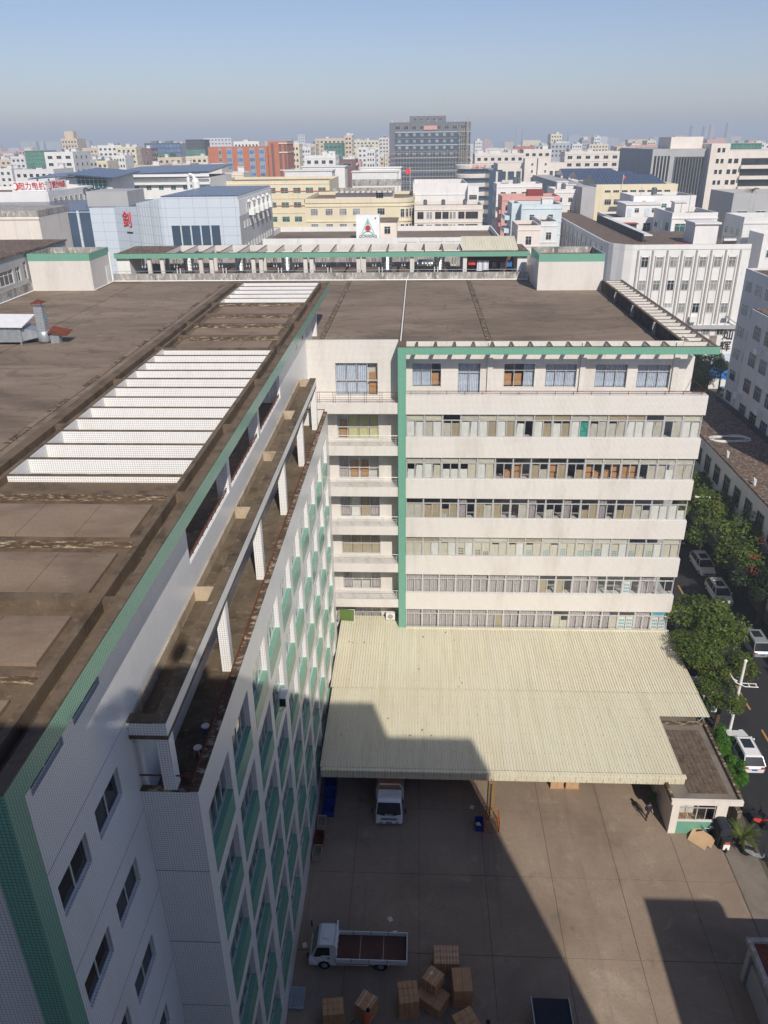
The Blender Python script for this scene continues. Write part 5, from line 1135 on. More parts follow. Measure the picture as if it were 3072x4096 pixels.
q = MB(); q.box(-72.05, -53.75, 114.95, 125.05, 36.85, 37.62); q.build('stained_parapet', 'parapet_stained', t); q = MB(); q.tube([(-55.2, 114.9, 36), (-55.2, 114.9, 31)], .08, 6); q.build('drain_pipe', 'pvc_white', t)
# ---- pale blue panelled office with the red character
t = thing('panel_office', 'pale blue panelled office with dark tall windows and blue solar roof', 'building', (-50, 155, 0))
q = MB(); q.box(-95, -55.2, 150, 180, 0, 34.8); q.build('left_wall', 'panel_blue', t)
for x0, x1 in ((-65.2, -62.9), (-62.4, -59.9)): q = MB(); q.box(x0, x1, 149.93, 149.999, 27, 34.7); q.build('tall_window', 'curtain_wall', t)
q = MB(); q.box(-62.85, -62.45, 149.8, 149.995, 27, 35); q.build('fin', 'panel_blue', t)
q = MB(); q.box(-59.8, -55.3, 148.5, 150.3, 20, 35.5); q.build('panel_tower', 'panel_blue', t)
q = MB(); q.prism([(-55.3, 148.5), (-49.5, 144.5), (-49.5, 150), (-55.3, 150.4)], 20, 35.6); cw = q.build('corner_wall', 'panel_blue', t)
for i in range(9):
    u = i/8; x = -49.2+5.0*u; q = MB(); q.cbox((x, 144.3-3.8*u, 20), .28, .9, 16.6+.9*u, -.65); q.build('fin', 'panel_blue', t)
q = MB(); q.prism([(-49.5, 145.2), (-44, 140.8), (-44, 146), (-49.5, 150)], 20, 36.4); q.build('fin_wall', 'tower_grey', t)
q = MB(); q.box(-43.9, -30.65, 140, 172, 15, 37.75); q.build('right_wall', 'panel_blue', t)
q = MB(); q.box(-43.85, -30.7, 140.25, 172, 37.752, 37.9); q.build('solar_roof', 'solar_panel', t)
q = MB(); q.add([(-43.9, 140, 37.5), (-30.6, 140, 37.2), (-30.6, 171.8, 37.25), (-56, 172, 39.2)], [(0, 1, 2, 3)])
q = MB(); q.box(-95, -56, 150.4, 180, 34.8, 35.0); q.build('solar_roof', 'solar_panel', t)
q = MB(); q.box(-30.645, -30.58, 140, 172, 10, 34.6); q.build('side_wall', 'render_grey', t); q = MB(); q.box(-30.645, -30.56, 140, 172, 34.6, 37.2); q.build('side_wall_upper', 'render_white', t)
for i in range(5): x = -42.5+1.72*i; q = MB(); q.box(x, x+1.45, 139.93, 139.999, 28, 33.2); q.build('tall_window', 'curtain_wall', t)
for i in range(11):
    if i < 10: put(win_mesh(1.1, 1.2), 'window', t, (-30.57, 143.5+2.6*i, 32.4), rz=math.pi/2)
    put(win_mesh(1.1, 1.2), 'window', t, (-30.57, 143+2.6*i, 28.6), rz=math.pi/2)
for i in range(5):
    y = 147+4.6*i; put(win_mesh(1.5, 1.6), 'window', t, (-30.55, y, 34.8), rz=math.pi/2); q = MB(); q.box(-30.5, -29.5, y+.5, y+1.7, 34.2, 35.2); q.tube([(-30.0, y+1.1, 35.2), (-30.0, y+1.1, 36.2), (-30.4, y+.6, 36.6)], .32, 8); q.build('air_cooler', 'metal_white', t)
q = MB(); o = lettering('釗', 2.9, 'sign_red', t, (-52.35, 146.4, 33.5), rz=-.60, depth=.08, name='red_character', stretch=.95); lettering('▬▬', .8, 'sign_black', t, (-52.1, 146.2, 31.6), rz=-.60, name='sign_bar')
for i in range(4):
    q = MB(); x = -70.5+1.3*i; q.lathe((x, 175, 36.2), [(.2, 0), (.62, .3), (.62, 1.2), (.2, 1.5)], 12); q.build('water_tank', 'steel', t)
q = MB(); q.box(-64.6, -56.5, 160, 170, 34.9, 37.7); q.build('plant_room', 'render_grey', t)
q = MB(); q.lathe((-49.6, 185, 34), [(.85, 0), (.85, 4.3), (.4, 5.0)], 14); q.tube([(-51.2, 185, 34), (-51.2, 185, 39), (-50.7, 185, 39.7), (-50.0, 185, 39.5), (-49.7, 185, 38.6)], .38, 8); q.tube([(-49, 185, 36.2), (-47, 185, 36.8), (-46.3, 185, 36.4), (-46.2, 185, 34)], .38, 8); q.build('fume_duct', 'metal_white', t)
# ---- motor works with red rooftop lettering
t = thing('motor_works', 'white works building with slatted rooftop sign in red characters', 'building', (-105, 185, 0))
shell(t, -104, -78.8, 175, 200, 37.0, 'render_white'); wins(t, 'R', 176.5, 199, -78.8, 35.6, 8, 2, 1.6, 1.6, 4)
sg = thing('works_sign', 'wide white slatted rooftop sign with red Chinese characters', 'sign', (-83, 176, 37))
for i in range(6): q = MB(); q.box(-86.6, -79.25, 175.3, 175.38, 37.05+.34*i, 37.3+.34*i); q.build('slat', 'sign_white', sg)
for i in range(6): q = MB(); q.box(-79.24, -79.16, 175.4, 186, 37.05+.34*i, 37.3+.34*i); q.build('slat', 'sign_white', sg)
lettering('超力电机', 1.5, 'sign_red', sg, (-82.2, 175.25, 38.05), depth=.05, stretch=.98); lettering('超力电机', 1.5, 'sign_red', sg, (-79.1, 181.8, 38.05), rz=math.pi/2, depth=.05, stretch=1.1)
for x, y, rz in ((-85.7, 175.24, 0), (-79.1, 177.2, 1)):
    q = MB(); q.lathe((0, 0, 0), [(.62, 0), (.62, .05)], 20); q.v = [((x+a, y+c, 38.05+b_*1.3) if not rz else (x+c, y+a, 38.05+b_*1.3)) for a, b_, c in q.v]; q.build('emblem', 'sign_red', sg); q = MB(); q.lathe((0, 0, 0), [(.42, 0), (.42, .05)], 20); q.v = [((x-.14+a, y-.05+c, 38.05+b_*1.4) if not rz else (x+.05+c, y-.14+a, 38.05+b_*1.4)) for a, b_, c in q.v]; q.build('emblem_field', 'sign_white', sg)
# ---- glasshouse hall with green windows behind
t = thing('curved_roof_hall', 'white hall with tilted solar roof and green glazed end', 'building', (-86, 222, 0))
q = MB(); q.box(-93, -79.5, 215, 232, 0, 38.2); q.build('wall', 'render_white', t)
q = MB(); q.box(-88.6, -80.7, 214.9, 214.99, 33.5, 38.1); gw = q.build('glazed_wall', 'glass_green', t)
for i in range(8): q = MB(); x = -88.6+1.1*i; q.box(x, x+.1, 214.8, 214.9, 33.5, 38.1); q.build('mullion', 'metal_white', gw)
for i in range(4): q = MB(); q.box(-88.6, -80.7, 214.82, 214.895, 34.4+1.1*i, 34.5+1.1*i); q.build('mullion', 'metal_white', gw)
q = MB(); q.add([(-90, 212.5, 38.9), (-78, 212.5, 37.9), (-78, 234, 38.8), (-90, 234, 39.8), (-90, 212.5, 39.2), (-78, 212.5, 38.2), (-78, 234, 39.1), (-90, 234, 40.1)], [(3, 2, 1, 0), (4, 5, 6, 7), (0, 1, 5, 4), (1, 2, 6, 5), (2, 3, 7, 6), (3, 0, 4, 7)]); q.build('roof', 'solar_panel', t)
q = MB(); q.add([(-101, 214, 37.9), (-90.2, 214, 38.5), (-90.2, 232, 39), (-101, 232, 38.6), (-101, 214, 38.1), (-90.2, 214, 38.7), (-90.2, 232, 39.2), (-101, 232, 38.8)], [(3, 2, 1, 0), (4, 5, 6, 7), (0, 1, 5, 4), (1, 2, 6, 5), (2, 3, 7, 6), (3, 0, 4, 7)]); q.build('porch_roof', 'solar_panel', t)
for x in (-99, -96, -93.2): q = MB(); q.tube([(x, 215, 34), (x, 215, 38)], .2, 6); q.build('porch_column', 'metal_white', t)
t = thing('long_solar_hall', 'long white hall with sweeping eaves and solar covered roof', 'building', (-75, 255, 0))
q = MB(); q.box(-89.4, -60, 240, 268, 0, 37.0); q.build('wall', 'render_white', t)
q = MB(); q.add([(-90, 238.5, 37.6), (-59.8, 238.5, 38.2), (-59.8, 270, 39.4), (-90, 270, 38.8), (-90, 238.5, 38.1), (-59.8, 238.5, 38.7), (-59.8, 270, 39.9), (-90, 270, 39.3)], [(3, 2, 1, 0), (4, 5, 6, 7), (0, 1, 5, 4), (1, 2, 6, 5), (2, 3, 7, 6), (3, 0, 4, 7)], 0); q.build('roof', 'solar_panel', t)
q = MB(); q.box(-90, -59.8, 238.3, 238.49, 37.3, 38.0); q.build('eaves_band', 'metal_white', t); q = MB(); q.box(-89.6, -60, 239, 239.99, 35.2, 35.8); q.build('eaves_band', 'metal_white', t)
wins(t, 'F', -87, -62, 240, 35.0, 7, 2, 1.5, 1.2, 3.6, gl='glass_green')
# ---- yellow and cream blocks in the middle
t = block('yellow_block', 'pale yellow block with green tinted windows left of the curved cream one', -64, -27.9, 260, 30, 35.1, 'render_cream', n=9, rows=3, w_=2.4, h_=1.6, dz=4.2, gl='glass_green', cl=0, off=1.2)
for z in (31.9, 27.7): q = MB(); q.box(-64.05, -27.85, 259.85, 259.99, z, z+.25); q.build('brown_band', 'brick_orange', t)
t = thing('curved_cream_block', 'cream block with rounded balcony corner behind the logo sign', 'building', (-16, 225, 0))
cpoly = [(-29.6, 215), (-5, 215)]+[(-5+3.6*math.sin(a), 222-7*math.cos(a)) for a in [math.pi/2*k_/8 for k_ in range(1, 9)]]+[(-1.4, 245), (-29.6, 245)]
q = MB(); q.prism(cpoly, 0, 31.6); q.build('wall', 'render_cream', t)
q = MB(); q.prism([(x, y) for x, y in cpoly], 31.6, 31.8); q.build('roof', 'roof_concrete', t)
q = MB()
for i in range(len(cpoly)):
    a, c = Vector((*cpoly[i], 0)), Vector((*cpoly[(i+1) % len(cpoly)], 0)); d = (c-a).normalized(); nn = Vector((d.y, -d.x, 0))*.18
    q.add([a+nn+Vector((0, 0, 31.5)), c+nn+Vector((0, 0, 31.5)), c-nn+Vector((0, 0, 31.5)), a-nn+Vector((0, 0, 31.5)), a+nn+Vector((0, 0, 32.6)), c+nn+Vector((0, 0, 32.6)), c-nn+Vector((0, 0, 32.6)), a-nn+Vector((0, 0, 32.6))], [(0, 1, 5, 4), (4, 5, 6, 7), (3, 7, 6, 2)])
q.build('parapet', 'render_cream', t)
for z in (30.6, 26.9):
    q = MB(); q.prism([(x*1.0+(0.18 if x > -5 else 0), y-.15) for x, y in cpoly[:10]]+[(-5, 224)], z, z+.35); q.build('cornice', 'render_cream', t)
for r in range(3):
    for x in (-27.3, -23.4, -19.8, -16.3, -9.9): put(win_mesh(1.9, 1.6, gl='glass_curtain' if x != -9.9 else 'glass_dark', mull=2), 'window', t, (x, 215, 28.6-3.7*r))
    for k_ in range(5):
        a = math.pi/2*(k_+.6)/5.4; put(win_mesh(1.0, 2.0), 'window', t, (-5+3.62*math.sin(a), 222-7.02*math.cos(a), 28.0-3.7*r), rz=a*.8)
q = MB(); q.box(-22.2, -6.9, 221, 232, 31.6, 34.3); ph = q.build('penthouse', 'render_warm', t); put(win_mesh(2.0, 1.5, mull=2), 'window', t, (-10.5, 221, 32.1))
for i in range(12): q = MB(); x = -22.5+1.42*i; q.box(x, x+.2, 219.4, 221, 34.2, 34.7); q.build('roof_beam', 'parapet_stained', t)
q = MB(); q.box(-22.7, -6.5, 219.2, 219.5, 34.1, 34.9); q.build('roof_beam', 'parapet_stained', t); q = MB(); q.box(-19, -5, 236, 236.5, 34.5, 36.2); q.build('roof_beam', 'parapet_stained', t)
t = block('balcony_block', 'white hostel block with rows of dark balcony openings', -1.3, 16.4, 216, 14, 30.7, 'render_warm', n=0, rows=0, cl=0, floors=False)
for r in range(4):
    z = 27.4-3.05*r
    for i, x in enumerate((.3, 2.2, 3.0, 4.9, 6.8, 8.2, 9.1, 10.9, 12.8, 14.4)): put(win_mesh(1.6 if i in (0, 3, 4, 7, 8, 9) else .7, 1.7, gl='glass_dark' if i in (0, 3, 4, 7, 8, 9) else 'glass_curtain', fr='render_brown' if i in (0, 3, 4, 7, 8, 9) else 'metal_white'), 'window', t, (x, 216, z))
    q = MB(); q.box(-1.32, 16.42, 215.85, 215.99, z+2.1, z+2.25); q.build('string_course', 'render_warm', t)
for x in (1.5, 6.2, 11.8): q = MB(); q.lathe((x, 218, 29.9), [(.5, 0), (.5, 1.9), (.1, 2.1)], 12); q.build('water_tank', 'steel', t)
t = block('red_roof_block', 'pale block with reddish roof terrace behind the balcony hostel', -1.8, 13.3, 236, 26, 35.0, 'render_white', n=0, cl=0, par=2.8, roof='render_brown')
q = MB(); q.box(13.4, 16.4, 234, 250, 0, 34.3); q.build('stair_tower', 'render_white', t); put(win_mesh(2.2, 1.3, mull=3), 'window', t, (14.9, 234, 30.8))
for x0, x1, y, h, i in ((-52.8, -34.2, 330, 35.5, 0), (-48, -30.5, 345, 36.5, 1), (-26.4, -8.6, 330, 34.9, 2), (-23.9, -7.6, 342, 35.9, 3)):
    t = block('white_hall', ['low white hall with swept cornice left of the dark tower', 'second white hall behind the left swept cornice one', 'white hall with swept cornice in front of the dark tower', 'white hall peeping over the one before the dark tower'][i], x0, x1, y, 12, h, 'render_white', n=1, rows=1, w_=1.6, h_=1.0, off=1.8, cl=0, floors=False, cornice=True)
# ---- dark tower with scaffolding
t = thing('scaffolded_tower', 'dark grey glass tower wrapped in scaffolding on the skyline', 'tower', (5, 490, 0))
q = MB(); q.box(-17, 28, 480, 505, 0, 54.8); q.build('wall', 'tower_grey', t); q = MB(); q.box(-5.8, 14.3, 483, 500, 54.8, 57.9); q.build('penthouse', 'tower_grey', t)
q = MB(); q.box(-13.8, 27.9, 479.8, 479.99, 10, 50.4); q.build('curtain_wall', 'curtain_wall', t)
for i in range(12): q = MB(); z = 49.6-3.25*i; q.box(-13.8, 28, 479.45, 479.79, z, z+.6); q.build('spandrel', 'far_grey' if i % 2 == 0 else 'tower_grey', t)
wins(t, 'F', -13.5, 24, 479.7, 49.2, 9, 4, 1.5, 1.3, 3.25, gl='glass_curtain'); wins(t, 'F', -14.5, 26, 479.95, 53.2, 9, 1, 2.6, 1.9, 3.2); wins(t, 'F', -4.5, 13, 482.9, 57.2, 5, 1, 1.6, 1.5, 3)
q = MB(); q.box(2, 9.5, 479.6, 479.9, 51.0, 53.0); q.build('wrapped_opening', 'render_pink', t)
sf = MB()
for i in range(27): x = -14+1.62*i; sf.box(x, x+.2, 478.3, 478.42, 5, 40+rb.uniform(0, 1.5))
for i in range(14): z = 8+2.4*i; sf.box(-16, 30, 478.28, 478.44, z, z+.2)
for x in (21.8, 23, 24.2, 25.4, 26.6): sf.box(x, x+.24, 477.8, 477.95, 5, 52)
for i in range(22): z = 8+2.0*i; sf.box(21.5, 27, 477.75, 477.9, z, z+.22)
sf.box(25.9, 26.3, 476.9, 477.3, 5, 57); tag(sf.build('scaffolding', 'scaffold', t), kind='stuff')
for i in range(9): q = MB(); x = rb.choice([-16, -13, -9.5, 4, 9, 17, 19, 21, 24]); q.tube([(x+i*.1, 482, 54.8), (x+i*.1, 482, 56)], .1, 4); q.build('mast', 'metal_white', t)
t = thing('flag', 'red flag on a pole in front of the dark tower', 'flag', (-4, 300, 30)); q = MB(); q.tube([(-3.3, 300, 30), (-3.3, 300, 37.5)], .06, 5); q.build('pole', 'metal_white', t)
q = MB(); q.add([(-3.3, 300, 37.3), (-4.1, 300.2, 37.0), (-4.9, 300, 36.7), (-5.1, 300.1, 35.2), (-4.2, 299.9, 35.0), (-3.3, 300, 35.4)], [(0, 1, 4, 5), (1, 2, 3, 4)]); q.build('cloth', 'cloth_red', t)
# ---- orange office
t = thing('orange_office', 'orange brick office block with grey window strips', 'building', (-85, 430, 0))
q = MB(); q.box(-104.7, -74.4, 420, 445, 0, 44); q.build('wall', 'brick_orange', t); q = MB(); q.box(-74.38, -65, 418, 440, 0, 46.2); q.build('stair_tower', 'brick_orange', t)
for x0, x1 in ((-99.5, -98), (-95.5, -92.8), (-90.2, -87.4), (-84.2, -81.4), (-79.3, -76.5)):
    q = MB(); q.box(x0, x1, 419.8, 419.99, 20, 43.4); st = q.build('grey_strip', 'trim_grey', t)
    for r in range(6): put(win_mesh(x1-x0-.2, 1.9, gl='glass_bright_blue' if x0 > -97 else 'glass_dark', mull=2, fr='metal_white'), 'window', t, ((x0+x1)/2, 419.8, 40.6-3.4*r))
for x in (-72.8, -69, -66.5):
    q = MB(); q.box(x, x+1.2, 417.85, 417.99, 15, 45.2); q.build('grey_strip', 'render_brown', t)
for z in (45, 41, 33): q = MB(); q.box(-69, -64.8, 417.6, 440.2, z, z+.5); q.build('grey_band', 'render_warm', t)
block('beige_annex', 'beige flat roofed block in front of the orange office', -84.5, -77.5, 330, 12, 38.4, 'render_warm', n=1, rows=2, w_=1.4, h_=1.2, off=2.6, cl=0, floors=False, side=3)
block('beige_annex', 'low beige block with columns right of the one before the orange office', -77, -69.5, 332, 14, 35.2, 'render_warm', n=3, rows=2, w_=1.2, h_=1.4, cl=1, side=5)
# ---- right hand buildings
def stand_at(t, loc, s): t.location = loc; t.scale = (s, s, s)
t = thing('pilaster_block', 'white five-storey block with grey vertical strips and curved corner on the right', 'building', (40, 140, 0))
poly = [(30.6, 126.3), (31.3, 125.5), (32.4, 125.06), (33.5, 125), (50.0, 125), (50, 150), (36, 150), (36, 196), (29.1, 196), (29.1, 130), (29.4, 128), (29.9, 127)]
q = MB(); q.prism(poly, 0, 30.6); q.build('wall', 'render_white', t)
q = MB(); q.prism([(x+(.3 if x < 30 else 0), y+.3) for x, y in poly[:5]]+[(49.7, 150), (36, 150), (36, 195.6), (29.4, 195.6), (29.4, 130), (29.7, 128), (30.2, 127.2)], 30.605, 30.65); q.build('roof', 'roof_litter', t)
q = MB(); out = poly
for i in (0, 1, 2, 3, 8, 9, 10, 11):
    a, c = Vector((*out[i], 30.55)), Vector((*out[(i+1) % len(out)], 30.55)); up = Vector((0, 0, .75)); d = (c-a).normalized(); nn = Vector((-d.y, d.x, 0))*.22
    q.add([a, c, c+up, a+up, a+nn, c+nn, c+nn+up, a+nn+up], [(0, 1, 2, 3), (3, 2, 6, 7), (4, 7, 6, 5)])
q.build('parapet', 'render_white', t)
for i in range(8):
    x = 33.3+2.18*i
    if i < 8: q = MB(); q.box(x-.12, x+.12, 124.88, 124.995, 19.5, 30.5); q.build('grey_strip', 'trim_grey', t)
    for r in range(4):
        if i < 7: put(win_mesh(1.08, 1.55, gl='glass_curtain' if (i*3+r) % 7 else 'glass_dark'), 'window', t, (x+1.1, 125, 28.0-3.45*r-1.5+1.5)); 
for i in range(7):
    x = 34.4+2.18*i
    for sx in (-.62, .62): q = MB(); q.box(x+sx-.05, x+sx+.05, 124.92, 124.997, 17.5, 29.7); q.build('window_trim', 'trim_grey', t)
for i in range(15):
    y = 131.5+4.2*i; q = MB(); q.box(29.0, 29.095, y-.14, y+.14, 15, 30.4); q.build('grey_strip', 'trim_grey', t)
    for r in range(3): put(win_mesh(1.3, 1.6, gl='glass_curtain'), 'window', t, (29.1, y+2.1, 27.8-3.45*r), rz=-math.pi/2)
q = MB(); q.box(33.6, 50.4, 124.4, 124.997, 18.7, 19.2); q.build('cornice', 'render_grey', t)
for x in (43.6, 46.6): put(win_mesh(1.2, 2.0, gl='glass_curtain', fr='render_pink'), 'window', t, (x, 125, 15.6))
lettering('灿', 1.75, 'sign_black', t, (48.8, 124.9, 17.6), depth=.05, name='black_character'); lettering('辉', 1.75, 'sign_black', t, (48.7, 124.9, 15.8), depth=.05, name='black_character')
q = MB(); q.box(46.9, 50.0, 124.9, 124.99, 11.5, 14.7); q.build('pale_banner', 'door_pale', t)
q = MB(); q.box(42.3, 43.4, 124.2, 124.9, 19.8, 20.6); q.box(38.0, 39.4, 124.1, 124.9, 20.8, 22.0); q.build('air_conditioner', 'metal_white', t)
q = MB(); q.tube([(50, 124.6, 19.3), (48, 124.2, 20.6)], .07, 5); q.box(47.6, 48.3, 124.0, 124.4, 20.4, 20.8); q.build('flood_lamp', 'galvanised', t)
# penthouse and roof walkway on that block
q = MB(); q.box(36.05, 36.25, 134, 170, 30.5, 31.9); q.build('dark_parapet', 'parapet_black', t); q = MB(); q.box(36.25, 37.6, 134, 168, 31.6, 31.75); q.build('walkway_roof', 'metal_white', t)
q = MB(); q.box(43.2, 46.8, 131, 136, 30.6, 33.6); q.box(43.0, 47.1, 130.7, 136.2, 33.6, 33.85); q.build('stair_house', 'render_white', t)
q = MB(); q.lathe((0, 0, 0), [(.5, 0), (.55, .1), (.55, 2.0), (.5, 2.1)], 14); q.v = [(48.3+c-1, 130+a, 31.3+b_) for a, b_, c in q.v]; q.build('water_tank', 'steel', t)
q = MB()
for i in range(4): q.box(40+.6*i, 40.4+.6*i, 129.5, 130.1, 30.66, 30.85)
q.build('red_cloths', 'cloth_red', t)
stand_at(t, (51.2, 179.2, -12.88), 1.28)
t = block('white_house', 'white house with two tall windows behind the pilaster block roof', 38.6, 50.1, 168, 14, 31.5, 'render_white', n=4, rows=1, w_=1.5, h_=2.2, off=.6, cl=0, floors=False, par=.4)
q = MB(); q.box(41.7, 48.5, 170, 178, 31.2, 33.7); q.box(41.5, 48.7, 169.8, 178.2, 33.7, 33.9); q.build('upper_storey', 'render_white', t)
for x in (43.9, 47.3): put(win_mesh(.9, .9), 'window', t, (x, 170, 32.2))
for x in (42.5, 45.9): q = MB(); q.box(x-.4, x+.4, 169.93, 169.99, 31.5, 33.0); q.build('door', 'door_pale', t)
q = MB(); q.box(39.6, 43.5, 165.6, 168, 30.4, 30.55); q.build('lean_to', 'roof_red', t)
stand_at(t, (55.44, 218.75, -11.5), 1.25)
t = block('white_house', 'long white house with red door on the upper roof at right', 50.6, 65.1, 200, 14, 33.5, 'render_white', n=3, rows=1, w_=1.3, h_=1.5, off=.9, gl='glass_green', cl=2, floors=False)
q = MB(); q.box(52.6, 53.5, 199.93, 199.99, 30.4, 32.4); q.build('door', 'door_red', t)
stand_at(t, (63.64, 227.7, -4.6), 1.1)
t = block('white_house', 'white house with green windows behind the curved corner block', 45.2, 53.3, 152, 12, 33.6, 'render_white', n=3, rows=2, w_=1.9, h_=1.5, off=1.0, gl='glass_green', cl=1, side=3)
stand_at(t, (63.2, 200.66, -12.42), 1.27)
t = block('white_house', 'grey sided house with green windows near the right edge', 54.4, 66, 141, 9, 33.7, 'render_white2', n=3, rows=3, w_=1.5, h_=1.2, off=1.2, gl='glass_green', cl=0, side=3)
stand_at(t, (84.28, 203.7, -18.4), 1.4)
t = block('grey_house', 'shaded grey house with green windows and roof palms at the right edge', 64.5, 84, 175, 14, 35.4, 'render_grey', n=5, rows=2, w_=2.2, h_=2.0, off=2.6, gl='glass_green', cl=0, floors=False)
stand_at(t, (92.81, 227.5, -11.5), 1.25)
t = block('white_house', 'white house cut by the right edge with a small barred window', 55.0, 68, 133.5, 6, 31.8, 'render_white', n=5, rows=2, w_=1.5, h_=1.2, off=1.6, gl='glass_green', cl=0, floors=False)
stand_at(t, (86.1, 191.1, -18.4), 1.4)
# street side blocks on the right
t = thing('street_block', 'grey white street block with rusty window bars at the right edge', 'building', (50, 95, 0))
q = MB(); q.box(45.2, 60, 78, 109, 0, 24.8); q.build('wall', 'render_white2', t)
for r in range(6):
    for i in range(8):
        y = 80+3.7*i; put(win_mesh(2.2, 1.9, gl='glass_blue' if (i+r) % 3 else 'glass_dark', mull=2, fr='galvanised'), 'window', t, (45.2, y, 21.2-3.6*r), rz=-math.pi/2)
        if (i*2+r) % 4 == 0: q = MB(); q.box(44.5, 45.19, y+1.3, y+2.2, 19.9-3.6*r, 20.6-3.6*r); q.build('air_conditioner', 'metal_white', t)
q = MB(); q.box(45.4, 59.8, 78.2, 108.8, 24.8, 24.95); q.build('roof', 'roof_litter', t)
t = thing('street_block', 'shaded block with dark blue windows farther along the street', 'building', (55, 122, 0))
shell(t, 52.6, 66, 116, 132, 26.8, 'render_white2', 'roof_litter', par=.3)
for r in range(6):
    for i in range(4): put(win_mesh(2.2, 1.7, gl='glass_blue', mull=2, fr='galvanised'), 'window', t, (52.6, 118+3.9*i, 23.4-3.6*r), rz=-math.pi/2)
    for i in range(3): put(win_mesh(2.2, 1.7, gl='glass_blue', mull=2, fr='galvanised'), 'window', t, (55+3.8*i, 116, 23.4-3.6*r))
t = thing('low_workshop', 'long low workshop with littered flat roof and coiled hose beside the street', 'building', (44, 75, 0))
q = MB(); q.box(37.5, 45.0, 58, 115.6, 0, 10.2); q.build('wall', 'render_white2', t)
q = MB(); q.box(37.4, 45.1, 57.9, 115.7, 10.2, 10.4); q.build('roof', 'roof_litter', t)
q = MB(); q.box(44.8, 45.12, 58, 115.6, 10.4, 11.0); q.build('eaves_gutter', 'black_plastic', t)
for i in range(16): put(win_mesh(1.9, 2.3, gl='glass_dark', mull=2, fr='galvanised'), 'window', t, (37.5, 61+3.4*i, 6.6), rz=-math.pi/2)
for y in (66, 73, 82, 90.5):
    for d in (0, .4): q = MB(); q.tube([(38.0, y+d, 10.4), (38.0, y+d, 11.2)], .09, 6); q.build('vent_pipe', 'pvc_white', t)
for y in (80, 87, 94): q = MB(); q.box(36.9, 37.49, y, y+.9, 5.2, 5.9); q.build('air_conditioner', 'metal_white', t)
hs = thing('garden_hose', 'pale hose lying in loops on the littered workshop roof', 'hose', (40.5, 97.5, 10.4))
pts = []
for k_ in range(64): a = k_*.33; rr = 1.0+.4*math.sin(k_*.7); pts.append((40.6+rr*1.9*math.cos(a), 97.2+rr*1.3*math.sin(a), 10.46))
q = MB(); q.tube(pts, .045, 5); q.build('hose_loop', 'pvc_white', hs)
# mid right
t = thing('glazed_office', 'dark glazed office with beige stair towers and planted terraces', 'building', (43, 340, 0))
q = MB(); q.box(27.1, 58.9, 330, 352, 0, 35.2); q.build('wall', 'curtain_wall', t); q = MB(); q.box(30.2, 56.3, 331, 350, 35.2, 37.4); q.build('upper_storey', 'render_warm', t)
for x0, x1 in ((40.1, 44.7), (45.1, 49.8)):
    q = MB(); q.box(x0, x1, 327.5, 334, 0, 39.2); q.build('stair_tower', 'render_warm', t)
    for r in range(4): put(win_mesh(.8, 1.0), 'window', t, ((x0+x1)/2+.6, 327.5, 36.6-2.5*r))
for x in (29.5, 33.3, 36.5, 39, 51.3, 54.5, 57.5): q = MB(); q.box(x, x+.8, 329.5, 329.99, 5, 34.6); q.build('pier', 'render_warm', t)
for z in (34.6, 30.6, 26.6, 22.6): q = MB(); q.box(32, 58.9, 329.6, 329.95, z, z+1.0); q.build('spandrel', 'render_warm', t)
t = thing('round_terrace_block', 'pink beige block with rounded terrace bands left of the glazed office', 'building', (21, 385, 0))
for r in range(9): q = MB(); z = 34-3.7*r; q.lathe((24, 384, z), [(8, 0), (8.2, .2), (8.2, 1.6), (8, 1.8)], 24); q.build('terrace_band', 'render_warm', t)
q = MB(); q.lathe((24, 384, 0), [(7.2, 0), (7.2, 34.5)], 24); q.build('core', 'curtain_wall', t); lettering('华隆公寓', 1.7, 'sign_red', t, (26.2, 375.2, 35.0), rz=.25)
t = thing('gable_factory', 'beige factory with solar covered saw roof and small red flag', 'building', (60, 255, 0))
q = MB(); q.box(49.9, 72.6, 240, 268, 0, 34.0); q.build('wall', 'render_cream', t)
wins(t, 'F', 52, 71, 240, 32.6, 8, 1, 1.7, .7, 3.6, mull=2, trans=False); wins(t, 'F', 52.2, 60, 240, 30.2, 3, 1, 1.9, 1.5, 3.6, mull=2)
q = MB(); q.prism([(49.9, 240.01), (49.9, 330), (43.5, 330), (43.5, 268), (46, 240.01)], 0, 33.4); q.build('side_wall', 'render_grey', t); wins(t, 'L', 269, 328, 43.5, 32, 14, 4, 1.4, 2.0, 3.9)
for k_ in range(3):
    y = 242+27*k_; q = MB(); q.add([(50, y, 34.0), (70, y, 34.0), (68, y+9, 36.2), (50, y+9, 36.2), (50, y+20, 34.0), (70, y+20, 34.0)], [(0, 1, 2, 3), (3, 2, 5, 4), (0, 3, 4), (1, 5, 2)]); q.build('solar_roof', 'solar_panel', t)
q = MB(); q.tube([(57, 239.5, 31), (57, 239.5, 36.6)], .06, 5); q.build('flag_pole', 'metal_white', t); q = MB(); q.add([(57, 239.5, 36.5), (57.8, 239.6, 35.9), (57, 239.5, 35.2)], [(0, 1, 2)]); q.build('flag_cloth', 'cloth_red', t)
t = block('pink_block', 'pink balconied tenement with red roof shed', 22.6, 38.3, 230, 12, 31.8, 'render_pink', n=6, rows=4, w_=1.4, h_=1.5, dz=3.3, cl=0, side=3)
q = MB(); q.box(29.5, 33.8, 231, 234, 31.2, 33.4); q.build('red_shed', 'roof_red', t)
for r in range(5): q = MB(); q.box(22.0, 22.59, 230.5, 241, 27.3-3.3*r, 28.3-3.3*r); q.build('balcony', 'render_pink', t)
block('white_block', 'white tenement with bare roof sheds behind the pink tenement', 22.8, 36.1, 250, 12, 34.0, 'render_white', n=4, rows=3, cl=4, side=4)
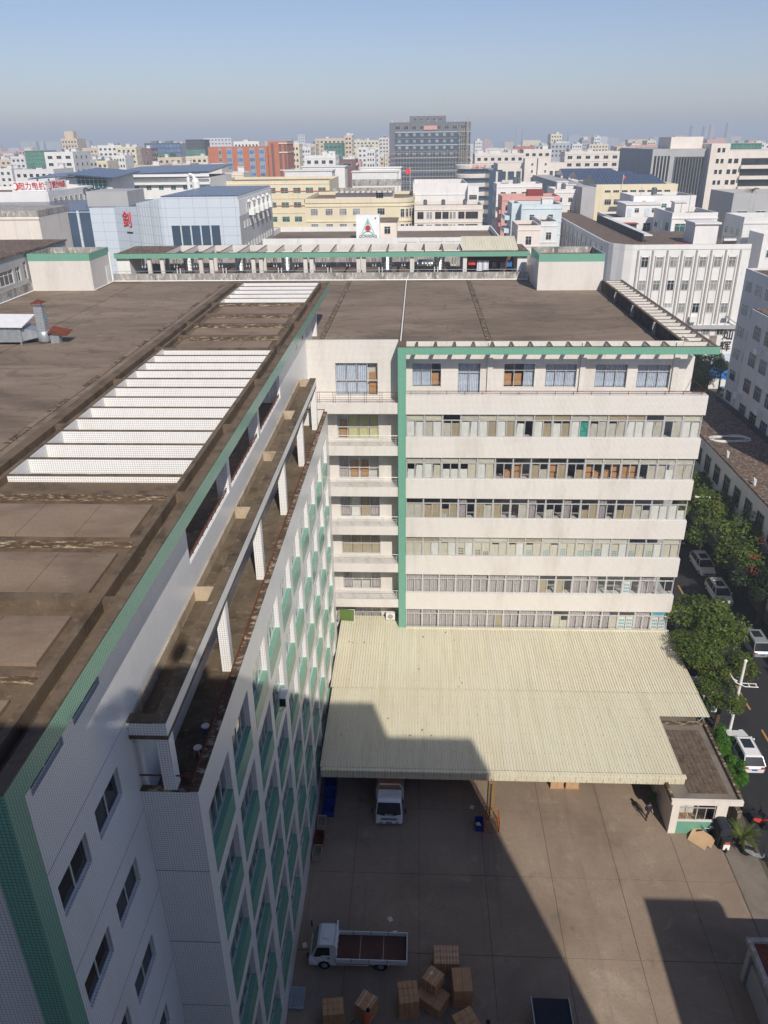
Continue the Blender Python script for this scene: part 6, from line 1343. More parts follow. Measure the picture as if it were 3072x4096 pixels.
block('white_block', 'white square block with small windows right of the pink tenement', 39.2, 45.8, 246, 14, 32.6, 'render_white', n=2, rows=4, w_=1.2, h_=1.3, cl=3)
block('pale_blue_block', 'pale blue tenement with one column of windows in the middle right', 24.4, 34, 200, 12, 31.8, 'render_paleblue', n=2, rows=4, w_=1.2, h_=1.6, dz=2.9, cl=2)
t = block('pale_blue_block', 'narrow pale blue balcony stack beside the pale blue tenement', 22.4, 24.39, 203, 10, 31.9, 'render_paleblue', n=0, rows=0, cl=0, floors=False)
for r in range(5): q = MB(); q.box(20.9, 22.39, 204, 212, 28-3*r, 29-3*r); q.build('balcony', 'render_paleblue', t)
block('white_shed', 'small white building with a balcony door below the pale blue tenement', 21.4, 26.3, 180, 12, 29.0, 'render_warm', n=1, rows=2, w_=1.3, h_=1.8, cl=0, side=4)
block('white_shed', 'grey white narrow building between the small white one and the pilaster block', 26.6, 30.3, 182, 14, 29.6, 'render_white2', n=1, rows=2, w_=1.2, h_=1.6, cl=0, side=5)
q = thing('blue_tarpaulin', 'blue tarpaulins spread on the roof behind the pilaster block', 'tarpaulin', (33, 199, 31)); 
b = MB()
for i in range(7): x = 29.5+1.5*i; y = 197+rb.uniform(-1, 1); b.add([(x, y, 31.2), (x+1.6, y, 31.3+rb.uniform(-.2, .4)), (x+1.6, y+2, 31.6), (x, y+2, 31.5+rb.uniform(-.2, .4))], [(0, 1, 2, 3)])
b.build('tarp_folds', 'tarp_blue', q); stand_at(q, (42.24, 254.72, 26.8), 1.28)
# big white institution at right
t = thing('white_institute', 'large white building with grey ribbed side and banded balconies at right', 'building', (100, 310, 0))
q = MB(); q.box(80.8, 99.6, 301, 350, 0, 42.2); q.build('grey_wing', 'render_grey', t); q = MB(); q.box(99.61, 106, 298, 330, 0, 43.7); q.build('stair_tower', 'render_warm', t); q = MB(); q.box(106.01, 150, 300, 330, 0, 41.4); q.build('balcony_wing', 'render_warm', t)
q = MB(); q.box(88, 99, 306, 322, 42.2, 45.9); q.build('roof_room', 'render_warm', t)
for i in range(10):
    x = 88.6+1.0*i; q = MB(); q.box(x, x+.3, 300.7, 300.99, 14, 39.8); q.build('rib', 'tower_grey', t); q = MB(); q.box(x+.3, x+1, 300.9, 300.985, 14, 39.6); q.build('glazed_strip', 'glass_dark', t)
for i in range(5): x = 81.6+1.15*i; q = MB(); q.box(x, x+.7, 300.9, 300.985, 14, 40); q.build('glazed_strip', 'glass_dark', t)
for r in range(7):
    for x in (102.3, 103.9): put(win_mesh(1.1, 1.5, trans=False, mull=0), 'window', t, (x, 298, 40.9-3.4*r))
    for x in (107.2, 109.4): put(win_mesh(1.6, 1.6, trans=False, mull=0), 'window', t, (x, 300, 37.4-3.4*r))
    q = MB(); q.box(111.2, 150, 299.9, 299.99, 36.9-3.4*r, 39-3.4*r); q.build('dark_gallery', 'glass_dark', t); q = MB(); q.box(111, 150, 298.6, 299.9, 35.7-3.4*r, 36.8-3.4*r); q.build('balcony', 'render_warm', t)
# skyline list: name, x0, x1, y, h, wall, columns, rows, label
SK = [('netted_block',-211.2,-199.9,450,43.1,'safety_net',0,0,'building under green safety netting at the far left'),
('white_flats',-191.9,-177.1,430,42.6,'render_white',3,6,'white flats with dark slot windows right of the left netted building'),
('beige_tower',-296.3,-282.9,700,50.3,'render_beige',5,6,'beige stepped tower rising over the left skyline'),
('beige_flats',-308,-293,600,36.9,'render_beige',4,4,'beige flats at the far left edge of the skyline'),
('grey_flats',-268.5,-258.9,550,39.3,'render_white2',3,4,'grey white flats left of the netted building'),
('grey_flats',-180.2,-162.3,370,36.2,'render_white2',6,3,'low grey white flats in front of the left netted building'),
('beige_flats',-259.8,-247.7,650,43.3,'render_beige',4,4,'beige flats between the stepped tower and white stepped flats'),
('white_flats',-228.4,-211.1,600,45.1,'render_white',5,5,'white stepped flats left of centre on the skyline'),
('cream_flats',-200.9,-187.7,560,44.1,'render_cream',4,6,'cream flats with dark square windows left of the brown ones'),
('brown_flats',-187.6,-180.5,570,43.0,'render_brown',3,6,'narrow brown flats beside the cream ones'),
('white_flats',-199,-193.2,480,40.6,'render_white',2,4,'narrow white balcony flats behind the trees at left'),
('grey_flats',-187.3,-180,470,38.3,'render_grey',3,3,'small grey flats above the left tree line'),
('cream_flats',-177,-170.9,460,37.7,'render_cream',2,3,'small cream flats above the left tree line'),
('white_flats',-180.4,-173,495,39.9,'render_white',4,4,'bluish white flats with many windows above the left trees'),
('orange_house',-136.1,-123.4,400,36.6,'render_beige',5,2,'low orange cream house right of the left tree line'),
('blue_grey_office',-243.1,-210.3,750,45.7,'curtain_wall',0,0,'blue grey office with notched roof on the left skyline'),
('netted_block',-210.1,-189.3,640,39.3,'safety_net',5,3,'green netted frame in front of the blue grey office'),
('netted_tower',-178.5,-164.2,650,48.2,'safety_net_dark',0,0,'dark and green netted tower left of the orange office'),
('white_towers',-329,-286.8,1300,52.1,'render_white',8,5,'hazy white flats behind the netted tower'),
('white_office',-122.2,-105.4,560,46.5,'render_white',7,3,'white office peeping above the orange one'),
('cream_house',-143.9,-130.3,520,38.5,'render_cream',4,2,'cream house below the dark netted tower'),
('tan_house',-129.5,-114.4,420,36.7,'render_beige',4,2,'tan flat roofed house left of the orange office'),
('arched_flats',-85.6,-60.9,700,47.9,'render_beige',7,5,'peach coloured flats with arched top windows behind green netting'),
('arched_flats',-61.7,-55.7,705,50.1,'render_beige',2,6,'taller peach stair tower of the arched flats'),
('netted_block',-67.2,-54.4,600,44.7,'safety_net',4,4,'stepped green netted building in front of the peach flats'),
('cream_flats',-62.9,-38,800,46.3,'render_cream',7,5,'pale cream flats left of the dark tower'),
('white_flats',-40.3,-30.5,850,48.5,'render_warm',3,6,'white flats touching the left side of the dark tower'),
('white_flats',-47.3,-30.6,650,41.6,'render_white',5,4,'stepped white flats below the cream ones'),
('white_flats',-35,-29.3,560,40.4,'render_white',3,5,'narrow white flats beside the dark tower foot'),
('brown_house',-43.1,-33.9,450,37.2,'render_brown',1,1,'dark brown flat roofed house left of the dark tower'),
('white_office',-51.6,-37.6,380,40.1,'render_white',4,3,'white office with ribbon balconies left of the brown house'),
('cream_flats',-80.1,-73.4,520,44.6,'render_cream',3,5,'narrow cream flats right of the orange office'),
('white_flats',-84.8,-76.7,600,42.1,'render_white',4,3,'white house just behind the narrow cream flats'),
('cream_flats',-82,-77.9,640,44.3,'render_beige',2,4,'slim beige flats beside the peach arched ones'),
('beige_school',27.6,52.3,430,39.4,'render_warm',7,2,'long low beige building right of the dark tower'),
('beige_school',54.1,68.6,450,40.9,'render_warm',4,3,'beige building with roof terraces behind the glazed office'),
('beige_museum',70.6,97.4,420,40.0,'render_warm',6,3,'plain beige block with wide windows on the right'),
('cream_tower',135.3,146.9,900,49.9,'render_cream',4,6,'cream apartment tower standing alone on the right skyline'),
('blue_flats',105.8,121.6,700,42.4,'far_grey',5,3,'blue grey flats in front of the lone cream tower'),
('white_tower',199.9,207.3,1000,46.9,'render_white',3,5,'slim white tower right of the lone cream one'),
('cream_tower',186.6,192.9,1000,45.8,'render_cream',3,4,'slim cream tower left of the slim white tower'),
('grey_flats',179.3,186.1,960,44.3,'render_grey',3,4,'dark grey flats among the slim towers'),
('white_flats',57.3,65.1,900,44.5,'render_white',4,4,'white flats just right of the dark tower'),
('grey_flats',117,132.5,900,39.8,'far_grey',5,2,'low grey flats left of the lone cream tower'),
('brown_flats',88,106.4,800,39.6,'brick_orange',5,2,'brownish low flats on the right skyline'),
('white_flats',149.4,159.1,850,40.8,'render_white',4,3,'white flats right of the lone cream tower'),
('peach_tower',219.7,227.9,900,40.5,'render_beige',3,4,'peach tower above the right hand woods'),
('cream_tower',221.7,230.1,850,42.9,'render_cream',3,4,'cream tower beside the white institute'),
('white_flats',186.6,195.7,800,37.5,'render_white',4,3,'white flats above the right hand woods'),
('netted_block',147.2,164.1,420,42.7,'safety_net',0,0,'green netted frame behind the white institute'),
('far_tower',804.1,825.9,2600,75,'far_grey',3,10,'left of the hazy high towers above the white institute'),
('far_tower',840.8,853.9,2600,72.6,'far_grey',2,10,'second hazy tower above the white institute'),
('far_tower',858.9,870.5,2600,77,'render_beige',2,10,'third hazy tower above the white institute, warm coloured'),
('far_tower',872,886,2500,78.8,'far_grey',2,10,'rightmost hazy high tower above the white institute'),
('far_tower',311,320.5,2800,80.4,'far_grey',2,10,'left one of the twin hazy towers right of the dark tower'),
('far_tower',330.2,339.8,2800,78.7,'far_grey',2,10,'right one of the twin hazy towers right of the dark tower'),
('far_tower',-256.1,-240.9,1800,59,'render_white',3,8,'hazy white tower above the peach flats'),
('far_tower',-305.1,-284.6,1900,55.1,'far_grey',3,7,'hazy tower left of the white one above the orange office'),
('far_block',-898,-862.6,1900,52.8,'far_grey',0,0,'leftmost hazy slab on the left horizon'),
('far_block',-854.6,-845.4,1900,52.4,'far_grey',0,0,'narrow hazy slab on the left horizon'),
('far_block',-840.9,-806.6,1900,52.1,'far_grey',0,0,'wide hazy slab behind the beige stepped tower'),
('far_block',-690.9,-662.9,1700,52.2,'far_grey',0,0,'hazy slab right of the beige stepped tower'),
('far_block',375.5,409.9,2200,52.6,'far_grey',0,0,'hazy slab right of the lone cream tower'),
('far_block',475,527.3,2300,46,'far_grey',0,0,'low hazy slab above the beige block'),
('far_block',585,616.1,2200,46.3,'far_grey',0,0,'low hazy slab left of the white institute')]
for i, (nm, x0, x1, y, h, wall, n, rows, lb) in enumerate(SK):
    far = y > 1200; dz = 3.3; net = 'net' in nm
    gl = 'glass_dark' if not net else 'safety_net_dark'
    t = block(nm, lb, x0, x1, y, 14+(i*7) % 9, h, wall, n=n, rows=rows, w_=round((x1-x0)/max(n, 1)*.52, 1) if n else 1, h_=1.5 if not far else 2, dz=dz if not far else 5, off=.9, side=3 if n and not far else None, cl=0 if far or net else 4, floors=not far and wall.startswith('render') and i % 2 == 0, gl=gl, trans=False, mull=0 if i % 3 else 1, par=.9, fr='metal_white' if not net else 'safety_net')
    if nm == 'netted_tower': q = MB(); q.box(x0-.3, x1+.3, y-.3, y+.01, 20, h-7); q.build('green_netting', 'safety_net', t)
    if nm == 'blue_grey_office':
        for k_ in range(5): q = MB(); q.box(x0+6.4*k_, x0+5+6.4*k_, y-.4, y+6, h, h+2.2 if k_ % 2 else h+.6); q.build('roof_crown', 'tower_grey', t)
        wins(t, 'F', x0+1, x1-1, y, h-1, 9, 5, 2.4, 2.0, 3.6, gl='glass_bright_blue', mull=0, trans=False)
    if nm == 'beige_tower': q = MB(); q.box(x0+3, x1-3, y+2, y+9, h, h+5.5); q.build('upper_storey', wall, t)
    if net:
        q = MB()
        for k_ in range(int((x1-x0)/1.6)): q.box(x0+1.6*k_, x0+.1+1.6*k_, y-.5, y-.4, 15, h+.8)
        for k_ in range(10): q.box(x0, x1, y-.5, y-.4, h-2*k_, h-2*k_+.1)
        tag(q.build('scaffolding', 'scaffold', t), kind='stuff')
# farther rows of blocks that close the view to the horizon
fr = random.Random(99); k_ = 0
walls = ['render_white', 'render_cream', 'render_beige', 'render_white2', 'render_warm', 'far_grey', 'render_pink']
names = {'render_white': 'white', 'render_cream': 'cream', 'render_beige': 'beige', 'render_white2': 'grey white', 'render_warm': 'pale', 'far_grey': 'blue grey', 'render_pink': 'pinkish'}
for band, (ya, yb, cnt, h0, h1) in enumerate(((460, 640, 34, 24, 38), (680, 1000, 60, 28, 41), (1000, 1500, 60, 30, 44), (1500, 2600, 60, 34, 50))):
    for i in range(cnt):
        y = fr.uniform(ya, yb); x = -y*.58+(y*1.16)*(i+fr.uniform(0, 1))/cnt; wd = fr.uniform(9, 20)*(1+band*.25); h = fr.uniform(h0, h1); wl = fr.choice(walls)
        if band == 0 and (-25 < x < 30): continue
        where = 'left' if x < -.14*y else ('right' if x > .14*y else 'middle')
        n = int(wd/3.2) if band < 2 else 0
        block('skyline_block', '%s block crowded into the %s of the %s skyline' % (names[wl], where, ['nearer', 'middle', 'far', 'farthest'][band]), x, x+wd, y, 14, h, wl, n=n, rows=3 if n else 0, w_=1.7, h_=1.6, dz=3.3, off=.8, cl=3 if band < 2 else 0, floors=False, trans=False, mull=0, group='%s blocks %s band %d' % (names[wl], where, band))
# water tanks, laundry and plant on the rear terrace
for i, x in enumerate((-31, -24, -17.7, -4.3, 2.7)):
    z0 = 29.9; q = MB(); pr = [(.3, 0), (.72, .05)]
    for r in range(11): pr += [(.75, .1+.19*r), (.71, .2+.19*r)]
    pr += [(.6, 2.3), (.15, 2.45)]; q.lathe((x, 108, z0), pr, 20); o = q.build('water_tank', 'steel', None, org=(x, 108, z0)); tag(o, ['leftmost ribbed steel water tank on the rear roof terrace', 'second ribbed steel water tank from the left on the rear terrace', 'third ribbed steel tank from the left on the rear terrace', 'ribbed steel tank just left of the lying tank', 'ribbed steel tank just right of the lying tank'][i], 'water tank')
q = MB(); q.lathe((0, 0, 0), [(.3, 0), (.72, .05)]+[(.75 if k_ % 2 else .72, .12+.11*k_) for k_ in range(17)]+[(.72, 2.05), (.3, 2.1)], 20); q.v = [(-.25+c, 107+a, 31.05+b_) for a, b_, c in q.v]; o = q.build('water_tank', 'steel', None, org=(.7, 107, 30.3)); tag(o, 'shiny steel water tank lying on its side on the rear terrace', 'water tank')
q = MB(); q.box(.1, 1.5, 106.6, 107.4, 29.7, 30.32); q.build('cradle', 'galvanised', o)
ld = thing('laundry_line', 'red and white laundry hanging under the pale green sheet roof', 'laundry', (8.5, 104.8, 29.7)); q = MB(); q.tube([(6.2, 104.9, 31.9), (12.5, 104.9, 31.9)], .03, 5); q.build('line', 'steel', ld)
for i, (x, w_, h_, mt) in enumerate(((6.4, .9, .55, 'cloth_red'), (7.5, .7, 1.3, 'cloth_white'), (8.25, .75, 1.2, 'cloth_white'), (9.4, .6, .9, 'cloth_dark'), (10.5, .7, 1.1, 'cloth_dark'), (11.4, .6, .8, 'stool_blue'))):
    q = MB(); q.add([(x+w_*k_/5, 104.9+.06*math.sin(k_*1.7+i), 31.88-(h_ if j else 0)) for j in (0, 1) for k_ in range(6)], [(k_, k_+1, k_+7, k_+6) for k_ in range(5)]); q.build('cloth', mt, ld)
q = MB(); q.box(5.9, 12.6, 109, 109.2, 29.7, 33.2); q.build('rear_screen', 'render_brown', ld)
# extractor plant on the left roof
ex = thing('extractor_unit', 'galvanised extractor box with tall square chimney and rusty hood on left roof', 'extractor', (-33, 72, 29.8))
q = MB(); q.box(-44, -36.2, 70.5, 74, 30.2, 32.2); q.build('duct_box', 'galvanised', ex)
q = MB(); q.add([(-44.5, 70, 32.5), (-35.6, 70, 32.4), (-35.6, 74.6, 33.3), (-44.5, 74.6, 33.4), (-44.5, 70, 32.6), (-35.6, 70, 32.5), (-35.6, 74.6, 33.4), (-44.5, 74.6, 33.5)], [(3, 2, 1, 0), (4, 5, 6, 7), (0, 1, 5, 4), (1, 2, 6, 5), (2, 3, 7, 6), (3, 0, 4, 7)]); q.build('cover_sheet', 'metal_white', ex)
for x in (-43.5, -40, -36.6): q = MB(); q.box(x, x+.2, 70.6, 73.9, 29.8, 30.2); q.build('support', 'galvanised', ex)
q = MB(); q.add([(-36.2, 70.8, 30.3), (-36.2, 73.8, 30.3), (-36.2, 73.8, 32.1), (-36.2, 70.8, 32.1), (-34.4, 71.6, 30.6), (-34.4, 73, 30.6), (-34.4, 73, 31.5), (-34.4, 71.6, 31.5)], [(0, 4, 5, 1), (1, 5, 6, 2), (2, 6, 7, 3), (3, 7, 4, 0), (4, 7, 6, 5)]); q.build('taper_duct', 'galvanised', ex)
q = MB(); q.lathe((-33.6, 72.2, 29.9), [(.9, 0), (1.0, .3), (1.0, 1.5), (.8, 1.7)], 16); q.build('fan_housing', 'galvanised', ex, smooth=True)
q = MB(); q.box(-34.2, -33.0, 71.6, 72.8, 31.5, 35.0); st = q.build('chimney', 'galvanised', ex)
for r in range(9): q = MB(); q.box(-34.23, -32.97, 71.57, 72.83, 31.8+.36*r, 31.84+.36*r); q.build('seam', 'aluminium', st)
q = MB(); q.box(-32.995, -32.985, 72.0, 72.5, 33.0, 33.8); q.build('sticker', 'print_blue', st)
q = MB(); q.add([(-34.5, 71.3, 35.5), (-32.7, 71.3, 35.5), (-32.7, 73.1, 35.5), (-34.5, 73.1, 35.5), (-33.6, 72.2, 36.0)], [(0, 1, 4), (1, 2, 4), (2, 3, 4), (3, 0, 4), (3, 2, 1, 0)]); q.tube([(-34.2, 71.7, 35), (-34.3, 71.5, 35.5)], .04, 4); q.tube([(-33, 71.7, 35), (-32.9, 71.5, 35.5)], .04, 4); q.build('rain_cap', 'rust', ex)
q = MB(); q.box(-32.5, -31.2, 71.5, 72.6, 29.8, 31.0); q.build('motor_box', 'galvanised', ex); q = MB(); q.add([(-32.7, 71.2, 31.3), (-29.9, 71.2, 30.9), (-29.7, 73.2, 31.4), (-32.5, 73.2, 31.9), (-32.7, 71.2, 31.38), (-29.9, 71.2, 30.98), (-29.7, 73.2, 31.48), (-32.5, 73.2, 31.98)], [(3, 2, 1, 0), (4, 5, 6, 7), (0, 1, 5, 4), (1, 2, 6, 5), (2, 3, 7, 6), (3, 0, 4, 7)]); q.build('rusty_hood', 'rust', ex)

ex.location = (-33.43, 68.9, 29.8); ex.scale = (.62, .62, .62)
# ================================================================ trees and planting
def crown_mesh(seed, n, leaf, lobes=17, flat=.85, mat='leaf'):
    r = random.Random(seed); q = MB(); L = []
    for i in range(lobes):
        a = r.uniform(0, 2*math.pi); rad = math.sqrt(r.random())*.68; z = r.uniform(-.45, .55)*(1-rad*.5); L.append((Vector((rad*math.cos(a)*1.12, rad*math.sin(a)*1.12, z*flat)), r.uniform(.20, .42)))
    for i in range(n):
        c, R_ = L[r.randrange(lobes)]; d = Vector((r.gauss(0, 1), r.gauss(0, 1), r.gauss(0.25, 1))).normalized(); p = c+d*R_*r.uniform(.72, 1.08)
        p.z *= 1.0; nrm = (d+Vector((r.gauss(0, .6), r.gauss(0, .6), r.gauss(.3, .6)))).normalized(); u = nrm.cross(Vector((r.gauss(0, 1), r.gauss(0, 1), r.gauss(0, 1)))).normalized(); v = nrm.cross(u); s = leaf*r.uniform(.45, 1.45)
        q.quad(p-u*s, p-v*s*.55, p+u*s, p+v*s*.55)
    return q.mesh('crown', mat)
CR = {(m_, k_): crown_mesh(10+k_, n_, lf, mat=m_) for m_, n_, lf in (('leaf', 6200, .040), ('leaf_dark', 5000, .045)) for k_ in range(3)}
CRF = [crown_mesh(40+k_, 900, .11, mat='leaf_dark') for k_ in range(2)]
def trunk_mesh(seed):
    r = random.Random(seed); q = MB(); q.tube([(0, 0, 0), (.02, .02, .35), (0, .03, .6)], .045, 8, r1=.03)
    for i in range(5): a = i*1.3+r.random(); q.tube([(0, .02, .42+.03*i), (.16*math.cos(a), .16*math.sin(a), .62), (.32*math.cos(a), .32*math.sin(a), .78)], .018, 5, r1=.007)
    return q.mesh('trunk', 'bark')
TM = [trunk_mesh(k_) for k_ in range(2)]
def tree(label, loc, h, r, mat='leaf', k_=0, group=None, name='street_tree', me=None, zr=None):
    t = thing(name, label, 'tree', loc, group); o = put(TM[k_ % 2], 'trunk', t, loc); o.scale = (h, h, h)
    zr = zr or r*.8; c = put(me or CR[(mat, k_ % 3)], 'crown', t, (loc[0], loc[1], loc[2]+h-zr*.85)); c.scale = (r, r, zr); c.rotation_euler.z = k_*1.7+loc[0]
    return t
tree('leafy street tree whose crown touches the end of the ribbon windows', (27.2, 62.4, 0), 7.8, 4.2, 'leaf', 0)
tree('sunlit street tree leaning over the right edge of the canopy', (26.3, 56.6, 0), 7.0, 3.3, 'leaf', 1)
tree('small street tree in front of the two larger crowns', (25.0, 59.4, 0), 6.2, 2.2, 'leaf', 0)
tree('low leafy tree just above the clipped hedge', (25.7, 53.4, 0), 5.0, 2.2, 'leaf', 1)
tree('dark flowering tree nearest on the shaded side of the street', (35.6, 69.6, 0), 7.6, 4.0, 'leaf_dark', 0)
tree('dark tree with red blossom beside the workshop wall', (36.0, 75.0, 0), 8.3, 4.4, 'leaf', 2)
tree('big street tree over the white estate car', (35.2, 80.4, 0), 8.8, 4.7, 'leaf', 1)
tree('green tree next to the white lamp arm', (35.0, 86.5, 0), 8.8, 4.8, 'leaf', 0)
tree('farther green tree against the workshop windows', (34.7, 92.6, 0), 8.8, 4.7, 'leaf', 2)
tree('far tree beside the corner of the ribbon windows', (34.0, 98.8, 0), 8.2, 4.4, 'leaf', 1)
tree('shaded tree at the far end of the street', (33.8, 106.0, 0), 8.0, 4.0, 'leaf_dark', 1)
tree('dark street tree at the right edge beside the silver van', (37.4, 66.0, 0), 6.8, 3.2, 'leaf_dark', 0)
for i, (x, y, z) in enumerate(((34.6, 71.5, 7.0), (36.2, 73.8, 7.6), (33.9, 69.5, 6.4), (35.2, 84.0, 7.2), (36.8, 70.4, 6.8))):
    b = MB()
    for k_ in range(16): b.cbox((x+rb.uniform(-.5, .5), y+rb.uniform(-.5, .5), z+rb.uniform(-.25, .3)), .09, .09, .06, rb.uniform(0, 3))
    o = b.build('blossom_cluster', 'flower_red', None, org=(x, y, z)); tag(o, ['red blossom on the nearest dark street tree', 'large red blossom cluster near the workshop wall', 'low red blossom facing the parked cars', 'small red blossom beside the white lamp arm', 'red blossom on the far right of the dark crowns'][i], 'blossom', kind='stuff')
tree('round tree behind the pale banner of the pilaster block', (52.0, 146, 0), 9.0, 4.4, 'leaf', 0); tree('dark tree beyond the corner of the block under the banner', (49.5, 140, 0), 9.0, 4.4, 'leaf', 2); tree('leafy tree between the block corner and the blue fence', (57.0, 153.5, 0), 9.2, 4.6, 'leaf', 1)
hd = thing('hedge', 'bright green clipped hedge of rounded lumps beside the parked white hatchback', 'hedge', (25, 48.5, 0))
HM = [crown_mesh(70+k_, 3600, .045, lobes=9, flat=.75, mat='leaf_bright') for k_ in range(2)]
for i, (x, y, r, z) in enumerate(((24.7, 50.9, 1.25, 1.7), (25.6, 50.2, 1.05, 1.5), (24.6, 49.3, 1.2, 1.5), (25.4, 48.6, 1.15, 1.4), (24.5, 47.6, 1.1, 1.35), (25.2, 46.9, 1.05, 1.2), (24.4, 46.1, .9, 1.1), (24.2, 45.2, .7, .9))):
    o = put(HM[i % 2], 'shrub', hd, (x, y, z*.75)); o.scale = (r, r, z*.85); o.rotation_euler.z = i
def fronds(n, L, droop, mat, seed, w_=.16, up=.6):
    r = random.Random(seed); q = MB()
    for i in range(n):
        a = 2*math.pi*i/n+r.uniform(-.2, .2); e = r.uniform(up-.35, up+.5); pts = []
        for k_ in range(6): t = k_/5; pts.append(Vector((math.cos(a)*L*t*math.cos(e*(1-t*.4)), math.sin(a)*L*t*math.cos(e*(1-t*.4)), L*t*math.sin(e)-droop*t*t*L)))
        sd = Vector((-math.sin(a), math.cos(a), 0))
        for k_ in range(5):
            for s_ in (-1, 1):
                for m_ in range(3):
                    p = pts[k_].lerp(pts[k_+1], m_/3); ww = w_*L*(1-abs(k_/5-.35)); q.add([p, p+sd*s_*ww+(pts[k_+1]-pts[k_])*.5+Vector((0, 0, -.05*L)), p+(pts[k_+1]-pts[k_])*.28], [(0, 1, 2)])
    return q.mesh('fronds', mat)
cy = thing('cycad', 'cycad with stiff arching fronds beside the gatehouse', 'plant', (23.4, 41.2, 0)); q = MB(); q.lathe((23.4, 41.2, 0), [(.22, 0), (.25, .3), (.2, .6), (.1, .75)], 10); q.build('trunk', 'bark', cy); o = put(fronds(26, 1.35, .25, 'leaf', 3), 'fronds', cy, (23.4, 41.2, .7))
FM = fronds(18, 1.0, .55, 'leaf', 5, up=.7)
def palm(label, loc, h, L):
    t = thing('palm_tree', label, 'palm', loc); q = MB(); q.tube([loc, (loc[0]+.1, loc[1], loc[2]+h*.5), (loc[0], loc[1], loc[2]+h)], .22, 8, r1=.13); q.build('trunk', 'bark', t); o = put(FM, 'fronds', t, (loc[0], loc[1], loc[2]+h)); o.scale = (L, L, L)
palm('palm standing left of the far street lamp', (53.0, 141, 0), 5.5, 3.2); palm('palm right of the far street lamp before the blue fence', (57.8, 148, 0), 5.2, 3.2); palm('palm at the far corner of the street block', (58.2, 141, 0), 7.5, 3.4); palm('roof palm on the shaded grey house', (86, 221, 31.0), 2.0, 2.2); palm('second roof palm at the right edge', (91.5, 220.5, 31.0), 1.4, 2.0)
pt = thing('potted_shrub', 'leafy shrub behind the walking person beside the gatehouse wall', 'plant', (17.95, 44.6, 0)); q = MB(); q.lathe((17.95, 44.6, .03), [(.16, 0), (.22, .35), (.2, .38)], 12); q.build('pot', 'render_brown', pt); o = put(HM[0], 'foliage', pt, (17.95, 44.6, .85)); o.scale = (.5, .5, .55)
for i, (x, y, h, r) in enumerate(((18.4, 238, 17, 4.5), (20.2, 252, 16, 4.5), (17.8, 265, 18, 5), (19.8, 285, 17, 5), (18.5, 310, 18, 5.5), (19.0, 222, 13, 3.6), (19.6, 204, 11, 3.4), (18.0, 192, 10, 3.2))): tree('%s tree down the side street between the hostel and the pink tenement' % ['nearer', 'second', 'third', 'fourth', 'farthest', 'low', 'small bright', 'lowest'][i], (x, y, 0), h, r, 'leaf' if i > 4 else 'leaf_dark', i, name='tree')
for i in range(15):
    x = -185+4.2*i+rb.uniform(-1, 1); tree('dark tree in the line of trees above the left halls', (x, 420+rb.uniform(-12, 12), 0), 33+rb.uniform(-3, 2), 8, me=CRF[i % 2], k_=i, group='trees above the left halls', name='tree', zr=8)
for i in range(26): tree('dark tree in the wood beside the white institute', (120+6.5*i*.9+rb.uniform(-3, 3), 640+rb.uniform(-60, 80), 0), 28+rb.uniform(-5, 4), 10, me=CRF[i % 2], k_=i, group='wood by the white institute', name='tree', zr=8)
for i in range(14): tree('dark tree on the skyline right of the dark tower', (45+9*i+rb.uniform(-3, 3), 560+rb.uniform(-40, 40), 0), 32+rb.uniform(-4, 4), 8, me=CRF[i % 2], k_=i, group='trees right of the dark tower', name='tree', zr=7)
# street furniture
pl = thing('signal_mast', 'tall white mast with curved bracket and guy wires beside the street', 'mast', (26.6, 52.6, 0)); q = MB(); q.tube([(26.6, 52.6, 0), (26.6, 52.6, 7.7)], .13, 10, r1=.10); q.build('pole', 'metal_white', pl); q = MB(); q.lathe((26.6, 52.6, 7.7), [(.14, 0), (.14, .1), (.03, .2)], 10); q.build('cap', 'metal_white', pl)
q = MB()
for dy in (-.22, .22): q.tube([(25.7, 52.6+dy, 6.3), (26.1, 52.6+dy, 5.75), (26.9, 52.6+dy, 5.35), (28.0, 52.6+dy, 5.3)], .035, 6)
for x, z in ((25.85, 6.05), (26.2, 5.7), (26.7, 5.42), (27.3, 5.34), (27.9, 5.3)): q.box(x-.04, x+.04, 52.38, 52.82, z-.02, z+.03)
q.build('bracket', 'metal_white', pl)
for x, z in ((25.75, 6.2), (27.6, 5.35)): q = MB(); q.tube([(26.6, 52.6, 7.5), (x, 52.6, z)], .018, 4); q.build('guy_wire', 'rust', pl)
q = MB(); q.lathe((26.15, 52.5, 2.6), [(.05, 0), (.3, .08), (.34, .2), (.05, .32)], 16); q.tube([(26.2, 52.5, 2.55), (26.6, 52.6, 2.1)], .03, 5); q.build('round_lamp', 'metal_white', pl)
la = thing('lamp_arm', 'white angled lamp arm rising among the dark street trees', 'street lamp', (34.7, 85.5, 0)); q = MB(); q.tube([(34.7, 85.5, 0), (34.7, 85.5, 7.4), (33.2, 85.4, 7.5)], .07, 6); q.build('pole', 'metal_white', la); q = MB(); q.box(32.9, 33.4, 85.3, 85.5, 7.4, 7.55); q.build('lamp_head', 'metal_white', la)
la = thing('street_lamp', 'grey curved street lamp far down beside the palms', 'street lamp', (53.8, 150, 0)); q = MB(); q.tube([(53.9, 150, 0), (53.9, 150, 5.5), (53.7, 149.6, 6.4), (53.0, 149, 6.8)], .1, 6); q.build('pole', 'galvanised', la); q = MB(); q.box(52.4, 53.1, 148.8, 149.1, 6.7, 6.85); q.build('lamp_head', 'metal_white', la)
bf = thing('blue_fence', 'bright blue site fence behind the palms', 'fence', (60, 158, 0))
for i in range(9): q = MB(); q.box(56+1.3*i, 57.2+1.3*i, 158, 158.1, .1, 4.2); q.build('panel', 'tarp_blue', bf)
q = MB(); q.box(58.5, 62, 155, 157, 0, 1.6); q.build('white_base', 'render_white', bf)
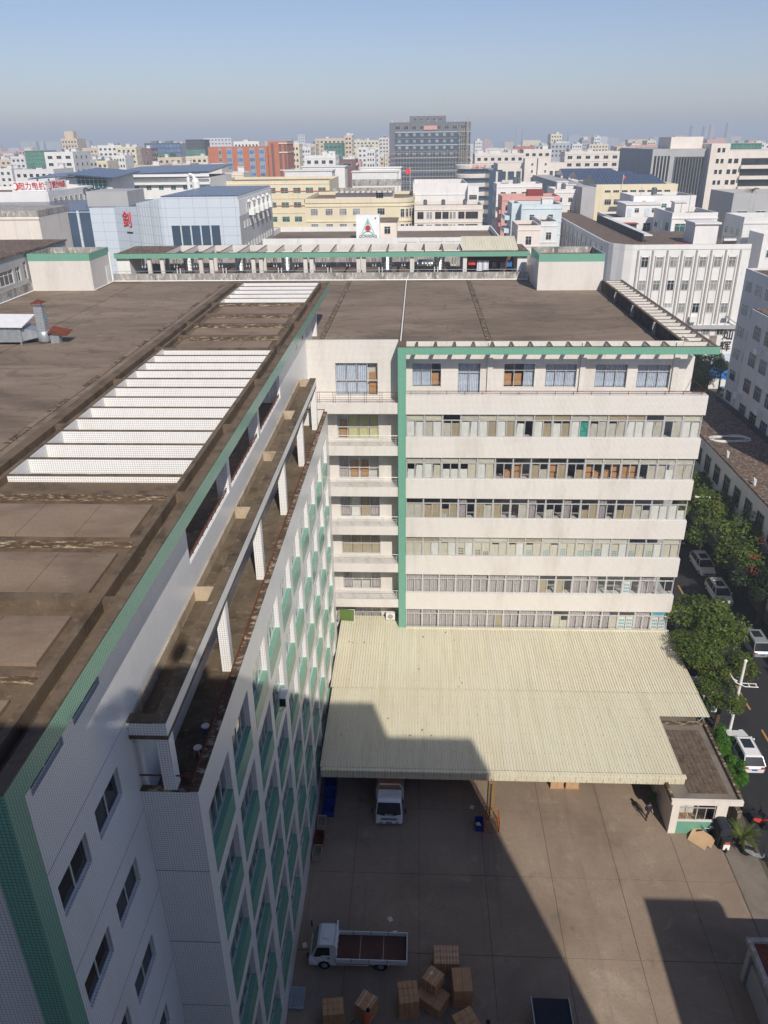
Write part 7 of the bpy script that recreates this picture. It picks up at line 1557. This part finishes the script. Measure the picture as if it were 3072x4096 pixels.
# things on the terrace
def stool(label, x, y, mat, top):
    t = thing('stool', label, 'stool', (x, y, 25.0)); q = MB(); q.lathe((x, y, 25.40), [(.16, 0), (.17, .03), (.15, .05)], 14); q.build('seat', top, t)
    for k_ in range(4): a = k_*math.pi/2+.6; q = MB(); q.tube([(x+.18*math.cos(a), y+.18*math.sin(a), 25.0), (x+.13*math.cos(a), y+.13*math.sin(a), 25.40)], .03, 5); q.build('leg', mat, t)
stool('blue plastic stool with white top on the shaded terrace', -8.2, 23.5, 'stool_blue', 'metal_white'); stool('pink plastic stool with white top on the shaded terrace', -8.2, 22.3, 'stool_pink', 'metal_white')
q = MB(); q.lathe((-7.85, 28.6, 25.0), [(.1, 0), (.14, .1), (.13, .2), (.05, .24)], 12); o = q.build('orange_bucket', 'vest_orange', None, org=(-7.85, 28.6, 25)); tag(o, 'small orange bucket beside a terrace pillar', 'bucket')
ac = thing('air_conditioner', 'white air conditioner hung on a bracket on the window wall', 'air conditioner', (-7.0, 33.6, 19)); q = MB(); q.box(-7.33, -6.95, 33.0, 33.85, 18.5, 19.1); q.build('case', 'metal_white', ac); q = MB(); q.box(-7.3, -6.98, 32.985, 32.999, 18.55, 19.05); q.build('grille', 'black_plastic', ac); q = MB(); q.tube([(-7.34, 33.1, 18.1), (-6.95, 33.1, 18.48)], .02, 4); q.tube([(-7.34, 33.75, 18.1), (-6.95, 33.75, 18.48)], .02, 4); q.build('bracket', 'galvanised', ac)
ac = thing('air_conditioner', 'white air conditioner on the canopy beside the green pilaster', 'air conditioner', (-2.4, 63.3, 4.1)); q = MB(); q.box(-2.9, -2.05, 63.1, 63.5, 4.3, 5.0); q.build('case', 'metal_white', ac); q = MB(); q.lathe((0, 0, 0), [(.27, 0), (.27, .02)], 18); q.v = [(-2.5+a, 63.08+c, 4.65+b_) for a, b_, c in q.v]; q.build('fan_grille', 'trim_grey', ac); q = MB(); q.box(-2.8, -2.7, 63.1, 63.5, 4.15, 4.3); q.box(-2.25, -2.15, 63.1, 63.5, 4.15, 4.3); q.build('feet', 'galvanised', ac)
gt = thing('green_cot', 'green canvas folding frame standing on the canopy in the recess', 'cot', (-6.6, 63.2, 4.2)); q = MB(); q.add([(-7.4, 62.9, 4.35), (-6.0, 62.8, 4.3), (-6.0, 63.3, 5.2), (-7.4, 63.4, 5.25), (-7.4, 62.93, 4.33), (-6.0, 62.83, 4.28), (-6.0, 63.34, 5.19), (-7.4, 63.44, 5.24)], [(0, 1, 2, 3), (7, 6, 5, 4), (0, 4, 5, 1), (1, 5, 6, 2), (2, 6, 7, 3), (3, 7, 4, 0)]); q.build('canvas', 'green_tarp', gt); q = MB(); q.tube([(-7.45, 62.85, 4.2), (-7.45, 63.4, 5.3), (-5.95, 63.3, 5.25), (-5.95, 62.75, 4.2)], .03, 6); q.tube([(-7.8, 62.9, 4.2), (-7.3, 63.2, 4.8)], .02, 5); q.build('frame', 'metal_white', gt)
# ================================================================ people
def person(label, loc, rz, joints, colors, hair=True):
    """one continuous skinned body; joints is name -> (x,y,z), bones follow the human tree; colours set by height bands"""
    J = joints; B = [('pelvis', 'spine'), ('spine', 'chest'), ('chest', 'neck'), ('neck', 'head'), ('head', 'crown')]
    for s in 'lr': B += [('chest', 'sh'+s), ('sh'+s, 'el'+s), ('el'+s, 'wr'+s), ('wr'+s, 'ha'+s), ('pelvis', 'hi'+s), ('hi'+s, 'kn'+s), ('kn'+s, 'an'+s), ('an'+s, 'to'+s)]
    R_ = dict(pelvis=.145, spine=.135, chest=.15, neck=.06, head=.10, crown=.085, sh=.085, el=.055, wr=.038, ha=.045, hi=.10, kn=.07, an=.048, to=.045)
    names = list(J); me = bpy.data.meshes.new('body'); me.from_pydata([J[n_] for n_ in names], [(names.index(a), names.index(c)) for a, c in B], [])
    o = bpy.data.objects.new('body', me); COL.objects.link(o); o.modifiers.new('skin', 'SKIN'); sd = o.modifiers.new('sub', 'SUBSURF'); sd.levels = 2; sd.render_levels = 2
    for i, n_ in enumerate(names): r = R_.get(n_, R_.get(n_[:2])); o.data.skin_vertices[0].data[i].radius = (r, r*(.78 if n_ in ('chest', 'spine', 'pelvis') else 1)); o.data.skin_vertices[0].data[i].use_root = n_ == 'pelvis'
    dg = bpy.context.evaluated_depsgraph_get(); m2 = bpy.data.meshes.new_from_object(o.evaluated_get(dg)); bpy.data.objects.remove(o)
    t = thing('person', label, 'person', loc); m2.materials.clear(); [m2.materials.append(M[c]) for c in colors]
    nk = Vector(J['neck']); hipz = J['pelvis'][2]
    for p in m2.polygons:
        c = p.center; near = lambda a, d: (c-Vector(J[a])).length < d; idx = 1
        dh = min((c-Vector(J[a])).length for a in ('wrl', 'wrr', 'hal', 'har'))
        if (c-Vector(J['head'])).length < .17 or near('crown', .14) or dh < .09: idx = 0
        elif min((c-Vector(J[a])).length for a in ('tol', 'tor', 'anl', 'anr')) < .12: idx = 3
        elif c.z < hipz-.04 or min((c-Vector(J[a])).length for a in ('knl', 'knr')) < .3: idx = 2
        p.material_index = idx; p.use_smooth = True
    b = bpy.data.objects.new('body', m2); COL.objects.link(b); b.parent = t; hd_ = Vector(J['head'])
    # hands with five fingers each
    for s in 'lr':
        w_, h_ = Vector(J['wr'+s]), Vector(J['ha'+s]); d = (h_-w_).normalized(); sdv = d.cross(Vector((0, 0, 1)) if abs(d.z) < .9 else Vector((0, 1, 0))).normalized(); q = MB()
        for k_ in range(4): p0 = h_+sdv*(k_-1.5)*.02; q.tube([p0, p0+d*(.05+.012*(k_ in (1, 2))), p0+d*(.085+.012*(k_ in (1, 2)))+Vector((0, 0, -.015))], .0095, 5)
        p0 = w_.lerp(h_, .5)+sdv*.035; q.tube([p0, p0+d*.03+sdv*.03, p0+d*.06+sdv*.035], .0105, 5); q.v = [tuple(Vector(v)) for v in q.v]; fo = bpy.data.objects.new('fingers', q.mesh('fingers', 'skin')); COL.objects.link(fo); fo.parent = b
    if hair: q = MB(); q.lathe((hd_.x, hd_.y+.012, hd_.z+.02), [(.118, -.02), (.125, .05), (.105, .11), (.05, .145), (.01, .15)], 14); ho = bpy.data.objects.new('hair', q.mesh('hair', 'hair', smooth=True)); COL.objects.link(ho); ho.parent = b
    q = MB()
    for sx in (-1, 1): q.cbox((hd_.x+sx*.035, hd_.y-.105, hd_.z+.0), .022, .012, .012)
    q.cbox((hd_.x, hd_.y-.112, hd_.z-.035), .022, .03, .03); q.cbox((hd_.x, hd_.y-.1, hd_.z-.065), .045, .012, .008); fo = bpy.data.objects.new('face', q.mesh('face', 'skin')); COL.objects.link(fo); fo.parent = b
    t.rotation_euler.z = rz; return t
stand = dict(pelvis=(0, 0, .93), spine=(0, -.01, 1.12), chest=(0, -.02, 1.32), neck=(0, -.02, 1.47), head=(0, -.04, 1.58), crown=(0, -.03, 1.68), shl=(-.17, -.01, 1.40), ell=(-.24, .05, 1.14), wrl=(-.24, -.06, .92), hal=(-.24, -.09, .85), shr=(.17, -.01, 1.40), elr=(.24, .02, 1.14), wrr=(.23, -.16, .98), har=(.22, -.23, .95), hil=(-.09, 0, .88), knl=(-.10, -.10, .48), anl=(-.10, -.04, .09), tol=(-.11, -.20, .045), hir=(.09, 0, .88), knr=(.10, .06, .48), anr=(.10, .16, .12), tor=(.11, .04, .05))
person('person in dark clothes with orange vest walking beside the gatehouse', (17.3, 43.25, .04), .3, stand, ['skin', 'cloth_dark', 'trousers_dark', 'black_plastic'])
bend = dict(stand); bend.update(pelvis=(0, .1, .9), spine=(0, 0, 1.05), chest=(0, -.16, 1.20), neck=(0, -.28, 1.30), head=(0, -.37, 1.37), crown=(0, -.43, 1.45), shl=(-.17, -.2, 1.24), ell=(-.22, -.36, 1.02), wrl=(-.18, -.56, .92), hal=(-.16, -.63, .90), shr=(.17, -.2, 1.24), elr=(.22, -.36, 1.02), wrr=(.18, -.56, .92), har=(.16, -.63, .90), hil=(-.09, .1, .86), hir=(.09, .1, .86))
person('worker in an orange shirt bending over the rotated carton stack', (-2.62, 27.2, .04), 3.0, bend, ['skin', 'vest_orange', 'trousers_dark', 'black_plastic'])
person('person with black hair cut off by the bottom edge', (4.15, 27.0, .04), 1.2, stand, ['skin', 'cloth_dark', 'trousers_dark', 'black_plastic'])
hj = thing('pallet_jack', 'blue handled pallet jack beside the worker in orange', 'pallet jack', (-3.6, 27.3, 0)); q = MB(); q.box(-3.95, -3.75, 27.0, 27.4, .05, .35); q.build('head', 'bin_blue', hj); q = MB(); q.tube([(-3.85, 27.2, .3), (-3.3, 27.25, 1.0)], .025, 6); q.tube([(-3.35, 27.1, 1.0), (-3.25, 27.4, 1.02)], .02, 6); q.build('handle', 'black_plastic', hj); q = MB(); q.box(-3.74, -2.9, 27.05, 27.15, .06, .12); q.box(-3.74, -2.9, 27.28, 27.38, .06, .12); q.build('forks', 'bin_blue', hj)

for i, (x, y, z, r, h) in enumerate(((-2.9, -1.4, 46.4, .55, 1.5), (-2.3, -1.2, 46.4, .35, 2.0), (-.7, -1.3, 49.2, .45, 2.0), (.2, -1.5, 49.2, .35, 1.2))):
    t = thing('roof_planter', ['round potted shrub on the roof of the viewpoint building', 'narrow potted shrub beside the round one on that roof', 'taller potted shrub on the raised roof of the viewpoint building', 'low potted shrub on the raised roof edge'][i], 'plant', (x, y, z)); q = MB(); q.lathe((x, y, z), [(.2, 0), (.28, .4), (.25, .42)], 12); q.build('pot', 'render_brown', t); o = put(HM[i % 2], 'foliage', t, (x, y, z+.4+h/2)); o.scale = (r, r, h*.6)
# ================================================================ hazy summer air
q = MB(); q.box(-2600, 2600, -60, 6000, -1.5, 96); hz = q.build('haze', 'paper_white'); hz.data.materials.clear()
hm = bpy.data.materials.new('haze_air'); hm.use_nodes = True; ht = hm.node_tree; ht.nodes.clear()
ov = ht.nodes.new('ShaderNodeOutputMaterial'); pv_ = ht.nodes.new('ShaderNodeVolumePrincipled'); pv_.inputs['Color'].default_value = (.76, .87, 1.0, 1); pv_.inputs['Density'].default_value = .00058; pv_.inputs['Anisotropy'].default_value = 0.0
ht.links.new(pv_.outputs[0], ov.inputs['Volume']); hz.data.materials.append(hm); tag(hz, 'thin bluish haze filling the air over the town', 'haze', kind='stuff')
